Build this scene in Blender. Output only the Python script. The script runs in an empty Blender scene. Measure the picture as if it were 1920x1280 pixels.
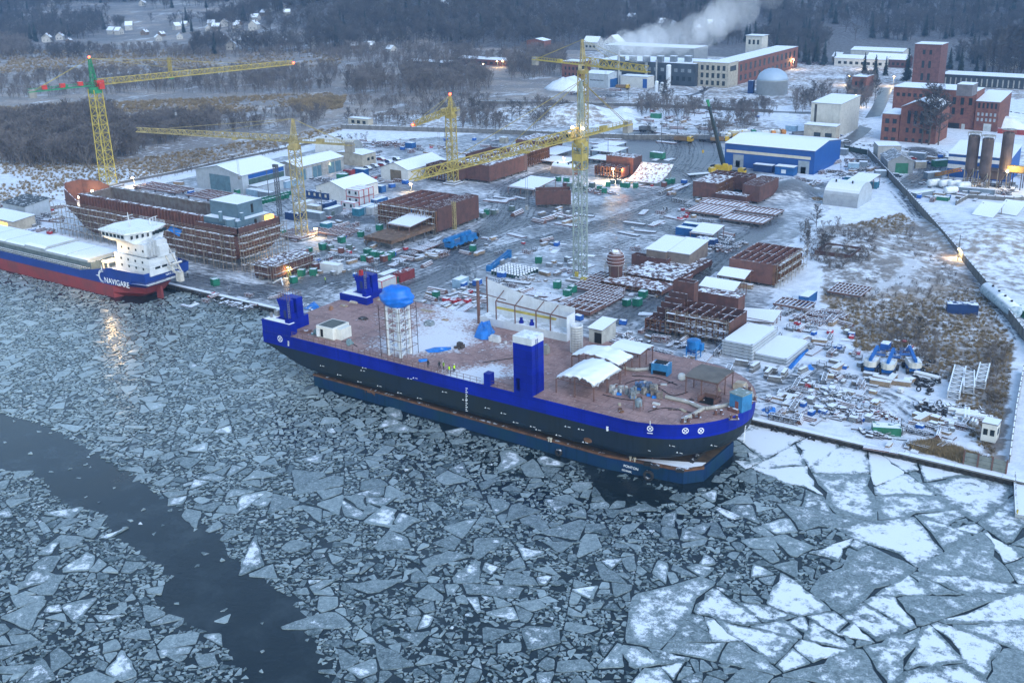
EXPO=1.4; STEAM=.7; HAZE=.00013
import bpy, math, random, numpy as np
from mathutils import Vector, Matrix, noise as mn
random.seed(11)
S=bpy.context.scene; COL=S.collection; PI=math.pi; R_=math.radians
# ---------------------------------------------------------------- camera model
F=2113.; PITCH=.352553; ROLL=-.02389; HC=92.
_c,_s=math.cos(PITCH),math.sin(PITCH); _cr,_sr=math.cos(ROLL),math.sin(ROLL)
_q=R_(35.25)
def _rot(v): return Vector((v[0]*math.cos(_q)-v[1]*math.sin(_q), v[0]*math.sin(_q)+v[1]*math.cos(_q), v[2]))
_f=Vector((0,_c,-_s)); _u=Vector((0,_s,_c)); _r=Vector((1,0,0))
CR=_rot(_r*_cr+_u*_sr); CU=_rot(-_r*_sr+_u*_cr); CF=_rot(_f)
FWD=_rot((0,1,0)); RGT=_rot((1,0,0))
def P(px,py,z=0.0):
    "the point at height z that the photograph shows at pixel px, py (world x runs along the quay, y inland)"
    d=CF+CR*((px-960)/F)-CU*((py-640)/F); t=(z-HC)/d.z
    return Vector((d.x*t,d.y*t,z))
def proj(p):
    q=Vector(p)-Vector((0,0,HC)); z=q.dot(CF)
    return (960+F*q.dot(CR)/z, 640-F*q.dot(CU)/z)
def hgt(px,py,pt,z0=0.0):
    A=P(px,py,z0); lo,hi=z0,z0+85
    for i in range(40):
        m=(lo+hi)/2
        if proj((A.x,A.y,m))[1]>pt: lo=m
        else: hi=m
    return lo-z0
cam=bpy.data.objects.new('camera',bpy.data.cameras.new('camera')); COL.objects.link(cam)
M=Matrix((CR,CU,-CF)).transposed().to_4x4(); M.translation=(0,0,HC); cam.matrix_world=M
cam.data.sensor_width=36; cam.data.lens=F/1920*36; cam.data.clip_end=9000; cam.data.clip_start=1
S.camera=cam
# ---------------------------------------------------------------- light
W=bpy.data.worlds.new('World'); S.world=W; W.use_nodes=True
nt=W.node_tree; sky=nt.nodes.new('ShaderNodeTexSky'); sky.sky_type='NISHITA'; sky.sun_disc=False
SUN_EL=R_(30); SUN_AZ=R_(118)
sky.sun_elevation=SUN_EL; sky.sun_rotation=SUN_AZ; sky.air_density=1.3; sky.dust_density=0.1; sky.ozone_density=1.55
nt.nodes['Background'].inputs[1].default_value=.12
nt.links.new(sky.outputs[0],nt.nodes['Background'].inputs[0])
sl=bpy.data.lights.new('sun','SUN'); sl.energy=.9; sl.angle=R_(50); sl.color=(.96,.98,1)
so=bpy.data.objects.new('sun',sl); COL.objects.link(so)
_d=Vector((math.sin(SUN_AZ)*math.cos(SUN_EL),math.cos(SUN_AZ)*math.cos(SUN_EL),math.sin(SUN_EL)))
so.rotation_euler=_d.to_track_quat('Z','Y').to_euler()
S.view_settings.view_transform='Standard'; S.view_settings.look='None'; S.view_settings.exposure=EXPO; S.view_settings.gamma=1
S.cycles.volume_max_steps=128; S.cycles.max_bounces=7; S.cycles.volume_bounces=6
# ---------------------------------------------------------------- materials
WL=-1.15
SNOW=(.80,.84,.90,1)
class NT:
    def __init__(s,name):
        s.m=bpy.data.materials.new(name); s.m.use_nodes=True; s.t=s.m.node_tree; s.n=s.t.nodes; s.b=s.n['Principled BSDF']
    def new(s,k,**a):
        x=s.n.new(k)
        for i,v in a.items(): setattr(x,i,v)
        return x
    def put(s,src,dst):
        if isinstance(src,(int,float)): dst.default_value=src
        elif isinstance(src,tuple): dst.default_value=src
        else: s.t.links.new(src,dst)
    def math(s,op,a,b=None,cl=False):
        x=s.new('ShaderNodeMath',operation=op,use_clamp=cl); s.put(a,x.inputs[0])
        if b is not None: s.put(b,x.inputs[1])
        return x.outputs[0]
    def mix(s,f,a,b):
        x=s.new('ShaderNodeMix',data_type='RGBA'); s.put(f,x.inputs[0]); s.put(a,x.inputs[6]); s.put(b,x.inputs[7]); return x.outputs[2]
    def ramp(s,v,a,b,lo=0.,hi=1.):
        x=s.new('ShaderNodeMapRange',interpolation_type='SMOOTHSTEP'); s.put(v,x.inputs[0]); x.inputs[1].default_value=a; x.inputs[2].default_value=b; x.inputs[3].default_value=lo; x.inputs[4].default_value=hi; return x.outputs[0]
    def pos(s):
        if not hasattr(s,'_p'): s._p=s.new('ShaderNodeNewGeometry')
        return s._p
    def noise(s,sc,det=4,rough=.55,scale=None,vec=None):
        x=s.new('ShaderNodeTexNoise'); x.inputs['Scale'].default_value=sc; x.inputs['Detail'].default_value=det; x.inputs['Roughness'].default_value=rough
        v=vec or s.pos().outputs['Position']
        if scale:
            m=s.new('ShaderNodeMapping'); s.t.links.new(v,m.inputs[0]); m.inputs['Scale'].default_value=scale; v=m.outputs[0]
        s.t.links.new(v,x.inputs['Vector']); return x.outputs[0]
    def attr(s,n): x=s.new('ShaderNodeAttribute',attribute_name=n); return x.outputs['Fac']
    def bump(s,h,st,d=.1):
        x=s.new('ShaderNodeBump'); x.inputs['Strength'].default_value=st; x.inputs['Distance'].default_value=d; s.put(h,x.inputs['Height']); s.t.links.new(x.outputs[0],s.b.inputs['Normal'])
def c4(c): return tuple(c[:3])+(1,)
_mats={}
def mat(name,col,rough=.75,snow=0.,var=.3,sc=.6,metal=0.,col2=None,streak=0.,emit=None,brick=None,ribs=None,spec=.4,vary=.10,ssc=1.3,seam=0):
    if name in _mats: return _mats[name]
    t=NT(name); b=t.b; b.inputs['Roughness'].default_value=rough; b.inputs['Metallic'].default_value=metal; b.inputs['Specular IOR Level'].default_value=spec
    if emit:
        b.inputs['Emission Color'].default_value=c4(col); b.inputs['Emission Strength'].default_value=emit; b.inputs['Base Color'].default_value=c4(col); _mats[name]=t.m; return t.m
    c=c4(col); c2=c4(col2 or tuple(x*(1-var) for x in col))
    n=t.noise(sc,5,.6); k=t.mix(t.ramp(n,.38,.66),c,c2)
    if streak:
        n2=t.noise(ssc,4,.65,scale=(1,1,.08)); k=t.mix(t.math('MULTIPLY',t.ramp(n2,.5,.72),streak),k,c4(tuple(x*.45 for x in (col2 or col))))
    if seam:
        bt=t.new('ShaderNodeTexBrick'); mp=t.new('ShaderNodeMapping'); t.t.links.new(t.pos().outputs['Position'],mp.inputs[0]); mp.inputs['Rotation'].default_value=(R_(90),0,0); t.t.links.new(mp.outputs[0],bt.inputs[0]); bt.inputs['Scale'].default_value=seam; bt.inputs['Color1'].default_value=(1,1,1,1); bt.inputs['Color2'].default_value=(.80,.80,.80,1); bt.inputs['Mortar'].default_value=(.55,.55,.55,1); bt.inputs['Mortar Size'].default_value=.006; bt.inputs['Brick Width'].default_value=1.3
        mm=t.new('ShaderNodeMix',data_type='RGBA',blend_type='MULTIPLY'); mm.inputs[0].default_value=.8; t.t.links.new(k,mm.inputs[6]); t.t.links.new(bt.outputs[0],mm.inputs[7]); k=mm.outputs[2]
    if brick:
        bt=t.new('ShaderNodeTexBrick'); mp=t.new('ShaderNodeMapping'); tc=t.new('ShaderNodeTexCoord'); t.t.links.new(tc.outputs['Object'],mp.inputs[0]); mp.inputs['Rotation'].default_value=(R_(90),0,0)
        t.t.links.new(mp.outputs[0],bt.inputs[0]); bt.inputs['Scale'].default_value=brick; bt.inputs['Color1'].default_value=(1,1,1,1); bt.inputs['Color2'].default_value=(.75,.75,.75,1); bt.inputs['Mortar'].default_value=(.62,.6,.6,1)
        mm=t.new('ShaderNodeMix',data_type='RGBA',blend_type='MULTIPLY'); mm.inputs[0].default_value=.7; t.t.links.new(k,mm.inputs[6]); t.t.links.new(bt.outputs[0],mm.inputs[7]); k=mm.outputs[2]
    oi=t.new('ShaderNodeObjectInfo'); vb=t.new('ShaderNodeMapRange'); t.put(oi.outputs['Random'],vb.inputs[0]); vb.inputs[3].default_value=1-vary; vb.inputs[4].default_value=1+vary; vm=t.new('ShaderNodeVectorMath',operation='SCALE'); t.put(k,vm.inputs[0]); t.put(vb.outputs[0],vm.inputs['Scale']); k=vm.outputs[0]
    if snow:
        g=t.new('ShaderNodeSeparateXYZ'); t.t.links.new(t.pos().outputs['Normal'],g.inputs[0])
        up=t.ramp(g.outputs[2],.45,.8); ns=t.noise(.9,4,.6); th=.80-.62*snow
        k=t.mix(t.math('MULTIPLY',up,t.ramp(ns,th-.06,th+.05)),k,SNOW)
    t.put(k,b.inputs['Base Color'])
    if ribs:
        w=t.new('ShaderNodeTexWave',wave_type='BANDS',bands_direction=ribs[0]); w.inputs['Scale'].default_value=ribs[1]; tc=t.new('ShaderNodeTexCoord'); t.t.links.new(tc.outputs['Object'],w.inputs[0]); t.bump(w.outputs[0],.6,.12)
    _mats[name]=t.m; return t.m
# ---------------------------------------------------------------- mesh builder
class MB:
    def __init__(s): s.v=[]; s.f=[]
    def bx(s,x0,x1,y0,y1,z0,z1):
        i=len(s.v); s.v+=[(x0,y0,z0),(x1,y0,z0),(x1,y1,z0),(x0,y1,z0),(x0,y0,z1),(x1,y0,z1),(x1,y1,z1),(x0,y1,z1)]
        s.f+=[tuple(i+j for j in q) for q in ((0,3,2,1),(4,5,6,7),(0,1,5,4),(1,2,6,5),(2,3,7,6),(3,0,4,7))]; return s
    def rb(s,x,y,z,sx,sy,sz,a=0):
        n=len(s.v); s.bx(-sx/2,sx/2,-sy/2,sy/2,z,z+sz); c,q=math.cos(a),math.sin(a)
        s.v[n:]=[(x+p[0]*c-p[1]*q,y+p[0]*q+p[1]*c,p[2]) for p in s.v[n:]]; return s
    def beam(s,p,q,w,h=None):
        h=h or w; p=Vector(p);q=Vector(q);d=(q-p)
        if d.length<1e-6: return s
        d.normalize(); a=d.cross(Vector((0,0,1)))
        if a.length<1e-3: a=Vector((1,0,0))
        a.normalize(); b=a.cross(d); i=len(s.v)
        for e in (p,q):
            for sx,sy in ((-1,-1),(1,-1),(1,1),(-1,1)): s.v.append(tuple(e+a*(sx*w/2)+b*(sy*h/2)))
        s.f+=[tuple(i+j for j in k) for k in ((0,3,2,1),(4,5,6,7),(0,1,5,4),(1,2,6,5),(2,3,7,6),(3,0,4,7))]; return s
    def tube(s,p,q,r,n=8,r2=None,cap=True):
        p=Vector(p);q=Vector(q);d=(q-p).normalized(); a=d.cross(Vector((0,0,1)))
        if a.length<1e-3: a=Vector((1,0,0))
        a.normalize(); b=d.cross(a); i=len(s.v); r2=r if r2 is None else r2
        for e,rr in ((p,r),(q,r2)):
            for k in range(n): t=2*PI*k/n; s.v.append(tuple(e+a*(rr*math.cos(t))+b*(rr*math.sin(t))))
        for k in range(n): s.f.append((i+k,i+(k+1)%n,i+n+(k+1)%n,i+n+k))
        if cap: s.f+=[tuple(i+k for k in range(n-1,-1,-1)),tuple(i+n+k for k in range(n))]
        return s
    def prism(s,poly,z0,z1):
        n=len(poly); i=len(s.v); s.v+=[(p[0],p[1],z0) for p in poly]+[(p[0],p[1],z1) for p in poly]
        s.f+=[tuple(i+k for k in range(n-1,-1,-1)),tuple(i+n+k for k in range(n))]+[(i+k,i+(k+1)%n,i+n+(k+1)%n,i+n+k) for k in range(n)]; return s
    def xpr(s,prof,x0,x1):
        "profile in (y,z) swept along x"
        n=len(prof); i=len(s.v); s.v+=[(x0,p[0],p[1]) for p in prof]+[(x1,p[0],p[1]) for p in prof]
        s.f+=[tuple(i+k for k in range(n-1,-1,-1)),tuple(i+n+k for k in range(n))]+[(i+k,i+(k+1)%n,i+n+(k+1)%n,i+n+k) for k in range(n)]; return s
    def ypr(s,prof,y0,y1):
        n=len(prof); i=len(s.v); s.v+=[(p[0],y0,p[1]) for p in prof]+[(p[0],y1,p[1]) for p in prof]
        s.f+=[tuple(i+k for k in range(n)),tuple(i+n+k for k in range(n-1,-1,-1))]+[(i+k,i+n+k,i+n+(k+1)%n,i+(k+1)%n) for k in range(n)]; return s
    def lathe(s,prof,n=16,c=(0,0,0)):
        i=len(s.v)
        for r,z in prof:
            for k in range(n): t=2*PI*k/n; s.v.append((c[0]+r*math.cos(t),c[1]+r*math.sin(t),c[2]+z))
        for j in range(len(prof)-1):
            for k in range(n): a=i+j*n; s.f.append((a+k,a+(k+1)%n,a+n+(k+1)%n,a+n+k))
        s.f+=[tuple(i+k for k in range(n-1,-1,-1)),tuple(i+(len(prof)-1)*n+k for k in range(n))]; return s
    def poly(s,*pts): i=len(s.v); s.v+=[tuple(p) for p in pts]; s.f.append(tuple(range(i,i+len(pts)))); return s
    def slab(s,pts,t):
        "a quad sheet with thickness t downward"
        i=len(s.v); n=len(pts); s.v+=[tuple(p) for p in pts]+[(p[0],p[1],p[2]-t) for p in pts]
        s.f+=[tuple(range(i,i+n)),tuple(i+n+k for k in range(n-1,-1,-1))]+[(i+k,i+n+k,i+n+(k+1)%n,i+(k+1)%n) for k in range(n)]; return s
    def loft(s,rings,closed=True,cap=False):
        i=len(s.v); n=len(rings[0])
        for r in rings: s.v+=[tuple(p) for p in r]
        for j in range(len(rings)-1):
            for k in range(n if closed else n-1): a=i+j*n; s.f.append((a+k,a+(k+1)%n,a+n+(k+1)%n,a+n+k))
        if cap: s.f+=[tuple(i+k for k in range(n-1,-1,-1)),tuple(i+(len(rings)-1)*n+k for k in range(n))]
        return s
    def truss(s,p,q,w,h,bay,r,tri=False,taper=1.):
        "lattice girder from p to q: four (or three) chords and diagonals"
        p=Vector(p);q=Vector(q);d=q-p;L=d.length;d.normalize(); a=d.cross(Vector((0,0,1)))
        if a.length<1e-3: a=Vector((1,0,0))
        a.normalize(); b=a.cross(d)
        off=[(-.5,0),(.5,0),(0,1)] if tri else [(-.5,-.5),(.5,-.5),(.5,.5),(-.5,.5)]
        n=max(2,round(L/bay)); pts=[]
        for k in range(n+1):
            g=1+(taper-1)*k/n; pts.append([p+d*(L*k/n)+a*(o[0]*w*g)+b*(o[1]*h*g) for o in off])
        m=len(off)
        for j in range(m): s.beam(pts[0][j],pts[-1][j],r*1.7)
        for k in range(n):
            for j in range(m):
                e=(j+1)%m
                if k%2: s.beam(pts[k][j],pts[k+1][e],r)
                else: s.beam(pts[k][e],pts[k+1][j],r)
                s.beam(pts[k][j],pts[k][e],r)
        return s
    def mesh(s,name,m,smooth=False):
        me=bpy.data.meshes.new(name); me.from_pydata(s.v,[],s.f); me.materials.append(m)
        if smooth: me.polygons.foreach_set('use_smooth',[True]*len(me.polygons))
        me.update(); return me
    def build(s,name,m,parent=None,smooth=False,label=None):
        o=bpy.data.objects.new(name,s.mesh(name,m,smooth)); COL.objects.link(o)
        if parent: o.parent=parent
        if label: o['label']=label
        return o
def tag(o,label=None,cat=None,group=None,kind=None):
    if label: o['label']=label
    if cat: o['category']=cat
    if group: o['group']=group
    if kind: o['kind']=kind
    return o
def thing(name,label,cat,loc=(0,0,0),rz=0,group=None):
    o=bpy.data.objects.new(name,None); COL.objects.link(o); o.location=loc; o.rotation_euler=(0,0,rz); o.empty_display_size=.5
    return tag(o,label,cat,group)
def struct(name,mb,m,smooth=False): return tag(mb.build(name,m,None,smooth),kind='structure')
KIDS={}
def kids(o):
    if o not in KIDS: KIDS[o]=list(o.children)
    return KIDS[o]
def dup(src,loc,rz=0,label=None,group=None,scale=None,mats=None):
    def cp(o,par):
        c=o.copy(); COL.objects.link(c)
        if par: c.parent=par
        for ch in kids(o): cp(ch,c)
        return c
    r=cp(src,None); r.location=loc; r.rotation_euler=(0,0,rz)
    if scale: r.scale=(scale,)*3 if not isinstance(scale,tuple) else scale
    if label: r['label']=label
    if group: r['group']=group
    return r
class Proto:
    "first placing moves the prototype itself, later ones copy it and its parts"
    def __init__(s,o): s.o=o; s.used=False; kids(o); [kids(k) for k in o.children]
    def put(s,loc,rz=0,scale=None,group=None,label=None):
        if not s.used:
            s.used=True; s.o.location=loc; s.o.rotation_euler=(0,0,rz)
            if scale: s.o.scale=(scale,)*3 if not isinstance(scale,tuple) else scale
            if group: s.o['group']=group
            if label: s.o['label']=label
            return s.o
        return dup(s.o,loc,rz,label,group,scale)
def text_part(name,txt,size,m,parent,mw,extr=.02,align='LEFT'):
    cu=bpy.data.curves.new(name,'FONT'); cu.body=txt; cu.size=size; cu.extrude=extr; cu.align_x=align
    to=bpy.data.objects.new(name,cu); COL.objects.link(to); dg=bpy.context.evaluated_depsgraph_get(); dg.update()
    me=bpy.data.meshes.new_from_object(to.evaluated_get(dg)); bpy.data.objects.remove(to); bpy.data.curves.remove(cu)
    me.transform(mw); me.materials.clear(); me.materials.append(m); o=bpy.data.objects.new(name,me); COL.objects.link(o); o.parent=parent; return o
def frame(o,ex,ey):
    "matrix with origin o, text direction ex, text up ey"
    ex=Vector(ex).normalized(); ey=Vector(ey); ey=(ey-ex*ey.dot(ex)).normalized(); ez=ex.cross(ey)
    m=Matrix((ex,ey,ez)).transposed().to_4x4(); m.translation=Vector(o); return m
# labels of repeats: by the nearest landmark, the side of it, and the order from it
LAND=[("the cargo ship",300,545),("the unfinished hull",330,420),("the red container",757,512),("the blue bundle",750,560),("the tallest tower crane",1088,525),("the blue truck crane",865,455),("the ribbed rusty dome",1155,505),("the big blue hall",1460,315),("the arched shelter",1580,375),("the grey hatch stacks",1410,650),("the three boom lifts",1680,685),("the tyre heap",1735,715),("the gabled brick mill",1700,245),("the three steel silos",1850,310),("the domed gas tank",1447,165),("the steaming factory",1290,125),("the grey gabled hall",440,350),("the red trimmed cabins",675,370),("the scaffolded section",815,420),("the white frames",1812,725),("the long grey depot",620,315),("the squat tower crane",850,345),("the snowy deck panels",1380,405),("the U shaped section",1360,360),("the cream block house",1550,235),("the scaffolded stern",1290,590),("the long open block",1430,515),("the faded tower crane",567,450),("the glowing curved plate",1195,330),("the peeling white tank",1880,565),("the tattered deck canopy",1090,700),("the blue funnel casing",990,690),("the grey deck canopy",1330,725),("the white quayside hut",1852,812),("the wooded spur",750,60),("the green topped crane",190,250),("the long rail depot",1850,145),("the square brick tower",1735,125),("the white deck house",630,615)]
REP=[]
def rep(o,phrase,px=None,py=None):
    if px is None: px,py=proj(o.location)
    REP.append((o,phrase,px,py)); return o
ORD=['nearest','second','third','fourth','fifth','sixth','seventh','eighth','ninth','tenth','eleventh','twelfth','thirteenth','fourteenth','fifteenth','sixteenth','seventeenth','eighteenth','nineteenth','twentieth']
def finish_labels():
    G={}
    for o,ph,px,py in REP:
        n,lx,ly=min(LAND,key=lambda l:(l[1]-px)**2+((l[2]-py)*1.6)**2); dx,dy=px-lx,(py-ly)*1.3
        d='right of' if dx>abs(dy) else 'left of' if -dx>abs(dy) else 'behind' if dy<0 else 'in front of'
        G.setdefault((ph,d,n),[]).append((dx*dx+dy*dy,len(G),o))
    for (ph,d,n),L in G.items():
        L.sort(key=lambda t:t[0])
        for i,t in enumerate(L):
            t[2]['label']='%s %s %s'%(ph,d,n)+('' if len(L)==1 else ', %s from it'%(ORD[i] if i<20 else 'farthest'))
# ================================================================ terrain
def sst(x,a,b):
    t=np.clip((x-a)/(b-a),0,1); return t*t*(3-2*t)
def terr(u,v):
    u=np.asarray(u,float); v=np.asarray(v,float)
    d=u*FWD.x+v*FWD.y; x=u*RGT.x+v*RGT.y
    a=np.where(d>0,x/np.maximum(d,1),0)
    foot=1010-420*np.clip(a,-.3,.42)
    h=np.maximum(0,d-foot)*(.085+.03*np.sin(a*9+1))*sst(d,foot,foot+250)
    h=h+58*np.exp(-((x+75)/150)**2-((d-1230)/190)**2)*sst(d,900,1010)
    h=h+14*np.sin(x/170+1.3)*np.sin(d/210)*sst(d,foot+60,foot+500)
    return h
def T(px,py):
    "the point of the terrain that the photograph shows at a pixel"
    d=CF+CR*((px-960)/F)-CU*((py-640)/F); lo=100.
    for k in range(100,5200,8):
        p=Vector((0,0,HC))+d*k
        if p.z<float(terr(p.x,p.y)): break
    lo,hi=k-8,k
    for i in range(18):
        m=(lo+hi)/2; p=Vector((0,0,HC))+d*m
        if p.z<float(terr(p.x,p.y)): hi=m
        else: lo=m
    p=Vector((0,0,HC))+d*hi; p.z=float(terr(p.x,p.y)); return p
def poldist(U,V,pts):
    D=np.full(U.shape,1e9)
    for (ax,ay),(bx,by) in zip(pts[:-1],pts[1:]):
        dx,dy=bx-ax,by-ay; L=dx*dx+dy*dy+1e-9
        t=np.clip(((U-ax)*dx+(V-ay)*dy)/L,0,1); D=np.minimum(D,np.hypot(U-ax-t*dx,V-ay-t*dy))
    return D
def inpoly(U,V,pts):
    r=np.zeros(U.shape,bool); n=len(pts)
    for i in range(n):
        x1,y1=pts[i]; x2,y2=pts[(i+1)%n]
        c=((y1>V)!=(y2>V))&(U<(x2-x1)*(V-y1)/(y2-y1+1e-12)+x1); r^=c
    return r
def pl(*a): return [tuple(P(x,y).xy) for x,y in a]
ROADS=[ # photographed wheel-worn routes: pixel line, half width, strength
 (pl((340,520),(470,545),(570,530),(690,505),(790,480),(870,455),(960,420),(1100,395)),7,.75),
 (pl((560,400),(620,412),(700,415),(760,405)),5,1.),
 (pl((520,375),(560,400)),5,.7),
 (pl((830,490),(890,450),(940,420),(968,385),(965,360),(1000,335),(1050,318),(1120,300)),7,.95),
 (pl((700,560),(800,530),(900,485),(1000,455),(1090,435),(1200,400),(1290,365),(1310,335),(1260,310)),6,.85),
 (pl((1000,430),(1090,425),(1180,420),(1290,440),(1380,445)),5,.6),
 (pl((1140,605),(1210,575),(1270,540),(1330,500),(1385,462),(1420,440),(1450,415)),6,.9),
 (pl((900,385),(960,375),(1040,390),(1100,388),(1190,375),(1280,350)),4,.6),
 (pl((1190,250),(1260,262),(1270,290),(1250,320)),11,1.),
 (pl((1180,262),(1330,262)),5,1.),(pl((1300,345),(1420,365),(1520,368),(1560,355)),4,.7),
 (pl((1420,345),(1540,350),(1600,335),(1620,300),(1600,280)),4,.6),
 (pl((850,490),(860,520),(880,540)),3,.6),(pl((620,540),(740,500),(800,470)),9,.5),
 (pl((1050,470),(1130,470),(1200,450),(1300,470)),4,.5),(pl((660,340),(720,322),(800,300),(900,275),(1040,255)),4,.55),
 (pl((1700,350),(1745,325),(1750,290),(1720,280)),7,.8),(pl((1690,360),(1740,430),(1800,500),(1860,560),(1930,640)),2.2,.5),
 (pl((1440,720),(1560,730),(1640,745),(1700,780),(1710,815)),2.5,.25),(pl((1400,740),(1500,720),(1540,690)),5,.5),
 (pl((640,530),(560,560),(480,548)),5,.4)]
WEEDS=[(pl((1935,300),(2400,300),(2400,760),(1965,720)),.45),(pl((1780,430),(1860,400),(1930,420),(1930,560),(1870,540)),.42),(pl((1700,400),(1760,400),(1860,520),(1900,580),(1860,560),(1780,470)),.38),(pl((1690,290),(1920,285),(1920,335),(1700,340)),.4),(pl((1530,430),(1600,420),(1690,400),(1760,450),(1850,560),(1900,640),(1890,740),(1860,860),(1800,800),(1790,720),(1700,690),(1600,650),(1540,560)),.58),
 (pl((1690,838),(1740,822),(1820,850),(1860,866),(1800,862)),1.),(pl((1830,640),(1900,640),(1880,880),(1850,860)),.9),
 (pl((0,415),(0,300),(60,300),(330,325),(640,245),(620,225),(240,245),(0,235)),.72),(pl((0,185),(640,170),(660,240),(330,310),(0,300)),.6),
 (pl((0,80),(960,100),(1000,150),(640,235),(0,240)),.75),(pl((820,190),(1060,200),(1150,235),(900,250),(640,240)),.45),
 (pl((1190,225),(1450,225),(1480,262),(1300,240),(1200,245)),.4),(pl((1460,150),(1600,150),(1640,260),(1590,280),(1500,230)),.3),
 (pl((560,150),(900,170),(880,120),(600,110)),.8)]
US=np.unique(np.concatenate([-430-np.cumsum(1.5*1.085**np.arange(68))[::-1],np.arange(-430,140,1.4),140+np.cumsum(1.5*1.1**np.arange(52))]))
VS=np.unique(np.concatenate([np.arange(192.7,520,1.4),520+np.cumsum(1.4*1.055**np.arange(96))]))
UU,VV=np.meshgrid(US,VS)
ZZ=terr(UU,VV)
ridge=np.zeros(UU.shape)
for (px,py,r,hh) in ((1060,222,16,4.5),(1120,222,18,4),(1215,185,12,3),(1470,360,9,3.2),(1497,365,7,2.4),(1840,222,18,4),(1700,232,14,2.),(1620,500,22,2.2),(1560,455,16,2.),(1840,440,16,2.6),(1880,470,16,2.),(985,212,22,3)):
    q=P(px,py); ridge+=hh*np.exp(-(((UU-q.x)**2+(VV-q.y)**2)/r**2)**1.3)
lump=np.vectorize(lambda a,b:mn.fractal(Vector((a*.22,b*.22,0)),1,2,4))(UU[:260],VV[:260]) if 0 else 0
ZZ=ZZ+ridge
mud=np.zeros(UU.shape); weed=np.zeros(UU.shape)
near=(VV<900)&(UU>-700)&(UU<300)
for line,w,k in ROADS:
    D=poldist(UU[near],VV[near],line); mud[near]=np.maximum(mud[near],k*(1-sst(D,w*.35,w*1.35)))
SLUSH=inpoly(UU,VV,pl((1185,246),(1330,250),(1350,290),(1300,340),(1230,350),(1190,325),(1165,285)))
mud=np.maximum(mud,np.where(SLUSH,.85,0))
yard=inpoly(UU,VV,pl((330,530),(230,360),(640,270),(1040,240),(1330,240),(1500,330),(1560,390),(1480,470),(1420,640),(1430,800),(540,580)))
mud=np.maximum(mud,np.where(yard,.50,0.))
for poly,k in WEEDS: weed=np.maximum(weed,np.where(inpoly(UU,VV,poly),k,0))
dd=UU*FWD.x+VV*FWD.y
weed=np.where(dd>600,np.maximum(weed,np.where(UU*RGT.x+VV*RGT.y<60,.85,.5)),weed)
aa=np.where(dd>0,(UU*RGT.x+VV*RGT.y)/np.maximum(dd,1),0); floor_=np.where((dd>np.where(aa<-.05,960,930-550*np.clip(aa,0,.5)))|((np.hypot(UU*RGT.x+VV*RGT.y+75,(dd-1230)*.8)<185)),np.where((aa<-.05)&(dd<1500)&(np.hypot(UU*RGT.x+VV*RGT.y+75,(dd-1230)*.8)>185),.55,1.),0.)
mb=MB(); nv,nu=UU.shape
mb.v=np.stack([UU.ravel(),VV.ravel(),ZZ.ravel()],1).tolist()
ii=np.arange(nv*nu).reshape(nv,nu); mb.f=np.stack([ii[:-1,:-1],ii[:-1,1:],ii[1:,1:],ii[1:,:-1]],-1).reshape(-1,4).tolist()
t=NT('snowy_ground'); g=t
n1=g.noise(.045,8,.62); n2=g.noise(.35,6,.65); n3=g.noise(2.2,4,.6); n4=g.noise(.9,5,.7,scale=(.35,1,1))
md=g.math('ADD',g.attr('mud'),g.math('MULTIPLY',g.math('SUBTRACT',n4,.5),1.5)); md=g.math('ADD',md,g.math('MULTIPLY',g.math('SUBTRACT',n1,.5),1.3))
fm=g.math('MULTIPLY',g.ramp(md,.18,.72),g.ramp(g.attr('mud'),.02,.15))
wd=g.math('ADD',g.math('ADD',g.attr('weed'),g.math('MULTIPLY',g.math('SUBTRACT',n2,.5),2.2)),g.math('MULTIPLY',g.math('SUBTRACT',n1,.5),1.2))
fw=g.math('MULTIPLY',g.ramp(wd,.15,.72),g.ramp(g.attr('weed'),.02,.2))
snow=g.mix(g.ramp(n2,.35,.7),(.80,.83,.88,1),(.60,.64,.69,1))
mudc=g.mix(g.ramp(n3,.35,.65),(.050,.053,.060,1),(.135,.145,.16,1))
weedc=g.mix(g.ramp(n3,.35,.65),(.19,.14,.10,1),(.075,.06,.05,1)); n5=g.noise(.02,6,.65,scale=(1,1.8,1)); weedc=g.mix(g.math('MULTIPLY',g.ramp(n5,.46,.58),.8),weedc,(.27,.195,.13,1)); weedc=g.mix(g.math('MULTIPLY',g.ramp(g.noise(.035,6,.7,scale=(1.5,.8,1)),.56,.66),.75),weedc,(.62,.65,.70,1))
k=g.mix(g.math('MULTIPLY',fm,.93),snow,mudc); k=g.mix(g.math('MULTIPLY',fw,.85),k,weedc)
# bare soil and stones showing through thin snow
sp=g.math('MULTIPLY',g.ramp(n3,.60,.72),g.ramp(n1,.42,.6)); k=g.mix(g.math('MULTIPLY',sp,.55),k,(.13,.115,.10,1))
wf=g.math('ADD',g.attr('woodland'),g.math('MULTIPLY',g.math('SUBTRACT',g.noise(.012,6,.65),.5),1.6)); k=g.mix(g.math('MULTIPLY',g.ramp(wf,.35,.85),g.ramp(g.attr('woodland'),.02,.3)),k,g.mix(g.ramp(n2,.35,.65),(.075,.068,.066,1),(.17,.165,.17,1))); g.put(k,g.b.inputs['Base Color']); g.b.inputs['Roughness'].default_value=.85; g.put(g.ramp(fm,.3,1,.85,.45),g.b.inputs['Roughness'])
g.bump(g.math('ADD',n2,g.math('MULTIPLY',n3,.4)),.5,.35)
GROUND=struct('ground',mb,t.m,True)
for nme,A in (('mud',mud),('weed',weed),('woodland',floor_)):
    at=GROUND.data.attributes.new(nme,'FLOAT','POINT'); at.data.foreach_set('value',A.ravel().astype(np.float32))
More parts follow.
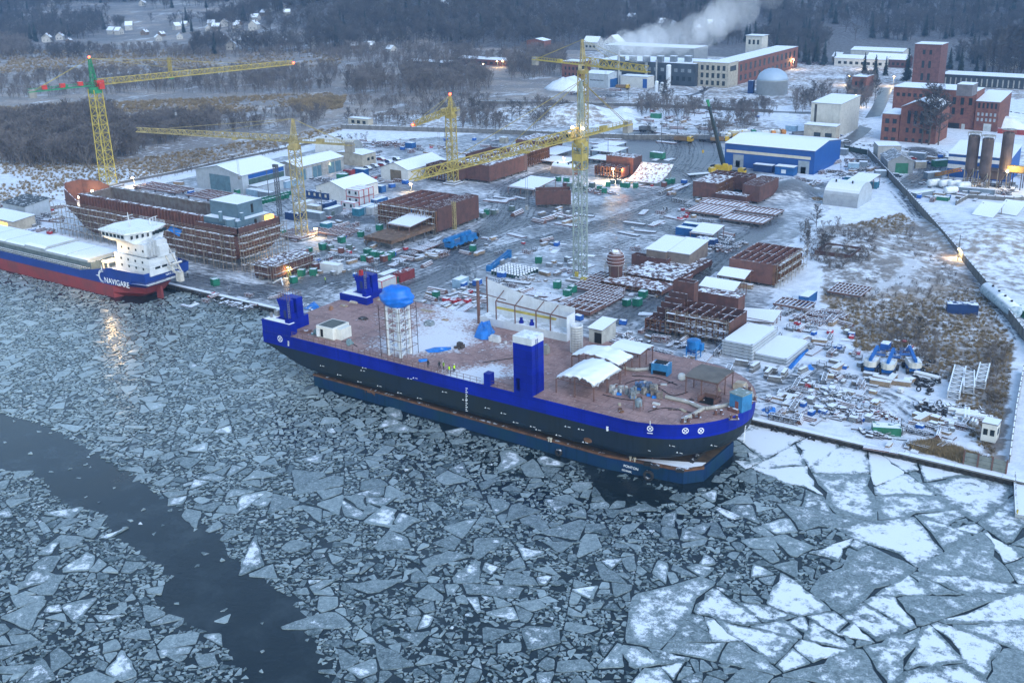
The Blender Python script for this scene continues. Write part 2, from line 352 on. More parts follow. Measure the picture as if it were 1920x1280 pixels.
# wheel ruts: ribbons on the ground along the routes
t=NT('wheel_rut'); n=t.noise(.5,6,.7); t.b.inputs['Base Color'].default_value=(.12,.13,.145,1); t.b.inputs['Roughness'].default_value=.5
t.put(t.ramp(n,.40,.62,0,.6),t.b.inputs['Alpha']); mb=MB(); zz=.012
def smooth(pts,n=10):
    out=[]
    for i in range(len(pts)-1):
        p0=pts[max(i-1,0)];p1=pts[i];p2=pts[i+1];p3=pts[min(i+2,len(pts)-1)]
        for k in range(n):
            t=k/n; out.append(tuple(.5*((2*b)+(-a+c)*t+(2*a-5*b+4*c-d)*t*t+(-a+3*b-3*c+d)*t**3) for a,b,c,d in zip(p0,p1,p2,p3)))
    return out+[pts[-1]]
for line,w,k in ROADS:
    sp=smooth(line,8)
    for j in range(int(5+w*1.1)):
        off=random.gauss(0,w*.7); w2=random.uniform(.18,.34); ph=random.random()*6; wob=random.uniform(.3,1.6)
        for gg in (0,1.9):
            zz+=.0004; L=[];
            for i in range(len(sp)):
                a=sp[max(i-1,0)]; b=sp[min(i+1,len(sp)-1)]; dx,dy=b[0]-a[0],b[1]-a[1]; l=math.hypot(dx,dy) or 1; nx,ny=-dy/l,dx/l
                o=off+gg+wob*math.sin(i*.35+ph); L.append(((sp[i][0]+nx*(o-w2),sp[i][1]+ny*(o-w2),zz),(sp[i][0]+nx*(o+w2),sp[i][1]+ny*(o+w2),zz)))
            i0=len(mb.v)
            for a,b in L: mb.v+=[a,b]
            mb.f+=[(i0+2*i,i0+2*i+1,i0+2*i+3,i0+2*i+2) for i in range(len(L)-1)]
struct('track',mb,t.m)
# asphalt road by the brick mill, and the works road behind the yard fence
ASP=mat('wet_asphalt',(.075,.082,.095),.4,var=.35,sc=.3,col2=(.14,.15,.165))
def road(name,pix,w,z):
    sp=smooth([tuple(P(*q).xy) for q in pix],8); mb=MB(); i0=0
    for i in range(len(sp)):
        a=sp[max(i-1,0)]; b=sp[min(i+1,len(sp)-1)]; dx,dy=b[0]-a[0],b[1]-a[1]; l=math.hypot(dx,dy) or 1
        mb.v+=[(sp[i][0]+dy/l*w,sp[i][1]-dx/l*w,z),(sp[i][0]-dy/l*w,sp[i][1]+dx/l*w,z)]
    mb.f=[(2*i,2*i+1,2*i+3,2*i+2) for i in range(len(sp)-1)]; return struct(name,mb,ASP)
road('road',((1662,165),(1648,200),(1628,232),(1612,250),(1590,265),(1570,278)),3.3,.06)
road('road',((1628,232),(1585,222),(1540,214),(1480,212)),2.2,.064)
road('road',((905,188),(960,190),(1100,195),(1250,199),(1400,208),(1530,212)),2.6,.068)
road('path',((1120,172),(1280,180),(1330,165),(1375,152),(1430,150),(1500,150)),1.6,.072)
# ================================================================ river
mb=MB(); mb.poly((-4000,-900,WL),(2500,-900,WL),(2500,192.6,WL),(-4000,192.6,WL))
t=NT('dark_river_water'); t.put(t.mix(t.ramp(t.noise(.12,6,.7),.45,.7),(.010,.018,.022,1),(.028,.040,.046,1)),t.b.inputs['Base Color']); t.put(t.ramp(t.noise(.05,5,.6),.4,.7,.06,.3),t.b.inputs['Roughness']); t.b.inputs['Specular IOR Level'].default_value=.22
t.bump(t.noise(1.1,5,.65,scale=(1,2.2,1)),.5,.08); struct('water',mb,t.m)
t=NT('river_ice'); a1=t.attr('ic'); a2=t.attr('sn'); n=t.noise(1.5,6,.62); nb=t.noise(.55,7,.7); nf=t.noise(7,3,.6)
base=t.mix(t.math('ADD',a1,t.math('MULTIPLY',t.math('SUBTRACT',n,.5),1.5),True),(.040,.066,.072,1),(.33,.40,.41,1))
thr=t.math('SUBTRACT',t.math('SUBTRACT',1.06,a2),t.math('MULTIPLY',t.math('SUBTRACT',t.attr('core'),.35),.16)); vv=t.math('ADD',t.math('MULTIPLY',nb,.75),t.math('MULTIPLY',nf,.25))
x=t.new('ShaderNodeMapRange',interpolation_type='SMOOTHSTEP'); t.put(vv,x.inputs[0]); t.put(t.math('SUBTRACT',thr,.06),x.inputs[1]); t.put(t.math('ADD',thr,.06),x.inputs[2]); sf=x.outputs[0]
base=t.mix(t.math('MULTIPLY',t.ramp(t.noise(3.2,7,.75),.50,.66),.50),base,(.58,.64,.68,1)); t.put(t.mix(sf,base,(.78,.82,.87,1)),t.b.inputs['Base Color']); t.put(t.ramp(sf,0,1,.28,.8),t.b.inputs['Roughness']); t.bump(n,.25,.05); t.b.inputs['Specular IOR Level'].default_value=.3; ICE=t.m
LEAD=[tuple(P(x,y,WL).xy) for x,y in ((-200,720),(0,775),(90,800),(180,850),(260,900),(340,960),(410,1000),(425,1040),(500,1090),(545,1120),(575,1160),(595,1220),(615,1290),(660,1420),(500,1420),(485,1290),(440,1250),(420,1200),(340,1165),(285,1125),(325,1080),(300,1060),(205,1000),(200,965),(120,945),(70,890),(0,880),(-200,830))]
POOL=[tuple(P(x,y,WL).xy) for x,y in ((1085,868),(1160,893),(1290,932),(1220,955),(1150,945),(1110,905))]
def inp1(x,y,p):
    r=False
    for i in range(len(p)):
        x1,y1=p[i];x2,y2=p[i-1]
        if (y1>y)!=(y2>y) and x<(x2-x1)*(y-y1)/(y2-y1)+x1: r=not r
    return r
def area(p): return .5*abs(sum(p[i-1][0]*p[i][1]-p[i][0]*p[i-1][1] for i in range(len(p))))
def cen(p): n=len(p); return sum(a[0] for a in p)/n,sum(a[1] for a in p)/n
def cut(p,c,d):
    A=[];B=[];n=len(p); s=[(q[0]-c[0])*d[1]-(q[1]-c[1])*d[0] for q in p]
    for i in range(n):
        j=(i+1)%n
        if s[i]>=0: A.append(p[i])
        else: B.append(p[i])
        if (s[i]>=0)!=(s[j]>=0):
            t=s[i]/(s[i]-s[j]); q=(p[i][0]+(p[j][0]-p[i][0])*t,p[i][1]+(p[j][1]-p[i][1])*t); A.append(q);B.append(q)
    return A,B
def zone(px,py):
    if py<900 and px>1360+ (py-800)*.5 and px>1360: return 'R'
    if px>1560 or (py>1110 and px>1200): return 'R' if (px>1600 or py<1000 or random.random()<.8) else 'M'
    if px>1480+max(0,(1000-py))*.2 and py<1000: return 'R'
    if px<700 and py<860: return 'L'
    return 'M'
rnd=random.Random(5); LEAF=[]
def split(p):
    st=[p]
    while st:
        p=st.pop(); a=area(p)
        if len(p)<3 or a<.02: continue
        c=cen(p); px,py=proj((c[0],c[1],WL))
        if a<400 and (px<-380 or px>2450 or py>1440 or py<440): continue
        # longest diameter: cut roughly across it
        best=0
        for i in range(len(p)):
            for j in range(i):
                l=(p[i][0]-p[j][0])**2+(p[i][1]-p[j][1])**2
                if l>best: best=l; dv=(p[i][0]-p[j][0],p[i][1]-p[j][1])
        el=best/max(a,.01)
        if a<(300 if px>1400 else 170):
            z=zone(px,py); u=rnd.random()
            lead=inp1(c[0],c[1],LEAD) 
            if z=='R': stop=(a<280 and u<.42) or (a<130 and u<.55) or (a<45 and u<.6) or (a<14 and u<.5) or a<1.5
            elif z=='L': stop=(a<14 and u<.10) or (a<6 and u<.16) or (a<2.6 and u<.25) or a<.8
            else: stop=(a<38 and u<.11) or (a<17 and u<.17) or (a<7 and u<.13) or (a<2.5 and u<.12) or a<.62
            if stop and el<7 and not (lead and a>5): LEAF.append((p,a,c,px,py,z,lead)); continue
        an=math.atan2(dv[1],dv[0])+PI/2+rnd.gauss(0,.42); f=.5+rnd.gauss(0,.10)
        cc=(c[0]+dv[0]*(f-.5)*.6,c[1]+dv[1]*(f-.5)*.6); A,B=cut(p,cc,(math.cos(an),math.sin(an))); st+=[A,B]
split([(-370,40),(125,40),(125,192.4),(-370,192.4)])
stuffv=[];stufff=[];sic=[];ssn=[];CAND=[]
for p,a,c,px,py,z,lead in LEAF:
    if lead and rnd.random()>.02: continue
    if inp1(c[0],c[1],POOL) and rnd.random()>.06: continue
    if -168.5<c[0]<-75 and 160<c[1]<179: continue
    if c[0]<-248 and c[1]>178: continue
    if a<2.5 and rnd.random()<(.22 if z!='L' else .10): continue
    sh=(rnd.uniform(.58,.9) if a<2.5 else 1-rnd.uniform(.10,.32)/math.sqrt(a) if z=='R' else 1-rnd.uniform(.15,.5)/math.sqrt(a))
    ro=0 if z=='R' and a>12 else rnd.gauss(0,.12 if a>3 else .5); cs,sn=math.cos(ro),math.sin(ro)
    q=[(c[0]+((x-c[0])*cs-(y-c[1])*sn)*sh,c[1]+((x-c[0])*sn+(y-c[1])*cs)*sh) for x,y in p]
    if 1.<a<=5:
        o=[]
        for i in range(len(q)):
            A=q[i-1];B=q[i];C=q[(i+1)%len(q)]; k=rnd.uniform(.03,.2); o.append((B[0]+(A[0]-B[0])*k,B[1]+(A[1]-B[1])*k)); o.append((B[0]+(C[0]-B[0])*k,B[1]+(C[1]-B[1])*k))
        q=o
    if a>5:  # chipped corners, slightly crooked edges
        o=[]
        for i in range(len(q)):
            A=q[i-1];B=q[i];C=q[(i+1)%len(q)]; k=rnd.uniform(.02,.16) if z!='R' else rnd.uniform(.01,.07)
            o.append((B[0]+(A[0]-B[0])*k,B[1]+(A[1]-B[1])*k)); o.append((B[0]+(C[0]-B[0])*k,B[1]+(C[1]-B[1])*k))
            e=math.hypot(C[0]-B[0],C[1]-B[1])
            for kk in ((.3,.5,.72) if e>5 else (.5,)):
                w=(.03 if z=='R' else .02)*e*rnd.gauss(0,1); o.append((B[0]+(C[0]-B[0])*kk+(C[1]-B[1])/e*w,B[1]+(C[1]-B[1])*kk-(C[0]-B[0])/e*w))
        q=o
    ic=rnd.random()**1.3*.85+(.12 if z=='L' else 0); sno=0.
    if z=='R': sno=rnd.choice((.40,.46,.50,.54)) if a>6 else rnd.choice((.2,.34)); ic=rnd.uniform(.25,.5)
    elif a>6: sno=rnd.choice((.28,.33,.37,.41,.46)); ic=rnd.uniform(.25,.6)
    else: sno=rnd.choice((.15,.25,.32,.4)) if rnd.random()<.97 else .55
    if py<900 and z=='R': sno+=.10
    if z=='L' and a>6: ic=rnd.uniform(.5,.9)
    sc=max(.2,(py+137)/92); CAND.append((a*sc*sc*((py+137)/1400.) if -20<px<1940 and py<1300 else 0,q,a,c,px,py,z,ic,sno,lead))
CAND.sort(key=lambda t:-t[0])
def icemesh(q,top,th,tl):
    n=len(q); c=cen(q)
    z=[top+(x-c[0])*tl[0]+(y-c[1])*tl[1] for x,y in q]
    if th>.25:
        v=[(x,y,zz) for (x,y),zz in zip(q,z)]+[(x,y,zz-th) for (x,y),zz in zip(q,z)]+[(c[0]+(x-c[0])*.7,c[1]+(y-c[1])*.7,zz) for (x,y),zz in zip(q,z)]
        return v,[tuple(range(2*n,3*n))]+[(i,(i+1)%n,2*n+(i+1)%n,2*n+i) for i in range(n)]+[(i,i+n,(i+1)%n+n,(i+1)%n) for i in range(n)]
    return [(x,y,zz) for (x,y),zz in zip(q,z)]+[(x,y,zz-th) for (x,y),zz in zip(q,z)],[tuple(range(n))]+[(i,i+n,(i+1)%n+n,(i+1)%n) for i in range(n)]
for i,(w,q,a,c,px,py,z,ic,sno,lead) in enumerate(CAND):
    if sum(q[k-1][0]*q[k][1]-q[k][0]*q[k-1][1] for k in range(len(q)))<0: q=q[::-1]
    tl=(0,0) if a>8 else (rnd.gauss(0,.035),rnd.gauss(0,.035))
    if i<300:
        lq=[(x-c[0],y-c[1]) for x,y in q]; v,f=icemesh(lq,.10+rnd.random()*.05,.3,tl); m=MB(); m.v=v;m.f=f
        o=m.build('ice_floe',ICE); o.location=(c[0],c[1],WL)
        for nm,val in (('ic',ic),('sn',sno)):
            at=o.data.attributes.new(nm,'FLOAT','POINT'); at.data.foreach_set('value',np.full(len(v),val,np.float32))
        at=o.data.attributes.new('core','FLOAT','POINT'); at.data.foreach_set('value',np.array([0.]*(len(v)*2//3)+[1.]*(len(v)//3),np.float32))
        look=('broad ' if a>45 else 'mid sized ' if a>15 else 'small ')+('snow crusted' if sno>.5 else 'partly snow dusted' if sno>.38 else 'bare grey')+' angular ice floe'
        side='in the dark open lead' if lead else ('among cracked plates off the right quay' if z=='R' and py<1010 else 'among wide plates in the lower right' if z=='R' else 'in brash off the cargo ship' if z=='L' else 'left of the dark open lead' if px<(py-880)*1.2 else 'in the loose brash below the barge' if px<1000 else 'in the brash right of the pontoon bow' if py<1000 else 'in brash right of the dark lead')
        g='%s, %s'%(look,side); tag(o,'%s %s'%(look,side),'ice floe',g)
    else:
        v,f=icemesh(q,WL+rnd.uniform(.03,.16),.2,tl); b=len(stuffv); stuffv+=v; stufff+=[tuple(b+k for k in ff) for ff in f]; sic+=[ic]*len(v); ssn+=[sno]*len(v)
m=MB(); m.v=stuffv; m.f=stufff; o=tag(m.build('brash_ice',ICE),'small angular pieces of broken ice crowding the river between the floes','ice',kind='stuff')
for nm,val in (('ic',sic),('sn',ssn)):
    at=o.data.attributes.new(nm,'FLOAT','POINT'); at.data.foreach_set('value',np.array(val,np.float32))
print('ICE',len(LEAF),len(CAND))
# ================================================================ quay
CONC=mat('snowy_concrete',(.20,.20,.20),.85,snow=.85,var=.4,streak=.5); PILE=mat('dark_sheet_pile',(.035,.033,.033),.7,var=.4,streak=.6,snow=.2)
q=thing('quay_wall','long river quay of dark sheet piles under a snowy concrete edge','quay',(-140,192,0))
mb=MB()
for i in range(330):
    u=-260+i*1.5; mb.bx(u,u+.8,.05,.5,-4,-.05); mb.bx(u+.8,u+1.5,.3,.5,-4,-.07)
mb.build('sheet_piling',PILE,q)
mb=MB()
for i in range(62): mb.bx(-260+i*8,-260+i*8+7.96,-.12,1.1,-.05,.24)
mb.build('concrete_edge',CONC,q)
RUB=mat('black_rubber',(.02,.02,.022),.8,snow=.35)
def tyre_mb(r=.55,w=.3,x=None):
    m=MB(); m.loft([[(rr*math.cos(2*PI*k/16),rr*math.sin(2*PI*k/16),z) for k in range(16)] for rr,z in ((r*.55,-w*.4),(r*.62,-w/2),(r*.93,-w/2),(r,-w*.25),(r,w*.25),(r*.93,w/2),(r*.62,w/2),(r*.55,w*.4),(r*.55,-w*.4))]); return m
fm=tyre_mb(.75,.42).mesh('fender_tyre',RUB,True)
for i,px in enumerate((391,420,449,467,487,503,522,1447,1480,1520)):
    pz=P(px,548+ (px-391)*.25 if px<1000 else 812+(px-1447)*.19,-1); o=bpy.data.objects.new('tyre',fm); COL.objects.link(o); o.location=(pz.x,191.55,-1.15); o.rotation_euler=(PI/2,0,0); tag(o,'x','tyre','tyres hung as fenders along the quay'); rep(o,'black tyre hung on the quay')
# ================================================================ vegetation
BARK=mat('grey_bark',(.085,.072,.065),.9,var=.4); TWIG=mat('bare_twigs',(.088,.082,.082),.95,var=.45,sc=.05); NEED=mat('dark_needles',(.022,.040,.034),.9,snow=.12,var=.5,sc=.4)
DRY=mat('dry_reed',(.30,.22,.12),.95,var=.5,sc=.2,snow=.2); BUSH=mat('brown_brush',(.175,.152,.142),.95,var=.5,sc=.1)
rv=random.Random(3)
def blade(m,p,q,w):
    p=Vector(p);q=Vector(q);d=q-p; a=d.cross(Vector((rv.gauss(0,1),rv.gauss(0,1),rv.gauss(0,1)))); a=a.normalized()*w if a.length>1e-6 else Vector((w,0,0)); m.poly(p-a,p+a,q)
def bare(spread=.3,nb=16,nt=9,w=.006,h0=.18,up=.5,slim=1.):
    "(trunk, twigs) of a leafless tree of height one"
    t=MB(); g=MB(); t.tube((0,0,-.02),(0,0,.55),.017,5,.011,False); t.tube((0,0,.55),(.01,0,.97),.011,4,.002,False)
    for i in range(nb):
        z=h0+(.95-h0)*((i+.5)/nb)**.9; a=rv.random()*2*PI; L=spread*(1.15-z*.75)*rv.uniform(.7,1.15)*slim; rise=L*up*rv.uniform(.7,1.6)/slim**.7
        p=Vector((0,0,z)); q=p+Vector((math.cos(a)*L,math.sin(a)*L,rise)); q.z=min(q.z,1.02); t.tube(p,q,.006,3,.002,False)
        for j in range(nt):
            f=rv.uniform(.2,1.); s=p.lerp(q,f); l=rv.uniform(.05,.13)*(.6+spread*1.5); e=s+Vector((rv.gauss(0,.6),rv.gauss(0,.6),rv.uniform(.1,1.1))).normalized()*l; blade(g,s,e,w)
            for k in range(2):
                s2=s.lerp(e,rv.uniform(.3,.9)); blade(g,s2,s2+Vector((rv.gauss(0,.6),rv.gauss(0,.6),rv.uniform(-.1,1))).normalized()*l*.7,w*.7)
    return t,g
def conifer():
    t=MB(); g=MB(); t.tube((0,0,-.02),(0,0,.9),.018,5,.004,False)
    for i in range(26):
        z=.10+.88*(i/26); R=.21*(1-z)**.8+.012
        for j in range(int(5+9*(1-z))):
            a=rv.random()*2*PI; L=R*rv.uniform(.55,1.15); c,s=math.cos(a),math.sin(a); w=L*.30
            p=Vector((0,0,z+.03)); q=Vector((c*L,s*L,z-L*.35+rv.gauss(0,.008))); m=p.lerp(q,.55); sd=Vector((-s,c,0))*w
            g.poly(p,m+sd,q,m-sd); g.poly(p,m+sd*.4+Vector((0,0,-.05)),q,m-sd*.4+Vector((0,0,-.05)))
    return t,g
def joined(*ms):
    m=MB()
    for x in ms:
        b=len(m.v); m.v+=x.v; m.f+=[tuple(b+k for k in f) for f in x.f]
    return m
def variant(name,mbs,m):
    "an object used only as a source for scattered ground cover"
    return bpy.data.objects.new(name,mbs.mesh(name,m))
V_TREE=[variant('woodland_tree',joined(*bare(.50,17,8,.010,.22,.6)),TWIG) for _ in range(4)]
V_BUSH=[variant('woodland_bush',joined(*bare(.42,15,9,.011,.02,1.3)),BUSH) for _ in range(4)]
V_CON=[variant('woodland_conifer',joined(*conifer()),NEED) for _ in range(2)]
def tuft():
    g=MB()
    for i in range(34):
        a=rv.random()*2*PI; r=rv.random()*.35; p=Vector((math.cos(a)*r,math.sin(a)*r,-.03)); blade(g,p,p+Vector((rv.gauss(0,.30),rv.gauss(0,.30),rv.uniform(.4,1))),.055)
    return g
V_TUFT=[variant('reed_tuft',tuft(),DRY) for _ in range(3)]
def scatter(name,label,cat,pts,variants):
    me=bpy.data.meshes.new(name); me.from_pydata([p[:3] for p in pts],[],[]); at=me.attributes.new('sc','FLOAT','POINT'); at.data.foreach_set('value',np.array([p[3] for p in pts],np.float32))
    o=bpy.data.objects.new(name,me); COL.objects.link(o); tag(o,label,cat,kind='stuff')
    c=bpy.data.collections.new(name+'_source')
    for v in variants:
        if v.name not in c.objects: c.objects.link(v)
    g=bpy.data.node_groups.new(name,'GeometryNodeTree'); g.interface.new_socket('Geometry',in_out='INPUT',socket_type='NodeSocketGeometry'); g.interface.new_socket('Geometry',in_out='OUTPUT',socket_type='NodeSocketGeometry')
    N=g.nodes; a=N.new('NodeGroupInput'); z=N.new('NodeGroupOutput'); ip=N.new('GeometryNodeInstanceOnPoints'); ci=N.new('GeometryNodeCollectionInfo'); ci.inputs['Collection'].default_value=c; ci.inputs['Separate Children'].default_value=True; ci.inputs['Reset Children'].default_value=True
    rr=N.new('FunctionNodeRandomValue'); rr.data_type='FLOAT_VECTOR'; rr.inputs[0].default_value=(-.06,-.06,0); rr.inputs[1].default_value=(.06,.06,6.28)
    na=N.new('GeometryNodeInputNamedAttribute'); na.data_type='FLOAT'; na.inputs[0].default_value='sc'
    L=g.links; L.new(a.outputs[0],ip.inputs['Points']); L.new(ci.outputs[0],ip.inputs['Instance']); ip.inputs['Pick Instance'].default_value=True
    L.new(rr.outputs[0],ip.inputs['Rotation']); L.new(na.outputs[0],ip.inputs['Scale']); L.new(ip.outputs[0],z.inputs[0])
    md=o.modifiers.new('scatter','NODES'); md.node_group=g; return o
def inpix(poly,n,s0,s1,clump=0.,zf=None):
    "n scattered points of the terrain inside a patch of ground outlined by pixels"
    W=[T(*q) for q in poly]; w2=[(p.x,p.y) for p in W]; xs=[p[0] for p in w2]; ys=[p[1] for p in w2]; out=[]; k=0
    while len(out)<n and k<n*60:
        k+=1; x=rv.uniform(min(xs),max(xs)); y=rv.uniform(min(ys),max(ys))
        if not inp1(x,y,w2): continue
        if clump and mn.noise(Vector((x*.03,y*.03,4.2)))<rv.gauss(clump-.5,.12): continue
        out.append((x,y,float(terr(x,y))-.1,rv.uniform(s0,s1)))
    return out
# hillside woods: everywhere beyond the foot of the slope except the open fields
CLEAR=[((85,80),(140,72),(200,86),(100,92)),((640,5),(720,0),(1000,30),(1020,60),(900,66),(700,75),(560,80)),((330,75),(520,62),(580,82),(380,95)),((1370,60),(1430,45),(1450,62),(1400,78)),((1530,50),(1620,48),(1640,82),(1560,88)),((1500,5),(1530,3),(1518,24),(1495,34)),((1290,62),(1300,48),(1370,48),(1370,60)),((200,40),(430,10),(480,8),(470,20),(260,55)),((380,60),(520,30),(640,8),(660,14),(560,44),(430,78))]
CLEAR=[[ (T(*q).x,T(*q).y) for q in c] for c in CLEAR]
wood=[]; conw=[]
n=0
while len(wood)<34000 and n<200000:
    n+=1; d=rv.uniform(690,2600)**1; a=rv.uniform(-.56,.56)
    if rv.random()>d/1900+.25: continue
    x=a*d; u=d*FWD.x+x*RGT.x; v=d*FWD.y+x*RGT.y; h=float(terr(u,v))
    foot=930 if a<-.05 else 930-550*max(0,min(.5,a))
    if d<foot: continue
    qx,qy=proj((u,v,h+4))
    if (1540<qx<1720 and qy>94) or (1030<qx<1450 and qy>76) or (1750<qx and qy>132) or (760<qx<1040 and qy>92): continue
    dn=mn.noise(Vector((u*.006,v*.006,1.3)))+.35*mn.noise(Vector((u*.02,v*.02,7)))
    spur=abs(x+75)<180 and d<1400
    if a<-.1 and not spur and dn<.10-(d>1350)*.25: continue
    if not spur and dn<-.5: continue
    if any(inp1(u,v,c) for c in CLEAR[:1]+CLEAR[2:]): 
        if rv.random()>.05: continue
    if rv.random()<(.05 if a<.15 else .10): conw.append((u,v,h,rv.uniform(11,19)))
    else: wood.append((u,v,h-.3,rv.uniform(11,17) if spur else rv.uniform(8,14)))
scatter('hillside_wood','dense leafless woodland covering the blue grey hills behind the works','woods',wood,V_TREE)
scatter('hillside_conifers','dark evergreen trees sprinkled through the far hillside woods','woods',conw,V_CON)
bush=[]
for poly,n,a,b,c in ((((0,240),(205,225),(235,250),(255,290),(200,312),(60,318),(0,312)),620,7,12,0),(((205,240),(400,225),(420,245),(300,275),(240,300)),240,5,9,0),(((400,228),(530,215),(620,200),(600,240),(430,250)),90,3,7,.5),
    (((0,150),(190,140),(460,140),(640,160),(560,182),(330,176),(0,186)),420,4,8,.25),(((430,140),(640,130),(640,165),(500,175)),140,4,8,.3),(((650,150),(870,130),(925,160),(900,180),(730,185),(650,180)),260,6,11,.15),(((650,190),(900,185),(1000,195),(900,230),(760,240),(640,225)),170,3,6,.4),
    (((0,85),(60,90),(60,108),(0,115)),50,8,13,0),(((130,95),(400,90),(640,95),(640,115),(420,110),(200,108)),240,4,8,.3),(((640,95),(900,95),(950,120),(760,130),(640,125)),220,5,9,.3),(((940,110),(1060,100),(1060,140),(960,155)),150,6,11,0),
    (((980,210),(1020,195),(1075,215),(1000,245)),45,4,7,.3),(((1190,200),(1240,190),(1330,200),(1300,225),(1200,222)),60,4,8,.3),(((1320,200),(1440,194),(1460,208),(1330,214)),80,2.5,5,.2),(((1480,180),(1560,165),(1590,195),(1560,215),(1490,215)),60,3,7,.3),(((1585,170),(1640,160),(1632,200),(1595,222)),60,5,9,0),
    (((1500,430),(1560,425),(1640,440),(1640,500),(1560,520),(1500,490)),160,2.,4.,.2),(((1560,500),(1700,420),(1780,500),(1850,600),(1760,620),(1620,620)),320,.8,2.,.2),(((1640,620),(1760,630),(1760,690),(1700,680)),30,1.5,3,.2),(((1840,640),(1885,660),(1872,760),(1850,830)),50,1.,2.2,.2),
    (((1380,205),(1450,220),(1360,262),(1300,262)),70,3,6,.2),(((600,300),(640,262),(700,250),(690,262)),25,1,3,0),(((210,345),(420,300),(640,255),(640,262),(430,310),(230,352)),90,.8,2.4,0),(((860,225),(950,235),(960,250),(860,245)),30,4,8,0)):
    bush+=inpix(poly,int(n*1.3),a,b,c)
scatter('thicket','bare brown thickets and scrub on the marshy ground around the yard','scrub',bush,V_BUSH)
tf=[]
for poly,n,a,b,c in ((((1700,838),(1745,828),(1822,852),(1860,868),(1800,866)),900,.7,1.6,0),(((1530,430),(1600,420),(1690,400),(1760,450),(1850,560),(1900,640),(1890,740),(1860,860),(1800,800),(1790,720),(1700,690),(1600,650),(1540,560)),7000,.4,1.1,0),(((0,200),(620,175),(640,190),(420,215),(0,232)),2600,1.,2.,.3),(((0,405),(90,380),(200,345),(330,325),(640,245),(640,238),(240,300),(0,300)),2200,.7,1.5,.2),(((540,190),(650,180),(640,205),(560,210)),700,1.2,2.2,0),(((640,95),(0,95),(0,140),(640,125)),2200,1.3,2.4,.3)):
    tf+=inpix(poly,n,a,b,c)
scatter('dry_grass','tufts of dry yellow brown grass poking through the snow','grass',tf,V_TUFT)
# single trees one can tell apart
def tree_thing(kind,lab,tm,gm,mt,mg):
    o=thing(kind,lab,'tree'); tm.build('trunk',mt,o); gm.build('crown',mg,o); return Proto(o)
PT={'con':[tree_thing('conifer','x',*conifer(),BARK,NEED) for _ in range(2)],'bare':[tree_thing('bare_tree','x',*bare(.32,22,11,.0075,.2),BARK,TWIG) for _ in range(3)],'pop':[tree_thing('poplar','x',*bare(.30,30,9,.0085,.08,1.9,.42),BARK,TWIG) for _ in range(2)]}
NM={'con':'dark conifer standing','bare':'leafless tree standing','pop':'tall slender leafless poplar'}
for kind,L in (('con',((1133,62,17),(1120,66,14),(1160,60,13),(1150,70,12),(1455,108,17),(1435,112,10),(1516,122,11),(1530,118,16),(1545,122,17),(1522,100,17),(1565,120,9),(1620,140,14),(1640,148,15),(1660,142,12),(1700,152,20),(1738,158,17),(1780,130,14),(1800,138,16),(1830,138,11),(1845,134,9),(345,62,14),(360,60,12),(390,40,14),(412,70,10))),
    ('bare',((1250,195,13),(1243,193,10),(1318,195,9),(1390,215,8),(1525,195,12),(1508,205,9),(1540,190,10),(1610,195,13),(1600,205,10),(1625,180,13),(1640,190,12),(1530,430,8),(1545,480,7),(1512,470,6),(1722,645,6.5),(1728,270,22),(1741,272,26),(1752,270,24),(1759,272,19),(885,228,12),(900,232,11),(960,230,11),(975,228,10),(655,232,8),(1215,258,7),(1185,290,0))),
    ('pop',((1860,138,25),(1872,140,26),(1886,138,27),(1900,139,26),(1914,138,27),(1928,140,27),(1848,140,20)))):
    for i,(px,py,h) in enumerate(L):
        if not h: continue
        o=PT[kind][i%len(PT[kind])].put(T(px,py),rv.random()*6,h,{'con':'conifers around the works','bare':'leafless trees around the works','pop':'row of poplars'}[kind]); rep(o,NM[kind],px,py)
# ================================================================ ships
def PV(px,py,v):
    d=CF+CR*((px-960)/F)-CU*((py-640)/F); t=v/d.y; return Vector((d.x*t,v,HC+d.z*t))
def PU(px,py,u):
    d=CF+CR*((px-960)/F)-CU*((py-640)/F); t=u/d.x; return Vector((u,d.y*t,HC+d.z*t))
WHITE=mat('white_ship_paint',(.60,.63,.66),.45,snow=.5,var=.12,streak=.15); DARKGL=mat('dark_window_glass',(.02,.03,.035),.12,var=.1)
RBLUE=mat('royal_blue_hull_paint',(.002,.015,.30),.42,var=.25,sc=.15,streak=.3,col2=(.002,.011,.22),spec=.15,seam=.16,ssc=.5); NAVY=mat('navy_antifouling_paint',(.010,.020,.034),.55,var=.4,sc=.12,streak=.45,col2=(.013,.02,.024),spec=.2)
STEEL=mat('grey_steel',(.22,.23,.24),.55,snow=.5,var=.3); RUST=mat('primer_brown_steel',(.125,.056,.047),.8,snow=.45,var=.35,streak=.35,col2=(.085,.042,.037),vary=.28); RUSTB=mat('bare_rusty_steel',(.16,.075,.04),.85,var=.5,snow=.3)
SCAF=mat('scaffold_tube',(.28,.24,.19),.6,snow=.3); PLANK=mat('scaffold_plank',(.24,.20,.16),.85,snow=.45); RAIL=mat('rusty_rail',(.17,.09,.075),.7)
LWHITE=mat('white_lettering',(.8,.82,.85),.5,var=.05)
GLOW=mat('lit_lamp_glass',(1,.62,.25),emit=22); GLOWW=mat('lit_work_light',(1,.74,.42),emit=26); REDG=mat('red_signal_lamp',(1,.05,.02),emit=7)
def lampobj(parent,loc,col,e,r=.5):
    l=bpy.data.lights.new('lamp_glow','POINT'); l.energy=e*.65; l.color=col; l.shadow_soft_size=r; o=bpy.data.objects.new('lamp_glow',l); COL.objects.link(o); o.location=loc; o.parent=parent; return o
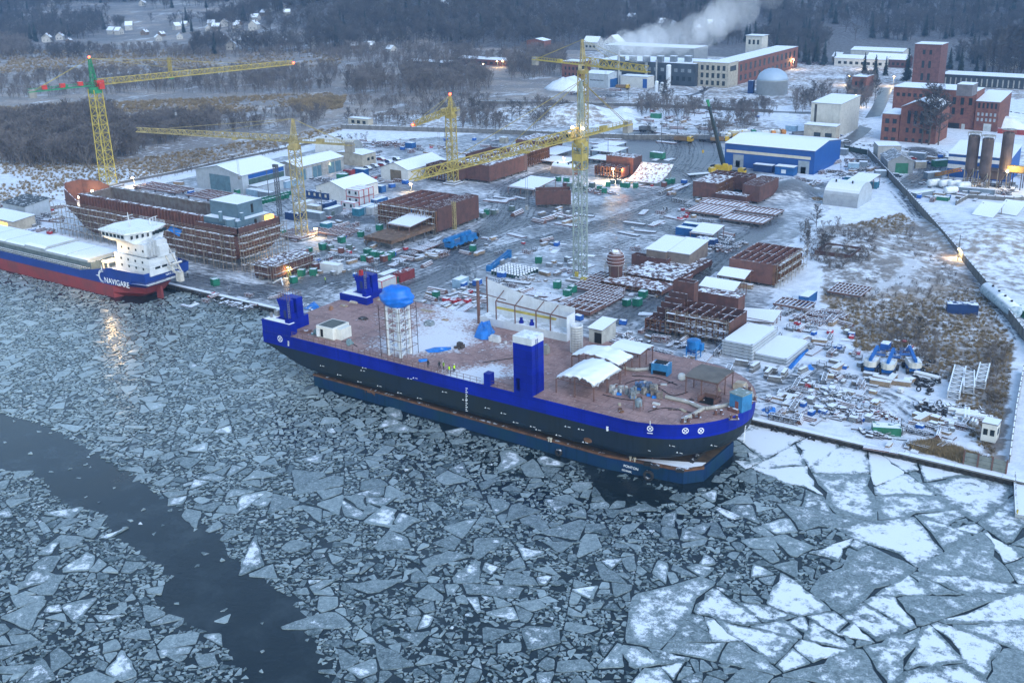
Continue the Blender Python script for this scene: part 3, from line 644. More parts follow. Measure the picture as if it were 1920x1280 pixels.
# ---- the big blue barge
DZ=10.; VN,VF=159.6,192.4; VC=(VN+VF)/2
B=thing('barge','long flat deck barge with royal blue topsides and navy hull on a floating pontoon','barge',(-130,VC,0)); ox,oy=-130,VC
def ring(z,us,uc,a,b,n=26):
    pts=[(us,VC-b*1.0),]
    m=30
    pts=[(us+(uc-us)*k/m,VC-b) for k in range(m)]+[(uc+a*math.sin(PI*k/n),VC-b*math.cos(PI*k/n)) for k in range(n+1)]+[(uc-(uc-us)*(k+1)/m,VC+b) for k in range(m)]
    return [(x-ox,y-oy,z) for x,y in pts]
HB=(VF-VN)/2
prof=[(10.,-180,-90,17.4,HB),(8.6,-180,-90,17.4,HB),(7.2,-180,-90,17.3,HB),(6.2,-176.5,-90,17.1,HB),(5,-173,-90,16.7,HB),(4,-169.5,-90,16.,HB),(3.4,-167,-90,15.,HB-.15),(2.75,-164,-90,13.2,HB-.7)]
m=MB(); m.loft([ring(*p) for p in prof[:3]]); m.build('topside',RBLUE,B)
m=MB(); m.loft([ring(*p) for p in prof[2:]]); n=len(m.v); r=ring(*prof[-1]); m.f.append(tuple(range(n-len(r),n))); m.build('bottom_hull',NAVY,B)
# deck as a fine sheet with a snow cover that lies where it was left
t=NT('primer_deck'); n1=t.noise(.35,6,.65); n2=t.noise(1.6,5,.6); n3=t.noise(.08,3,.5)
base=t.mix(t.ramp(n1,.35,.65),(.37,.225,.20,1),(.24,.14,.125,1)); base=t.mix(t.math('MULTIPLY',t.ramp(n2,.56,.7),.6),base,(.52,.41,.39,1)); base=t.mix(t.math('MULTIPLY',t.ramp(t.noise(.5,5,.7,scale=(1,3,1)),.62,.7),.55),base,(.09,.05,.045,1))
wv=t.new('ShaderNodeTexBrick'); mp=t.new('ShaderNodeMapping'); t.t.links.new(t.pos().outputs['Position'],mp.inputs[0]); t.t.links.new(mp.outputs[0],wv.inputs[0]); wv.inputs['Scale'].default_value=.12; wv.inputs['Mortar Size'].default_value=.006; wv.inputs['Color1'].default_value=(1,1,1,1); wv.inputs['Color2'].default_value=(.9,.9,.9,1); wv.inputs['Mortar'].default_value=(.30,.27,.27,1)
mm=t.new('ShaderNodeMix',data_type='RGBA',blend_type='MULTIPLY'); mm.inputs[0].default_value=.8; t.put(base,mm.inputs[6]); t.t.links.new(wv.outputs[0],mm.inputs[7])
sn=t.math('ADD',t.attr('snow'),t.math('MULTIPLY',t.math('SUBTRACT',n2,.5),1.7)); sn=t.math('ADD',sn,t.math('MULTIPLY',t.math('SUBTRACT',n1,.5),1.3)); t.put(t.mix(t.math('MULTIPLY',t.ramp(sn,.25,.75),.9),mm.outputs[2],(.72,.74,.79,1)),t.b.inputs['Base Color']); t.b.inputs['Roughness'].default_value=.7
m=MB(); us=[-180+i*.75 for i in range(int((17.4+90)/.75)+1)]+[-72.62]; W=[]; sv=[]
blobs=[(800,640,60,.5),(880,600,60,.45),(740,640,40,.4),(840,560,40,.5),(980,700,20,.5),(760,650,30,.75),(850,640,40,.7),(860,705,34,.75),(905,705,26,.8),(770,590,40,.4),(880,575,50,.75),(810,610,40,.5),(960,650,30,.45),(700,600,40,.2),(930,690,30,.6),(1000,690,20,.2),(870,540,30,.6)]
bw=[(P(x,y,DZ),r/9.,k) for x,y,r,k in blobs]
for u in us:
    h=HB if u<-90 else HB*math.sqrt(max(0,1-((u+90)/17.4)**2)); h=max(h,.01)
    for j in range(41):
        v=VC-h+2*h*j/40; W.append((u-ox,v-oy,DZ-.02)); sv.append(min(1,sum(k*1.05*math.exp(-((u-q.x)**2+(v-q.y)**2)/(r*r*1.5)) for q,r,k in bw)))
m.v=W; m.f=[(i*41+j,(i+1)*41+j,(i+1)*41+j+1,i*41+j+1) for i in range(len(us)-1) for j in range(40)]
o=m.build('deck',t.m,B); at=o.data.attributes.new('snow','FLOAT','POINT'); at.data.foreach_set('value',np.array(sv,np.float32))
# stern mooring houses: raised blocks with a slotted tower on each
def bpart(nm,mm,par=B,mt=RBLUE): return mm.build(nm,mt,par)
for nm,v0,v1,near in (('near',VN,VN+8,1),('far',VF-8.,VF,0)):
    a=v0-oy; b=v1-oy; u0=-180-ox+.05
    m=MB(); m.prism([(u0,a+.03),(u0+8.5,a+.03),(u0+8.5,a+2.2),(u0+6.4,a+2.2),(u0+6.4,b-.03),(u0,b-.03)],DZ,DZ+(2.5 if near else 1.6))
    h=bpart('mooring_house',m)
    m=MB(); m.bx(u0+.4,u0+8.2,a+.4,a+1.9,DZ+(2.505 if near else 1.605),DZ+(2.6 if near else 1.7)); m.bx(u0+.4,u0+2.2,a+2,b-.4,DZ+(2.505 if near else 1.605),DZ+(2.6 if near else 1.7)); m.build('snow_cover',mat('fresh_snow',SNOW[:3],.9,var=.08),h)
    th=7.0 if near else 5.8; tx=u0+3.0; ty=(a+b)/2-1.2
    m=MB(); m.prism([(tx,ty),(tx+3.6,ty),(tx+3.6,ty+.9),(tx+2.6,ty+.9),(tx+2.6,ty+1.7),(tx+3.6,ty+1.7),(tx+3.6,ty+3.6),(tx,ty+3.6)],DZ+(2.5 if near else 1.6),DZ+(7.0 if near else 5.8)); m.ypr([(tx-.7,DZ+th-.3),(tx,DZ+th-2),(tx,DZ+th-.6)],ty,ty+3.6); tw=bpart('tower',m)
    m=MB()
    for k in range(14):
        x=tx+(k%5)*.85; y=ty+(0 if k<5 else 3.5 if k<10 else (k-9)*.7); x=x if k<10 else tx; m.beam((x,y,DZ+th-.3),(x,y,DZ+th+1.3),.07)
    for z in (th+.7,th+1.3):
        m.beam((tx,ty,DZ+z),(tx+3.4,ty,DZ+z),.06); m.beam((tx,ty+3.5,DZ+z),(tx+3.4,ty+3.5,DZ+z),.06); m.beam((tx,ty,DZ+z),(tx,ty+3.5,DZ+z),.06)
    m.build('handrail',RAIL,tw)
    MB().bx(tx+1.2,tx+2.0,ty-.05,ty-.004,DZ+2.7,DZ+4.5).build('door',mat('worn_navy_door',(.01,.02,.12),.6),tw); q=MB(); [q.beam((tx+2.7,ty-.1,DZ+2.7+k*.4),(tx+3.2,ty-.1,DZ+2.7+k*.4),.05) for k in range(10)]; q.beam((tx+2.7,ty-.1,DZ+2.6),(tx+2.7,ty-.1,DZ+7),.06).beam((tx+3.2,ty-.1,DZ+2.6),(tx+3.2,ty-.1,DZ+7),.06); q.build('ladder',STEEL,tw)
    m=MB(); m.rb(u0+5.6,(a+b)/2+.2,DZ+(2.5 if near else 1.6),1.6,2.4,1.2); m.rb(u0+7.3,a+1.3,DZ,1.2,1.4,3.2) ; m.build('vent_trunk',RBLUE,h)
    if near:
        m=MB(); m.rb(u0+1.6,ty+.5,DZ+2.6,1.0,1.0,1.3); m.rb(u0+1.3,ty-1,DZ+2.6,.5,.5,1.1); m.build('winch',STEEL,h)
    else:
        m=MB(); m.rb(tx+1.2,ty+.6,DZ+th,.7,.7,1.2); m.build('flag',mat('red_flag',(.55,.02,.03),.8),tw)
m=MB()
for k in range(38):
    u=-171+k*1.6; 
    if -113.5<u<-108 or -120<u<-118: continue
    m.beam((u-ox,VN-oy+.15,DZ),(u-ox,VN-oy+.15,DZ+1.1),.07)
for a,b in ((-171,-153),(-151.5,-120.4),(-118,-113.2)):
    for z in (.55,1.1): m.beam((a-ox,VN-oy+.15,DZ+z),(b-ox,VN-oy+.15,DZ+z),.06)
m.build('handrail',RAIL,B)
# marks on the hull: crossed circles, draught scales, load marks
def markring(m,c,ex,ey,r,w,n=20):
    for k in range(n):
        a0,a1=2*PI*k/n,2*PI*(k+1)/n; m.poly(*[c+ex*(rr*math.cos(a))+ey*(rr*math.sin(a)) for rr,a in ((r,a0),(r,a1),(r-w,a1),(r-w,a0))])
def crossmark(c,ex,ey,r=.8):
    m=MB(); c=Vector(c)-Vector((ox,oy,0)); markring(m,c,ex,ey,r,r*.22)
    for s in (1,-1):
        d=(ex+ey*s).normalized(); q=(ex-ey*s).normalized()*(r*.11); m.poly(c-d*r*.8-q,c+d*r*.8-q,c+d*r*.8+q,c-d*r*.8+q)
    return m
Z=Vector((0,0,1))
def onbow(px,py,off=.07):
    d=CF+CR*((px-960)/F)-CU*((py-640)/F)
    p=Vector((0,0,HC)); k=100.
    while k<400:
        q=p+d*k
        e=((q.x+90)/17.35)**2+((q.y-VC)/HB)**2 if q.x>-90 else (abs(q.y-VC)/HB)**2
        if e<1: break
        k+=.05
    n=Vector(((q.x+90)/17.35**2 if q.x>-90 else 0,(q.y-VC)/HB**2,0)).normalized(); return q+n*off,Vector((-n.y,n.x,0))
for px,py,r in ((525,635,.75),(1219,803,.55),(1285,807,.58),(1314,807,.58)):
    if px<600: c=PV(px,py,VN-.03); ex=Vector((1,0,0))
    else: c,ex=onbow(px,py)
    crossmark(c,ex,Z,r).build('hull_mark',LWHITE,B)
m=MB()
c,ex=onbow(1219,803); c-=Vector((ox,oy,0)); m.poly(c+Z*.7-ex*.06,c+Z*.7+ex*.06,c+Z*1.5+ex*.06,c+Z*1.5-ex*.06); m.poly(c-Z*.95-ex*.5,c-Z*.95+ex*.5,c-Z*.8+ex*.5,c-Z*.8-ex*.5); m.build('load_mark',LWHITE,B)
for px,y0,y1,kind in ((539,640,648,0),(873,728,770,1),(1137,800,818,1),(1397,800,830,1)):
    m=MB()
    for k in range(13):
        py=y0+(y1-y0)*k/12
        if px<1000: c=PV(px,py,VN-.03); e=Vector((1,0,0))
        else:
            c,e=onbow(px,py,.05)
            if c.z<7.2: c+=Vector((c.x+90,c.y-VC,0)).normalized()*(-.05*(7.2-c.z)*2)
        c-=Vector((ox,oy,0)); m.poly(c,c+e*(.3 if k%2 else .5),c+e*(.3 if k%2 else .5)+Z*.16,c+Z*.16)
    m.build('draught_scale',LWHITE,B)
m=MB()
for px,py in ((601,686),(633,703),(671,716),(708,724),(746,737),(783,747),(680,690),(677,695),(765,710),(868,750),(963,792),(995,800),(1043,817),(1093,835),(1148,838),(1209,845),(1060,800),(1085,805),(1005,806),(1255,836),(940,775),(1335,836),(1270,850),(910,765),(830,735),(775,709)):
    c=PV(px,py,VN-.04) if px<1130 else onbow(px,py,.05)[0]
    if c.z<3.4: c.z=3.4
    if px>1130: c+=Vector((c.x+90,c.y-VC,0)).normalized()*(-.11*(7.2-c.z))
    c-=Vector((ox,oy,0)); m.poly(c+Vector((-.22,0,0)),c+Vector((.22,0,0)),c+Vector((.06,0,.3))); m.poly(c+Vector((.5,0,.1)),c+Vector((1.1,0,.1)),c+Vector((1.1,0,.2)),c+Vector((.5,0,.2)))
m.build('docking_mark',LWHITE,B)
m=MB()
for px in (1290,1318):
    c,e=onbow(px,846,.02); c.z=3.9; n=Vector((c.x+91.5,c.y-VC,0)).normalized(); c=Vector((-91.5,VC,3.9))+Vector((n.x*14.15,n.y*(HB-.55) if 0 else n.y*14.9,0))-Vector((ox,oy,0)); m.loft([[tuple(c+n*d+e*(r*math.cos(2*PI*k/18))+Z*(r*math.sin(2*PI*k/18))) for k in range(18)] for d,r in ((-.6,.1),(-.5,.9),(.25,.9),(.25,1.05),(-.6,1.05))])
m.build('thruster_tunnel',mat('black_opening',(.006,.007,.008),.8),B)
m=MB(); c=PV(1102,825,VN-.03)-Vector((ox,oy,0)); m.poly(*[c+Vector((.9*math.cos(k*.52),0,.5*math.sin(k*.52))) for k in range(12)]); m.build('rust_patch',RUSTB,B)
# tall casing on the near side with an open doorway
m=MB(); x0,x1,y0,y1=-112.6-ox,-108.4-ox,VN-oy-.03,VN-oy+3.9; zt=DZ+10
m.bx(x0+1.35,x1,y0,y1,DZ,zt); m.bx(x0,x0+.35,y0,y1,DZ,zt); m.bx(x0+.351,x0+1.349,y0,y1,DZ+3,zt); m.bx(x0+.351,x0+1.349,y0,y1,DZ-.02,DZ+.5)
cs=m.build('funnel_casing',RBLUE,B); m=MB(); m.bx(x0-.02,x1+.02,y0-.02,y1+.02,zt,zt+1.35); m.build('casing_top',WHITE,cs)
q=MB(); [q.beam((x1+.12,y0+1.2,DZ+.4+k*.45),(x1+.12,y0+1.8,DZ+.4+k*.45),.05) for k in range(24)]; q.beam((x1+.12,y0+1.2,DZ),(x1+.12,y0+1.2,DZ+11),.06).beam((x1+.12,y0+1.8,DZ),(x1+.12,y0+1.8,DZ+11),.06); q.build('ladder',RBLUE,cs)
m=MB(); m.bx(-119.6-ox,-118.2-ox,VN-oy-.02,VN-oy+1.5,DZ,DZ+2.4); m.build('locker',RBLUE,B)
# ---- the pontoon beneath
PB=mat('worn_blue_pontoon_paint',(.005,.028,.085),.6,var=.45,sc=.15,streak=.6,col2=(.006,.034,.065),spec=.15); PD=mat('muddy_pontoon_deck',(.10,.065,.038),.85,var=.6,sc=.5,col2=(.05,.035,.025))
pn=thing('pontoon','low worn blue pontoon carrying the big blue barge, snow and tyres at its bow end','pontoon',(-120,176,0)); px0,py0=-120,176
def pp(*L): return [(a-px0,b-py0) for a,b in L]
poly=pp((-167,161.2),(-93,160.4),(-78.6,162.6),(-76.0,165.5),(-76,178),(-167,178))
m=MB(); m.prism(poly,-4,1.6); m.build('pontoon_hull',PB,pn)
m=MB(); m.prism(pp((-166.7,161.5),(-93,160.75),(-78.9,162.9),(-76.4,165.7),(-76.3,177.7),(-166.7,177.7)),1.6,1.64); m.build('deck',PD,pn)
m=MB(); m.prism(pp((-88,161.75),(-78.9,163.1),(-76.6,165.8),(-76.5,167.2),(-80,165.4),(-85,163.4)),1.644,1.7); m.build('deck_snow',mat('fresh_snow',SNOW[:3]),pn)
m=MB()
for k in range(46):
    for v in (165,169,173,176): m.rb(-162+k*1.5-px0,v-py0,1.64,.6,1.4,1.1)
m.build('keel_blocks',mat('oak_keel_block',(.11,.085,.06),.9),pn)
m=MB()
for px,py in ((1029,827),(1033,828),(1070,826),(1077,828),(1182,863),(1190,865)):
    q=P(px,py,1.5); m.tube((q.x-px0,q.y-py0,1.5),(q.x-px0,q.y-py0,2.1),.16,8); m.lathe([(.05,.58),(.3,.62),(.3,.78),(.05,.84)],8,(q.x-px0,q.y-py0,1.5))
m.build('bollard',mat('cream_bollard',(.55,.5,.4),.7),pn)
for a,b,zt in ((-131,-126,.4),(-124.5,-113,-.1),(-111,-107,.5),(-152,-149,.9)):
    g=random.Random(int(-a)); L=[(a+(b-a)*k/9+g.gauss(0,.2),zt+g.uniform(-.7,.5)) for k in range(10)]
    MB().poly(*([(x-px0,160.95-py0-.06,z) for x,z in L]+[(b-px0,160.95-py0-.06,1.58),(a-px0,160.95-py0-.06,1.58)])).build('rust_patch',RUSTB,pn)
m=MB(); m.prism(pp((-167.1,161.1),(-93,160.3),(-78.5,162.5),(-75.9,165.4),(-76.2,165.8),(-78.9,163.1),(-93,160.9),(-167.1,161.7)),1.3,1.72); m.build('rubbing_strip',RUSTB,pn)
text_part('lettering','PONTON',.7,LWHITE,pn,frame((PV(1169,876,160.3).x-px0,PV(1169,876,160.6).y-py0-.28,.35),(1,.0,0),Z))
text_part('lettering','GDANSK',.5,LWHITE,pn,frame((PV(1166,880,160.3).x-px0,160.3-py0-.04,-.45),(1,0,0),Z))
m=MB(); c=PV(1133,866,160.75); m.poly(*[Vector((c.x-px0+.35*math.cos(k*.52),160.62-py0,.1+.42*math.sin(k*.52))) for k in range(12)]); m.bx(c.x-px0-1.2,c.x-px0+.8,160.55-py0,160.63-py0,.8,1.1); m.build('load_mark',LWHITE,pn)
for k,(px,py,r,axis) in enumerate(((1217,890,1.0,1),(1052,853,.7,1))):
    q=PV(px,py,161); o=bpy.data.objects.new('tyre',tyre_mb(r,.6).mesh('fender_tyre',RUB,True)); COL.objects.link(o); o.location=(q.x,160.2+(.55 if px>1200 else -.05),-.3); o.rotation_euler=(PI/2,0,.15 if px>1200 else 0); tag(o,'big black tyre fender hanging on the pontoon bow' if px>1200 else 'dark tyre fender hanging midway along the pontoon side','tyre','tyres hung as fenders along the quay')
for i,(px,py) in enumerate(((1215,872),(1228,877),(1275,884),(1300,866),(1308,858),(1315,852),(1322,846))):
    q=P(px,py,1.55); o=tag(MB().rb(0,0,0,1.5,.7,.5).bx(-.5,.5,-.36,.36,.1,.62).build('fender_block',RUB),'black rubber fender block','fender','rubber blocks on the pontoon bow'); o.location=q; o.rotation_euler=(0,0,.3 if px<1290 else 1.5); rep(o,'black rubber fender block',px,py)
q=P(1219,858,1.5); o=thing('generator','small orange red generator under the barge bow','generator',q); MB().bx(-.8,.8,-.5,.5,.3,1.3).build('housing',mat('orange_red_paint',(.6,.07,.03),.5),o); MB().bx(-.7,-.6,-.4,.4,0,.3).bx(.6,.7,-.4,.4,0,.3).bx(-.5,.3,-.3,.3,1.3,1.5).build('frame',STEEL,o)
# ---- the moored cargo ship
CB=mat('mid_blue_hull_paint',(.008,.045,.26),.4,var=.2,sc=.2,streak=.15); CRD=mat('red_antifouling',(.235,.035,.04),.6,var=.3,sc=.2,streak=.25,col2=(.17,.04,.045))
cx,cy=-260,185.2; C=thing('cargo_ship','blue and red cargo ship with white wheelhouse and snowy hatch covers moored at the quay','cargo ship',(cx,cy,0))
def cr(z,u1,b,taper=0,bs=None):
    "half-breadth outline: stern at u1, parallel body, bow off to the left"
    bs=b if bs is None else bs; L=[(-352,0.3),(-346,b*.55),(-338,b*.9),(-328,b),(-300,b),(-275,b),(-262,b*.99+0*bs),(u1-5,(b+bs)/2 if taper else b*.97),(u1,bs)]
    w=1.+.42*max(0,min(1,(z-2.6)/2))
    return [(x-cx,-y,z) for x,y in L]+[(x-cx,y*(w if x>-268 else 1),z) for x,y in L[::-1]]
top=[cr(7.4,-248.4,7,0,6.2),cr(5,-248.4,7,0,6.0),cr(3.9,-249.4,7,0,5.4),cr(2.6,-251,7,1,4.2)]
mid=[(x,y,(2.7 if x>-262-cx else 2.5)) for x,y,z in top[-1]]
top[-1]=mid
# sheer: the midship bulwark is lower than the stern
for rr in top[:1]:
    for i,(x,y,z) in enumerate(rr):
        if -330-cx<x<-274-cx: rr[i]=(x,y,4.9)
for rr in top[1:3]:
    for i,(x,y,z) in enumerate(rr):
        if -330-cx<x<-274-cx: rr[i]=(x,y,min(z,4.2 if z>4 else 3.))
m=MB(); m.loft(top); m.build('topside',CB,C)
m=MB(); m.loft([mid,cr(.5,-252.5,6.9,1,3.),cr(-1.2,-256,6.8,1,1.2),cr(-3,-258,6.6,1,.5)]); m.build('bottom_hull',CRD,C)
m=MB(); m.poly(*[(x,y,4.2) for x,y,z in cr(0,-248.6,6.9,0,5.9)]); m.build('deck',mat('green_grey_deck',(.10,.12,.12),.7,snow=.6),C)
m=MB()
for u in (-253.5,-254.5): m.tube((u-cx,0,.6),(u-cx,0,-3),.001)
m=MB(); m.bx(-251.8-cx,-249.9-cx,-.35,.35,-4,2.4); m.build('rudder',CRD,C)
m=MB(); m.tube((-258-cx,0,-1.9),(-254-cx,0,-1.9),.75,12,.45); m.build('propeller_hub',CRD,C)
SNOWY=mat('snowy_hatch_steel',(.30,.34,.37),.6,snow=1.,var=.2)
m=MB(); m.bx(-345-cx,-272.5-cx,-5.4,5.4,4.2,6.9); m.build('hatch_coaming',mat('hatch_coaming_grey',(.13,.17,.18),.6,snow=.4,streak=.4),C)
for k in range(7):
    u0=-343+k*10; hh=1.0 if k!=4 else 1.7
    MB().xpr([(-5.7,6.9),(5.7,6.9),(5.7,6.9+hh*.7),(4.8,6.9+hh),(-4.8,6.9+hh),(-5.7,6.9+hh*.7)],u0-cx,u0+9.75-cx).build('hatch_cover',SNOWY,C)
m=MB()
for k in range(58):
    u=-330+k-cx
    for s in (-1,1): m.beam((u,s*5.5,5.4),(u,s*6.2,5.4),.12); m.beam((u,s*6.75,4.7),(u,s*6.75,5.9),.05)
for s in (-1,1):
    for z in (5.4,5.9): m.beam((-330-cx,s*6.75,z),(-273-cx,s*6.75,z),.06)
    m.tube((-330-cx,s*6.1,5.55),(-276-cx,s*6.1,5.55),.16,6); m.tube((-330-cx,s*6.45,5.1),(-276-cx,s*6.45,5.1),.1,6)
m.build('handrail',mat('grey_handrail',(.45,.47,.48),.5,snow=.5),C)
hs=MB(); hs.bx(-270.5-cx,-255.2-cx,-5.6,5.6,4.2,7.4); hs.bx(-268.5-cx,-254-cx,-5.,5.,7.4,13.); hs.bx(-267.5-cx,-256-cx,-4.3,4.3,13.,17.); hs.bx(-262-cx,-254.6-cx,-4.8,-2.,7.4,9.8); H_=hs.build('superstructure',WHITE,C)
m=MB(); m.loft([[(-268.6-cx,-5.2,17),(-258.6-cx,-5.2,17),(-257.6-cx,0,17),(-258.6-cx,5.2,17),(-268.6-cx,5.2,17),(-270-cx,0,17)],[(-270-cx,-7.2,18.6),(-260-cx,-7.2,18.6),(-257.2-cx,0,18.6),(-260-cx,7.2,18.6),(-270-cx,7.2,18.6),(-271.6-cx,0,18.6)],[(-270.2-cx,-7.2,20.4),(-260-cx,-7.2,20.4),(-257.2-cx,0,20.4),(-260-cx,7.2,20.4),(-270.2-cx,7.2,20.4),(-271.8-cx,0,20.4)]],cap=True); BR=m.build('bridge',WHITE,C)
m=MB(); m.prism([(-270.8-cx,-7.7),(-259.4-cx,-7.7),(-256.4-cx,0),(-259.4-cx,7.7),(-270.8-cx,7.7),(-272.6-cx,0)],20.4,20.8); m.build('roof',mat('snowy_white_roof',(.7,.72,.75),.6,snow=1.),BR)
for k in range(6): MB().bx(-269.7-cx+k*1.6,-268.6-cx+k*1.6,-7.26,-7.19,18.95,20.).build('window',DARKGL,BR)
for k in range(8): MB().rb(-258.55-cx+ (abs(-6.2+k*1.75)<6.5)*1.35*(1-abs(-6.2+k*1.75)/7.2)-.02,-6.2+k*1.75,18.95,.1,1.2,1.05,math.copysign(.36,-6.2+k*1.75)*-1).build('window',DARKGL,BR)
for z in (9,11.2,14.6): 
    for k in range(4): MB().bx(-266-cx+k*3,-265.4-cx+k*3,-(5.05 if z<13 else 4.35),-(4.98 if z<13 else 4.28),z,z+.75).build('window',DARKGL,H_)
for k in range(3): MB().bx(-253.98-cx,-253.9-cx,-3+k*2.6,WL+k*2.6,9.3,10.2).build('window',DARKGL,H_)
m=MB()
for z,b,u0,u1 in ((7.4,5.5,-262,-255.2),(10.2,5.4,-264,-253.8),(13.,4.8,-264,-253.6),(20.8,7.4,-270,-259.5)):
    if z!=20.8 and z!=7.4: m.bx(u0-cx,u1-cx,-b,b,z-.12,z)
    for s in (-1,1):
        for q in (.5,1.): m.beam((u0-cx,s*b,z+q),(u1-cx,s*b,z+q),.06)
        for k in range(8): m.beam((u0+(u1-u0)*k/7-cx,s*b,z),(u0+(u1-u0)*k/7-cx,s*b,z+1),.06)
    for q in (.5,1.): m.beam((u1-cx,-b,z+q),(u1-cx,b,z+q),.06)
m.build('balcony',WHITE,H_)
m=MB(); m.bx(-256-cx,-253.2-cx,WL,2.2,13,16.5); m.bx(-255.8-cx,-253.6-cx,-1.6,1.6,16.5,18.4); m.truss((-255-cx,-2.7,7.5),(-255-cx,-2.7,19),1.2,1.2,1.6,.09); m.build('exhaust_casing',WHITE,C)
m=MB(); m.tube((-265-cx,-1,20.8),(-265-cx,-1,25.5),.22,8,.12); m.beam((-265-cx,-2.8,24.4),(-265-cx,.8,24.4),.14); m.beam((-266.2-cx,-1,23.2),(-263.8-cx,-1,23.2),.16); m.tube((-264.6-cx,-1,20.8),(-264.2-cx,-1,23.4),.1,6); m.tube((-260-cx,3.5,20.8),(-260-cx,3.5,23.6),.12,6); m.tube((-260-cx,4.7,20.8),(-260-cx,4.7,23.6),.12,6); m.beam((-260-cx,2.8,23.6),(-260-cx,5.4,23.6),.15); m.tube((-263-cx,5,20.8),(-263-cx,5,22.4),.4,8,.2); m.build('mast',WHITE,C)
m=MB()
for s in (1.4,3.8): m.beam((-250.2-cx,s+.3,7.4),(-254.4-cx,s,15.),.42,.3); m.beam((-250.2-cx,s+.3,7.6),(-253.5-cx,s,9.2),.3)
m.beam((-254.4-cx,1.2,15.),(-254.4-cx,4.1,15.),.3); m.tube((-251-cx,.6,10.2),(-251-cx,5.2,10.2),.35,8); m.rb(-250.6-cx,3.6,4.2,1.6,1.6,3.2); m.build('davit',mat('cream_davit_paint',(.62,.58,.52),.5,snow=.4),C)
m=MB(); m.beam((-273-cx,-5.9,4.3),(-273-cx,-5.9,9.2),.35); m.beam((-270.8-cx,-5.9,4.3),(-270.8-cx,-5.9,9.2),.35); m.bx(-273.4-cx,-270.4-cx,-6.2,-2.,9.2,9.6); m.build('gantry',mat('cream_davit_paint',(.62,.58,.52)),C)
m=MB(); m.rb(-268.8-cx,-3.,11.2,.4,.7,.5); wl=m.build('work_light',GLOWW,C); lampobj(C,(-265.6-cx,-6.4,10.5),(1,.66,.30),2600,.4)
MB().rb(-251-cx,1.6,4.4,.2,.5,1.9).build('lit_doorway',mat('warm_lit_doorway',(1,.55,.15),emit=2.5),C)
for ob,dx,kz in ((H_,5,.86),(BR,5,.86),*((o,(4 if o.name.startswith('davit') else 5),.86) for o in C.children if o.name.split('.')[0] in('exhaust_casing','mast','davit','gantry','work_light'))): ob.location.x=dx+1; ob.scale.z=kz; ob.scale.y=.88
q0=PV(188,526,178.15); text_part('lettering','NAVIGARE',2.25,LWHITE,C,frame((PV(186.5,529,178.2).x-cx,178.05-cy-.02,2.95),(1,0,.0),Z))
m=MB(); c=Vector((PV(184,524,178.2).x-cx,178.05-cy-.02,4.55)); ex=Vector((1,0,0))
for k in range(20):
    a0,a1=R_(70)+k*R_(205)/20,R_(70)+(k+1)*R_(205)/20
    for r0,r1 in ((1.35,1.62),(1.72,1.95)): 
        w=lambda a:.35+.65*math.sin((a-R_(70))/R_(205)*PI)
        m.poly(*[c+ex*(r*math.cos(a))+Z*(r*math.sin(a)) for r,a in ((r0,a0),(r0+(r1-r0)*w(a0),a0),(r0+(r1-r0)*w(a1),a1),(r0,a1))][::-1])
m.poly(c+ex*-.28+Z*1.9,c+ex*.28+Z*1.9,c+Z*3.6); m.poly(c+ex*-1.8+Z*-.25,c+ex*-1.8+Z*.25,c+ex*-3.2); m.build('emblem',LWHITE,C)
for tx,sz,z in (('NAVI LOTA',.8,5.4),('BERGEN',.75,4.35)): text_part('lettering',tx,sz,LWHITE,C,frame((-248.15-cx-(.35 if z<5 else 0),.6+(.3 if z<5 else 0),z-(.3 if z<5 else 0)),(0,1,0),(.22 if z<5 else .0,0,1)))
C.location.x+=2.6
# ---- the hull being built on the slip
hx,hy=-290,220.5; Hh=thing('unfinished_hull','rust brown ship hull under construction wrapped in scaffolding, open hold lit inside','ship hull',(hx,hy,0))
hb=8.3
def hr(z,u1,b,u0=-333.,bb=1.): 
    L=[(u0-3*0,b*.35*bb),(u0+4,b*.62),(u0+10,b*.9),(u0+18,b),(-300,b),(-270,b),(u1,b)]; return [(x-hx,-y,z) for x,y in L]+[(x-hx,y,z) for x,y in L[::-1]]
m=MB(); m.loft([hr(9.2,-245.3,hb,-334,1.4),hr(6,-246,hb,-332),hr(3.5,-248.5,hb*.95,-330),hr(1.2,-252,hb*.8,-327)]); m.build('hull_plating',RUST,Hh)
DK=mat('rusty_tank_top',(.10,.055,.045),.85,snow=.6); o8=[p for p in hr(0,-245.6,hb-.3,-333,1.2)]
m=MB(); m.prism([(x,y) for x,y,z in o8 if x<-321-hx],8.05,8.2); m.prism([(-322-hx,-6.3),(-322-hx,-hb+.9),(-300-hx,-hb+.3),(-262-hx,-hb+.3),(-262-hx,-6.3)],8.05,8.2); m.prism([(-262-hx,6.3),(-262-hx,hb-.3),(-300-hx,hb-.3),(-322-hx,hb-.9),(-322-hx,6.3)],8.05,8.2); m.bx(-262-hx,-245.7-hx,-hb+.3,hb-.3,8.05,8.2); m.build('deck',DK,Hh)
MB().bx(-321.5-hx,-262-hx,-5.6,5.6,2.4,2.6).build('hold_floor',mat('dark_hold_floor',(.05,.032,.026),.85,snow=.25,var=.5),Hh)
WALLM=mat('weathered_coaming',(.20,.18,.17),.7,snow=.4,streak=.6,col2=(.14,.10,.085))
for s,nm in ((-1,'near'),(1,'far')):
    m=MB(); y=s*6.0; m.bx(-322-hx,-262-hx,y-.35,y+.35,2.4,12.4); m.bx(-322-hx,-262-hx,y-.7,y+.7,12.4,12.6); m.bx(-321.4-hx,-262-hx,y-s*.36-.5*(s>0),y-s*.36+.5*(s<0),8.8,9.)
    for k in range(40): m.bx(-321+k*1.5-hx,-320.8+k*1.5-hx,y+s*.35,y+s*1.15,8.2,12.3)
    m.build('hold_coaming',WALLM if s>0 else RUST,Hh)
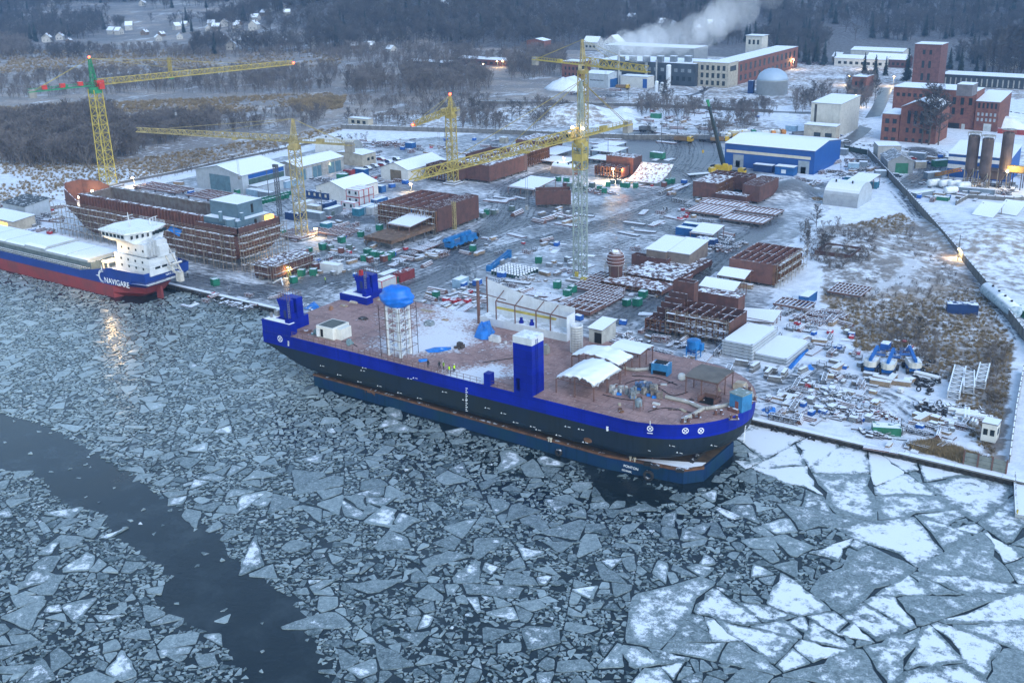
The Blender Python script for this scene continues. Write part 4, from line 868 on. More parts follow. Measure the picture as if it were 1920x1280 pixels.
m=MB(); m.bx(-322-hx,-321.5-hx,-5.6,5.6,2.4,12.3); m.build('hold_bulkhead',WALLM,Hh)
m=MB(); # raised forecastle bulwark, wedge of plates open inward
Hh.scale.z=1.1
fo=[(-334-hx,-3.3),(-329-hx,-6.9),(-321-hx,-8.4)]; 
for s in (-1,1):
    L=[(x,s*abs(y)) for x,y in fo]
    for a,b,za,zb in ((L[0],L[1],14.2,13.6),(L[1],L[2],13.6,11.)):
        m.slab([(a[0],a[1],za),(b[0],b[1],zb),(b[0],b[1]-s*.3,zb),(a[0],a[1]-s*.3,za)] if s<0 else [(a[0],a[1]-s*.3,za),(b[0],b[1]-s*.3,zb),(b[0],b[1],zb),(a[0],a[1],za)],5.5)
m.bx(-334.2-hx,-333.8-hx,-3.3,3.3,8.2,14.2); m.build('forecastle_bulwark',RUST,Hh)
m=MB(); m.bx(-248-hx,-245.4-hx,-hb,hb,9.2,9.6); m.bx(-264-hx,-245.4-hx,-hb,-hb+.3,9.2,11.4); m.bx(-264-hx,-245.4-hx,hb-.3,hb,9.2,11.4); m.bx(-245.7-hx,-245.4-hx,-hb,hb,9.6,11.4); m.build('stern_bulwark',RUST,Hh)
BG=mat('blue_grey_primer',(.085,.15,.20),.6,snow=.9,var=.2)
m=MB(); m.bx(-262-hx,-247.5-hx,-6.3,6.8,9.2,12.6); m.bx(-262-hx,-250-hx,-3.4,6.2,12.6,16.4); DH=m.build('deckhouse',BG,Hh)
m=MB(); m.tube((-250-hx,-6.6,9.3),(-250-hx,-6.6,13.2),1.5,14); m.tube((-254.2-hx,-6.4,12),(-254.2-hx,-6.4,14.6),.6,8); m.rb(-247.6-hx,-4.2,12.6,1,1,2); m.build('deckhouse_turret',BG,DH)
m=MB(); m.bx(-250.02-hx,-249.95-hx,1.6,2.5,13.2,15.6); m.bx(-247.52-hx,-247.44-hx,.2,1.1,9.9,12); m.bx(-252.6-hx,-251.8-hx,-6.36,-6.28,9.9,12); m.build('doorway',mat('black_opening',(.006,.007,.008)),DH)
m=MB(); m.bx(-247.4-hx,-246.2-hx,4.2,6.8,10.,12.2); m.build('lit_cabin',mat('warm_lit_opening',(1,.42,.06),emit=2.),DH)
m=MB()
for k in range(22):
    u=-333+k*4.1
    for off in (.7,1.9): m.beam((u-hx,-hb-off,0),(u-hx,-hb-off,9.6),.12)
for z in (1.9,3.8,5.7,7.6,9.4):
    for off in (.7,1.9):
        m.beam((-333-hx,-hb-off,z+.9),(-246-hx,-hb-off,z+.9),.07)
for k in range(9):
    v=-hb-1+k*2.2
    for off in (1.,2.2): m.beam((-245-hx+off,v,0),(-245-hx+off,v,10.4),.12)
for z in (1.9,3.8,5.7,7.6,9.4): m.beam((-243.4-hx,-hb-2,z+.9),(-243.4-hx,hb+1,z+.9),.07)
for k in range(12): m.beam((-330+k*7-hx,-hb-1.95,0),(-326.5+k*7-hx,-hb-1.95,9.4),.07)
sc=m.build('scaffolding',SCAF,Hh); m=MB(); r2=random.Random(4)
for z in (1.9,3.8,5.7,7.6,9.4):
    MB().bx(-333-hx+r2.random()*8,-246-hx,-hb-1.9,-hb-.8,z-.05,z+.06).build('scaffold_deck',PLANK,sc); MB().bx(-244.6-hx,-243.-hx,-hb-1,hb+.5-r2.random()*3,z-.05,z+.06).build('scaffold_deck',PLANK,sc)
for k,(u,v,z,e) in enumerate(((-327,-3,10.2,500),(-329,3.4,10.6,300))):
    MB().rb(u-hx,v,z,.6,.6,.5).build('work_light',GLOWW,Hh); lampobj(Hh,(u-hx+.6,v,z+.9),(1,.7,.35),e,.4)
m=MB(); m.slab([(-274-hx,-hb-.8,9.),(-269-hx,-hb-.8,8.4),(-269-hx,-hb-2,6.9),(-274-hx,-hb-2,8.2)],.1); m.build('tarpaulin',mat('bright_blue_tarp',(.012,.19,.62),.5,snow=.15),Hh)
# ================================================================ tower cranes
YEL=mat('faded_crane_yellow',(.36,.285,.08),.65,var=.3,snow=.15); YEL2=mat('crane_yellow',(.43,.335,.06),.6,var=.2); YELP=mat('weathered_pale_yellow',(.40,.33,.15),.7,var=.4,snow=.2); GRY=mat('galvanised_lattice',(.30,.36,.34),.6,var=.3); GRN=mat('crane_green',(.02,.22,.10),.55); REDM=mat('red_enamel',(.55,.04,.03),.5,snow=.3); CABY=mat('cab_cream',(.55,.45,.25),.6)
def tower_crane(label,base,zt,mw,jend,jz,cend,hz,m_mast,m_jib,m_c,head_m,js=1.9,r=.14,base_h=1.2,rlamps=(),wide_base=0):
    b=P(*base) if len(base)==2 else Vector(base); o=thing('tower_crane',label,'tower crane',b,0,'tower cranes over the yard')
    J=P(*jend,jz)-b; K=P(*cend,jz)-b; d=Vector((J.x,J.y,0)); L=d.length; d.normalize(); n=Vector((-d.y,d.x,0)); cl=Vector((K.x,K.y,0)).length
    ang=math.atan2(d.y,d.x)
    MB().rb(0,0,0,mw*2.2,mw*2.2,base_h*.5).rb(0,0,base_h*.5,mw*1.5,mw*1.5,base_h*.5).build('footing',mat('snowy_concrete',(.3,.3,.29)),o)
    m=MB(); m.truss((0,0,base_h),(0,0,zt),mw*(1.25 if wide_base else 1),mw*(1.25 if wide_base else 1),mw*.95,r*1.1,taper=.8 if wide_base else 1); m.build('mast',m_mast,o)
    MB().tube((0,0,zt),(0,0,zt+.9),mw*.62,14).rb(0,0,zt-1.4,mw*1.05,mw*1.05,1.4,ang).build('slewing_ring',m_c,o)
    m=MB(); c=d*1.6-n*(mw*.75); m.rb(c.x,c.y,zt+.2,2.,1.5,2.2,ang); cb=m.build('cab',CABY if m_c is not GRN else REDM,o); m=MB(); c2=c+d*1.03; m.rb(c2.x,c2.y,zt+.7,.06,1.3,1.4,ang); m.build('window',DARKGL,cb)
    a=Vector((0,0,jz)); jr=MB(); jr.truss(a+d*.8,a+d*L,js*.85,js,js*1.0,r,True,.75); jb=jr.build('jib',m_jib,o)
    t=a+d*(L*.36); m=MB(); m.rb(t.x,t.y,t.z-.6,1.6,1.4,.5,ang); tr=m.build('trolley',m_c,jb); m=MB()
    for s in (-.3,.3): m.beam(t+n*s+Vector((0,0,-.5)),t+n*s+Vector((0,0,-min(14,jz*.4))),.06)
    m.rb(t.x,t.y,t.z-min(14,jz*.4)-1,.7,.5,1.1,ang); m.build('hook_block',STEEL,tr)
    m=MB(); e=a-d*cl
    for s in (-.7,.7): m.beam(a+n*s,e+n*s,.35); m.beam(a+n*s+Vector((0,0,1.1)),e+n*s+Vector((0,0,1.1)),.09)
    k=0
    while k*1.8<cl: q=a-d*(k*1.8); m.beam(q+n*.7,q-n*.7,.14); m.beam(q+n*.7,q+n*.7+Vector((0,0,1.1)),.08); m.beam(q-n*.7,q-n*.7+Vector((0,0,1.1)),.08); k+=1
    q=a-d*(cl*.45); m.rb(q.x,q.y,jz,2.2,1.3,1.3,ang); cj=m.build('counter_jib',m_c if m_c is GRN else m_jib,o)
    q=a-d*(cl-1.4); MB().rb(q.x,q.y,jz-2.3,2.6,1.7,2.4,ang).rb(q.x+d.x*.0,q.y,jz+.1,2.2,1.6,.8,ang).build('counterweight',mat('counterweight_concrete',(.26,.25,.23),.85,snow=.4),cj)
    m=MB(); top=Vector((0,0,hz))-d*.4
    m.truss((0,0,zt+.9),top,mw*.62,mw*.62,1.4,r*.9,taper=.28); hd=m.build('tower_head',head_m,o)
    m=MB()
    for f in (.45,.78):
        m.beam(top,a+d*(L*f)+Vector((0,0,js)),.11)
    for s in (-.5,.5): m.beam(top,e+d*1.5+n*s,.12)
    m.build('tie_bar',m_jib,o)
    for p in rlamps: 
        w={'tip':a+d*(L+.4)+Vector((0,0,.6)),'top':top+Vector((0,0,.5)),'root':a+d*1.5+Vector((0,0,.8))}[p]; MB().lathe([(.05,-.4),(.45,-.2),(.45,.2),(.05,.4)],8,w).build('signal_lamp',REDG,o)
    return o,a,d,n,L
C1=tower_crane('green topped yellow tower crane with red lamps behind the unfinished hull',(205,350),37.5,3.6,(549,121),39,(50,165),49,YEL2,YEL,GRN,GRN,2.2,.17,rlamps=('tip','top'),wide_base=1)
o,a,d,n,L=C1; m=MB()
for f in (.22,.5,.78): q=a-d*(24*f); m.rb(q.x,q.y,39.4,1.8,1.5,1.5,math.atan2(d.y,d.x))
m.rb(d.x*2,d.y*2,37.6,2.8,2.6,3.2,math.atan2(d.y,d.x)); m.build('red_machinery',REDM,o)
m=MB(); q=a+d*(L*.36); m.truss(q+Vector((0,0,2)),q+Vector((0,0,7.5)),.9,.9,1.2,.12); m.beam(q+Vector((0,0,7.5)),a+d*(L*.14)+Vector((0,0,7.3)),.1); m.beam(q+Vector((0,0,7.5)),a+d*(L*.66)+Vector((0,0,2)),.1); m.build('jib_king_post',YEL,o)
tower_crane('thin faded yellow tower crane beside the unfinished hull, jib to the left',(567,447),29.8,2.7,(257,247),31,(645,277),38,YELP,YELP,YELP,YELP,1.8,.13)
tower_crane('squat yellow tower crane with a short jib in the rear yard',(850,345),26.5,2.8,(775,237),27.2,(868,206),33.4,YEL,YEL,YEL,YEL,2.2,.15,rlamps=('tip','top'))
o,a,d,n,L=tower_crane('tallest tower crane with grey green mast and long yellow jib behind the barge',(1088,525),38.2,2.7,(772,338),39.5,(1156,230),54,GRY,YEL,YEL,GRY,2.5,.15)
m=MB(); m.truss((0,0,31),(0,0,38),2.9,2.9,2.3,.17); m.rb(0,0,33.2,2.95,2.95,2.,0); m.build('climbing_collar',YEL,o)
for s in (-1,1): MB().lathe([(.05,-.3),(.4,-.15),(.4,.15),(.05,.3)],8,(s*1.6,-1.2,42.)).build('work_light',GLOW,o)
m=MB(); m.rb(2.2,-1.6,0,1.6,1.2,1.5); m.rb(0,-1.9,1.5,.9,.5,1.4); m.build('winch',YEL2,o)
b5=P(1093,115,40); tower_crane('distant yellow tower crane whose jib points right, in line behind the tall grey mast',(b5.x,b5.y,0),36.5,3.1,(1216,136),38.5,(1060,107),48.5,YEL,YEL2,YEL,YELP,3.2,.19)
# ================================================================ buildings
def fp(C,L,B,z=0):
    c=P(*C,z); l=P(*L,z) if not isinstance(L,(int,float)) else c
    b=P(*B,z) if not isinstance(B,(int,float)) else Vector((0,c.y+B,0))
    du=c.x-l.x if not isinstance(L,(int,float)) else L
    return c.x-du/2,(c.y+b.y)/2,du,b.y-c.y
SROOF=mat('snow_laden_roof',(.20,.20,.21),.8,snow=1.,var=.2)
def shed(name,label,cat,C,L,B,h,rise=0,axis='v',wall=None,roof=SROOF,ops=(),rz=0,over=.3,z=0,group=None,box=None):
    if box: cx,cy,du,dv=box
    else: cx,cy,du,dv=fp(C,L,B,z)
    o=thing(name,label,cat,(cx,cy,z),rz,group); x,y=du/2,dv/2
    m=MB()
    if rise and axis=='v': m.ypr([(-x,-.3),(x,-.3),(x,h),(0,h+rise),(-x,h)],-y,y)
    elif rise and axis=='u': m.xpr([(-y,-.3),(y,-.3),(y,h),(0,h+rise),(-y,h)],-x,x)
    elif rise and axis=='m': m.xpr([(-y,-.3),(y,-.3),(y,h+rise),(-y,h)],-x,x)
    else: m.bx(-x,x,-y,y,-.3,h)
    m.build('wall',wall,o)
    m=MB(); t=.18; g=.02
    if rise and axis=='v':
        k=rise/x; m.ypr([(-x-over,h-k*over+g),(0,h+rise+g),(x+over,h-k*over+g),(x+over,h-k*over+t+g),(0,h+rise+t*1.2+g),(-x-over,h-k*over+t+g)],-y-over,y+over)
    elif rise and axis=='u':
        k=rise/y; m.xpr([(-y-over,h-k*over+g),(0,h+rise+g),(y+over,h-k*over+g),(y+over,h-k*over+t+g),(0,h+rise+t*1.2+g),(-y-over,h-k*over+t+g)],-x-over,x+over)
    elif rise and axis=='m': m.xpr([(-y-over,h-.05+g),(y+over,h+rise+.05+g),(y+over,h+rise+.05+t+g),(-y-over,h-.05+t+g)],-x-over,x+over)
    else: m.bx(-x-over*.4,x+over*.4,-y-over*.4,y+over*.4,h+.004,h+t+.05)
    m.build('roof',roof,o)
    for f,a,b,z0,z1,nm,mt in ops:
        m=MB(); e=.06
        if f=='f': m.bx(-x+a*du,-x+b*du,-y-e,-y+.01,z0,z1)
        elif f=='l': m.bx(-x-e,-x+.01,-y+a*dv,-y+b*dv,z0,z1)
        else: m.bx(x-.01,x+e,-y+a*dv,-y+b*dv,z0,z1)
        m.build(nm,mt,o)
    return o
def rowops(f,a,b,n,z0,z1,fill=.55,nm='window',mt=None):
    w=(b-a)/n; return [(f,a+w*k+w*(1-fill)/2,a+w*k+w*(1+fill)/2,z0,z1,nm,mt or DARKGL) for k in range(n)]
LG=mat('pale_blue_grey_cladding',(.40,.45,.50),.6,var=.15,streak=.3,ribs=('X',3.)); TEAL=mat('faded_teal_door',(.10,.19,.24),.6,var=.25,streak=.3); CNC=mat('grimy_render',(.36,.35,.33),.85,var=.3,streak=.5); BRK=mat('red_brick',(.225,.088,.060),.85,var=.35,col2=(.15,.058,.05),brick=1.6,streak=.25); BRK2=mat('dark_brick',(.15,.065,.058),.85,var=.3,brick=1.6,streak=.3)
BHALL=mat('strong_blue_cladding',(.003,.070,.28),.5,var=.12,ribs=('X',2.5)); PALEWIN=mat('pale_translucent_panel',(.55,.50,.40),.4,var=.15); TENT=mat('white_tent_fabric',(.56,.56,.54),.7,var=.12,streak=.25); DOORG=mat('grey_roller_door',(.26,.30,.34),.6,var=.2); BLK=mat('black_opening',(.006,.007,.008),.8); BEIGE=mat('beige_plaster',(.42,.38,.31),.85,var=.25,streak=.4); CREAM=mat('cream_block_render',(.50,.49,.45),.85,var=.15,streak=.3); DKB=mat('dark_blue_cabin',(.006,.038,.14),.6,snow=.5); BLUEC=mat('blue_container_paint',(.008,.09,.27),.55,snow=.8,streak=.2); CYB=mat('sky_blue_paint',(.03,.20,.42),.5,snow=.4)
shed('gabled_hall','grey gabled hall with tall teal doors, snow white roof and blue band along its side','hall',(457,366),(372,352),(535,345),7.2,2.6,'v',LG,ops=[('f',.30,.74,0,6.4,'door',TEAL),('r',.14,.97,5.5,7.,'fascia',BHALL),('r',.14,.97,3.,5.3,'window',mat('dull_green_glass',(.05,.085,.08),.2))])
shed('annexe','low pale annexe along the side of the grey gabled hall','annexe',(484,366),(466,363),(552,348),3,0,'v',LG)
shed('depot','long grey depot with teal folding doors and a lit lamp on its wall','depot',(563,340),14.5,(650,319),5.4,1.6,'v',CNC,ops=[('r',.02,.13,0,4.4,'door',TEAL),('r',.15,.27,0,4.4,'panel',LG),('r',.29,.38,0,4.4,'door',TEAL),('r',.39,.48,0,4.4,'door',TEAL),('r',.64,.78,0,4.4,'door',TEAL),('r',.8,.93,0,4.4,'door',TEAL)])
shed('storehouse','beige flat roofed store at the far end of the long grey depot','store',(680,313),14,8.5,4.8,.6,'v',BEIGE,ops=rowops('r',.3,.9,2,2,3.2))
def arch(name,label,cat,C,L,B,hh,m_wall,m_roof,end_m,side=0):
    cx,cy,du,dv=fp(C,L,B); o=thing(name,label,cat,(cx,cy,0)); x,y=du/2,dv/2; n=18
    pts=[(-y*math.cos(PI*k/n),side+(hh-side)*math.sin(PI*k/n)**.85) for k in range(n+1)]
    pr=[(-y,-.2)]*(side>0)+pts+[(y,-.2)]*(side>0)
    m=MB(); m.xpr(pr,-x,x); m.build('shell',m_roof,o)
    m=MB(); m.xpr([(a*.98,b*.98) for a,b in pr],x,x+.05); m.build('end_wall',end_m,o)
    m=MB(); 
    for f in (-.6,.35): m.tube((x*f,-y*.3,hh*.9),(x*f,-y*.3,hh*1.08),.3,8)
    m.build('roof_vent',BLK,o); return o
ALU=mat('weathered_galvanised_sheet',(.34,.37,.41),.45,var=.2,snow=1.,ribs=('X',2.))
arch('arched_shelter','arched corrugated shelter with a snowy back standing alone on the white field','arched shelter',(1607,391),(1541,384),(1622,373),7.4,ALU,ALU,LG,1.5)
arch('barrel_tent','long white barrel roofed tent behind the long grey depot','tent hall',(655,293),(575,289),9.5,6.5,TENT,TENT,mat('grey_end_fabric',(.25,.27,.28)))
shed('tent_hall','white gabled tent hall behind the red trimmed cabins','tent hall',(651,381),(602,370),(705,363),4.6,2.5,'v',TENT)
shed('tent_hall','dirty white gabled tent hall near the squat rear crane','tent hall',(766,342),(712,336),(815,319),4.6,2.4,'v',TENT,ops=[('f',.35,.75,0,4.2,'curtain',mat('brown_stained_curtain',(.16,.12,.08)))])
shed('blue_hall','big blue hall with a strip of pale windows and a broad snowy roof','hall',(1525,328),(1355,312),(1567,303),9,1.7,'u',BHALL,over=.25,ops=[('f',.02,.96,5.6,6.7,'window',PALEWIN),('f',.10,.22,0,5,'door',DOORG),('f',.83,.95,0,5,'door',DOORG),('f',.13,.18,0,2.6,'wicket_door',mat('pale_door',(.42,.45,.46))),('f',.86,.915,0,2.6,'wicket_door',mat('pale_door',(.42,.45,.46)))])
shed('cabin','flat dark blue cabin before the middle of the big blue hall','cabin',(1447,325),(1413,321),3,2.7,0,'v',DKB)
shed('cabin','blue cabin with a white hatch before the right part of the big blue hall','cabin',(1487,331),(1453,327),4,3.2,0,'v',BLUEC,ops=[('f',.35,.6,.8,2.2,'window',WHITE)])
shed('gatehouse_hall','small grey gabled hall with an open green gateway beside the concrete wall','hall',0,0,0,4.6,2.2,'v',mat('mid_grey_cladding',(.24,.26,.28),.7,var=.2,streak=.3),mat('bare_grey_sheet_roof',(.22,.22,.23),.7,snow=.35),rz=R_(28),box=(*P(1680,318).xy,9.5,15),ops=[('f',.3,.8,0,4,'gate',mat('dark_green_gate',(.02,.14,.08)))])
shed('store_box','pale flat roofed store behind the small grey gabled hall','store',0,0,0,5.6,0,'v',CNC,rz=R_(28),box=(*P(1662,296).xy,9,10))
# brick mill group
mill=shed('brick_mill','red brick mill with a snowy gable over four tall windows','brick mill',(1752,271),(1683,266),19,15,3.2,'v',BRK,ops=rowops('f',.15,.85,4,8.,13.6,.5)+rowops('f',.12,.88,4,4.2,6.2,.42)+rowops('f',.12,.88,4,.4,1.8,.42))
shed('brick_wing','lower red brick wing at the left of the gabled mill','brick wing',(1682.5,265.5),(1650,263),17,11.5,0,'v',BRK,ops=rowops('f',.1,.95,2,7.6,9.6)+rowops('f',.1,.95,2,4,5.8)+rowops('f',.1,.95,2,.4,1.6))
shed('brick_works','long red brick works behind the gabled mill','brick works',(1795,238),(1672,228),18,16.5,0,'v',BRK,over=1,ops=rowops('f',.03,.97,11,12.4,14))
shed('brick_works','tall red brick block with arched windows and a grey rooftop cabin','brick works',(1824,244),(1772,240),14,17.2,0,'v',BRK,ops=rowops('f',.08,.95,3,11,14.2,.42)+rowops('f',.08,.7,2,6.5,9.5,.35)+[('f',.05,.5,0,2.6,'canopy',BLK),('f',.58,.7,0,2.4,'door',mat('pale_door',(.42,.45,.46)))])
shed('stair_house','grey brick stair head on the tall brick block','stair head',(1822,180),(1793,178),9,4.5,0,'v',mat('grey_stair_head',(.16,.15,.16)),z=17.5)
shed('brick_works','right hand brick wing with three rows of white framed windows and a big pale gate','brick works',(1868,248),(1825,244.5),22,13.2,2.2,'m',BRK,ops=rowops('f',.05,.95,5,10.2,12.6,.5)+rowops('f',.05,.95,5,6.8,8.2,.5,mt=mat('white_framed_glass',(.32,.36,.40),.3))+rowops('f',.05,.95,5,4.4,5.8,.5,mt=mat('white_framed_glass',(.32,.36,.40)))+[('f',.42,.75,0,3.4,'gate',mat('pale_door',(.42,.45,.46)))])
shed('brick_tower','square dark brick tower rising behind the long brick works','brick tower',(1757,166),(1711,162),14,24,0,'v',BRK2,over=.8,ops=rowops('f',.25,.75,2,18.5,21,.4)+rowops('f',.25,.75,2,11,15,.4)+rowops('f',.25,.75,2,4,8,.4))
dp=shed('rail_depot','long low open fronted depot with a straight snowy roof at the right edge','depot',(1990,172),(1764,160),16,6.2,0,'v',mat('dark_timber_front',(.035,.045,.055)),over=2,ops=rowops('f',.01,.99,22,.4,4.6,.25,'post',CNC))
bw=thing('boundary_wall','low red wall right of the brick works','wall',P(1870,250)); MB().bx(0,34,-.2,.2,0,2.2).build('wall',mat('bright_red_wall',(.30,.05,.045)),bw); MB().bx(0,34,-.25,.25,2.2,2.3).build('coping',SNOWY,bw)
# cream block house
shed('block_house','cream windowless block house with a tall rear part and a lit corner lamp','block house',(1572,258),(1521,252),(1588,240),14.6,.6,'m',CREAM,ops=[('f',.12,.20,4.5,14,'downpipe',mat('dark_pipe',(.05,.05,.05)))])
shed('block_annexe','cream annexe with two dark window boxes before the block house','annexe',(1566,264),(1511,257),5,6,.3,'m',BEIGE,ops=rowops('f',.25,.95,2,1.2,3.,.6))
# striped hall and silos
sh=shed('striped_hall','blue and white striped batching hall behind the steel silos','hall',(1890,342),(1771,333),16,8.6,2.4,'m',BHALL,mat('light_striped_roof',(.5,.52,.55),.6,snow=1.),ops=[('f',0,1,3.2,4.8,'stripe',WHITE),('f',0,1,6.2,7.6,'stripe',WHITE)])
SILO=mat('rusted_silo_steel',(.105,.075,.07),.75,var=.4,streak=.5,sc=.3); 
for px,py,zb,zt in ((1816,352,7,18.5),(1842,356,6,18.),(1879,352,6.5,19.5)):
    q=P(px,py); o=thing('silo','x','silo',q,0,'steel silos of the batching plant'); MB().lathe([(.4,zb-3.2),(1.95,zb),(2.,zb+.1),(2.,zt),(1.6,zt+.4),(.3,zt+.5)],18).build('drum',SILO,o); m=MB()
    for a in range(4): c,s=math.cos(a*PI/2+.7),math.sin(a*PI/2+.7); m.beam((c*2.2,s*2.2,0),(c*2.2,s*2.2,zb+.4),.28); c2,s2=math.cos(a*PI/2+.7+PI/2),math.sin(a*PI/2+.7+PI/2); m.beam((c*2.2,s*2.2,.3),(c2*2.2,s2*2.2,zb),.14)
    m.build('legs',SCAF,o); m=MB()
    for a in range(10): c,s=math.cos(a*.63),math.sin(a*.63); m.beam((c*2.3,s*2.3,zt),(c*2.3,s*2.3,zt+1.4),.08)
    m.tube((0,0,zt+1.3),(0,0,zt+1.4),2.36,18); m.build('top_rail',SCAF,o); rep(o,'rusted steel silo on legs',px,py-30)
o=thing('conveyor','orange belt conveyor slanting up beside the striped hall','conveyor',P(1748,334)); q=P(1800,318,6)-P(1748,334); m=MB(); m.truss((0,0,1),(q.x,q.y,6),1.2,1.,1.4,.16); m.build('frame',mat('orange_machine_paint',(.45,.19,.03),.6),o); m=MB(); m.beam((0,0,1.6),(q.x,q.y,6.6),1.0,.15); m.build('belt',BLK,o); m=MB(); m.beam((q.x*.6,q.y*.6,0),(q.x*.6,q.y*.6,3.9),.3); m.build('strut',SCAF,o)
o=thing('batching_plant','brown steel gantry with yellow lit platform under the silos','gantry',P(1862,352)); m=MB()
for k in range(6):
    for s in (0,4): m.beam((k*3.6-9,s,0),(k*3.6-9,s,6),.3)
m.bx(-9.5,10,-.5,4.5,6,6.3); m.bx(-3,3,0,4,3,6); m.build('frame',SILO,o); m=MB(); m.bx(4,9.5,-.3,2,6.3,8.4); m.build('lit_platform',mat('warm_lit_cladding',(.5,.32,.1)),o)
m=MB(); m.rb(-8.6,-.7,6.3,.5,.4,.5); m.rb(4.2,-.8,6.2,.5,.4,.5); m.build('lamp',GLOWW,o); lampobj(o,(-8.6,-1.6,7.),(1,.75,.4),700); lampobj(o,(6,-2,8.4),(1,.7,.3),900)
# factory on the hill foot
FAC=mat('dark_blue_grey_facade',(.045,.062,.085),.6,var=.4,sc=.15,streak=.4)
def at3(C,L,dv,h,*a,**k): return shed(*a[:3],C,L,dv,h,*a[3:],**k)
FH=shed('factory_hall','long dark factory hall with pipes and vents beneath the steam','factory',(1302,163),(1122,152),26,13,0,'v',FAC,ops=rowops('f',.02,.98,16,3,5.5,.5)+rowops('f',.02,.98,14,8,10,.5,'duct',mat('dull_duct',(.22,.25,.28),.5)))
for i,px in enumerate((1172,1197,1223,1248,1275,1150)):
    q=P(px,160); o=bpy.data.objects.new('roof_vent',None); COL.objects.link(o); o.parent=FH; o.location=(q.x+2-FH.location.x,q.y+6-FH.location.y,13.2); MB().bx(-1.8,1.8,-1.6,1.6,0,3.2).build('housing',mat('vent_grey',(.14,.17,.20)),o); MB().bx(-2,2,-1.8,1.8,3.2,3.6).build('cap',SNOWY,o)
for i,(px,py,r,h) in enumerate(((1160,162,.55,21),(1211,158,.9,16),(1230,160,.5,14.5))):
    o=tag(MB().tube((0,0,0),(0,0,h),r,10).tube((0,0,h),(0,0,h+.4),r*1.3,10).build('chimney',mat('pale_stack',(.36,.38,.40),.5)),); o.parent=FH; o.location=P(px,py)-FH.location
shed('factory_block','beige three storey office block of the factory','factory',(1364,165),(1301,160),14,14,0,'v',BEIGE,ops=rowops('f',.04,.96,6,9.6,12.4,.5)+rowops('f',.04,.96,6,5.2,8,.5)+rowops('f',.04,.96,6,1,3.6,.5)+[('r',.2,.8,9,12,'window',DARKGL)])
shed('brick_factory','long brick factory range with lamps running back from the beige office block','factory',(1380,160),15,(1440,124),13.4,0,'v',BRK,ops=rowops('r',.03,.97,13,7.4,11.4,.4)+rowops('r',.03,.97,13,2.,5.2,.4))
shed('water_tower','pale square tower at the far end of the brick factory','tower',(1426,126),(1402,123),10,20,0,'v',CREAM,over=2,ops=rowops('f',.1,.9,3,14.5,17.5,.5))
shed('factory_hall','rear factory hall with a white roof half lost in steam','factory',(1300,140),(1130,131),20,16,0,'v',mat('mid_grey_cladding',(.24,.26,.28)),ops=())
h1=shed('workshop','pale grey workshop with a row of dark and red lettering and a lit lamp','workshop',(1140,166),(1098,163),16,8,1.,'u',LG,ops=[('r',.15,.8,0,5,'door',BLUEC)]); m=MB(); x=-4.6
for k in range(10): m.bx(x+k*.95,x+k*.95+.6,-8.05,-8.0,4.,4.7)
m.build('lettering',mat('dark_lettering',(.03,.03,.04)),h1)
shed('box_hall','white flat box hall with a blue end door before the factory','hall',(1213,166),(1162,163),9,6.4,0,'v',TENT,ops=[('f',.84,1.,0,5.4,'door',BHALL)])
shed('brick_store','dull red brick store left of the yellow distant crane','brick store',(1089,149),(1057,146),12,10.5,0,'v',BRK,ops=rowops('f',.1,.9,4,5.5,7.4,.4)+rowops('f',.1,.9,4,2,3.6,.4))
shed('gable_shed','snow roofed open gable shed on the slope before the brick store','shed',(1078,165),(1042,163),10,3,2.6,'v',mat('dark_timber_front',(.035,.045,.055)))
for i,(px,py,r,h) in enumerate(((1231,173,1.1,6),(1241,174,1.1,5.5),(1253,163,1.5,12.5))):
    o=thing('storage_tank','x','tank',P(px,py),0,'white upright tanks before the factory'); MB().lathe([(r,0),(r,h),(r*.6,h+.4),(.1,h+.5)],14).build('shell',WHITE,o); MB().beam((r+.1,0,0),(r+.1,0,h),.2).build('ladder',STEEL,o); rep(o,'slim white upright tank',px,py-12)
gt=thing('gas_tank','round grey tank with a pale blue dome in the snowy compound','gas tank',P(1447,176)); MB().lathe([(8.7,0),(8.7,7.8),(8.8,7.8),(8.8,8.1)],40).build('shell',mat('ribbed_grey_tank',(.40,.43,.45),.6,var=.12,ribs=('X',2.)),gt,True); MB().lathe([(8.5,8.)]+[(8.5*math.cos(a*PI/20),8.+6.2*math.sin(a*PI/20)) for a in range(1,10)]+[(.3,14.2)],40).build('dome',mat('pale_blue_membrane',(.34,.44,.56),.5,var=.06),gt,True); MB().bx(-12.5,-9.4,-5,-2.5,0,7.2).build('stair_box',DKB,gt)
shed('warehouse','long white warehouse beside the distant lit lamp','warehouse',(1660,128),(1568,122),15,5,1.6,'u',TENT,ops=rowops('f',.05,.95,8,1.4,3.2))
shed('warehouse','second white roofed warehouse behind the first one','warehouse',(1692,112),(1600,106),16,5,1.6,'u',CREAM)
shed('warehouse','snow roofed house row near the square brick tower','warehouse',(1700,128),(1624,124),12,5,3,'u',BRK2,ops=rowops('f',.05,.95,8,1.4,3.2))
shed('brick_house','narrow red brick house with a lit lamp among bare trees','brick house',(1622,184),(1596,182),12,11,0,'v',BRK,ops=rowops('f',.1,.9,2,6.5,8.6,.4)+rowops('f',.1,.9,2,3,5,.4))
shed('low_shed','long low snowy shed at the foot of the wooded spur','shed',(840,128),(772,122),12,3.4,.8,'u',mat('dark_timber_front',(.035,.045,.055)))
shed('low_shed','long low brick shed with three glowing lamps below the wooded spur','shed',(965,126),(868,118),12,4,1.,'u',BRK2,ops=rowops('f',.05,.95,9,1,2.6,.5))
shed('brick_house','brick house standing at the right end of the wooded spur','brick house',(1020,100),(990,98),10,9,1.5,'v',BRK)
shed('low_shed','snow topped hut by the path left of the rear yard','hut',(690,236),(650,233),4,3,0,'v',BEIGE,ops=rowops('f',.1,.95,3,.6,2.2))
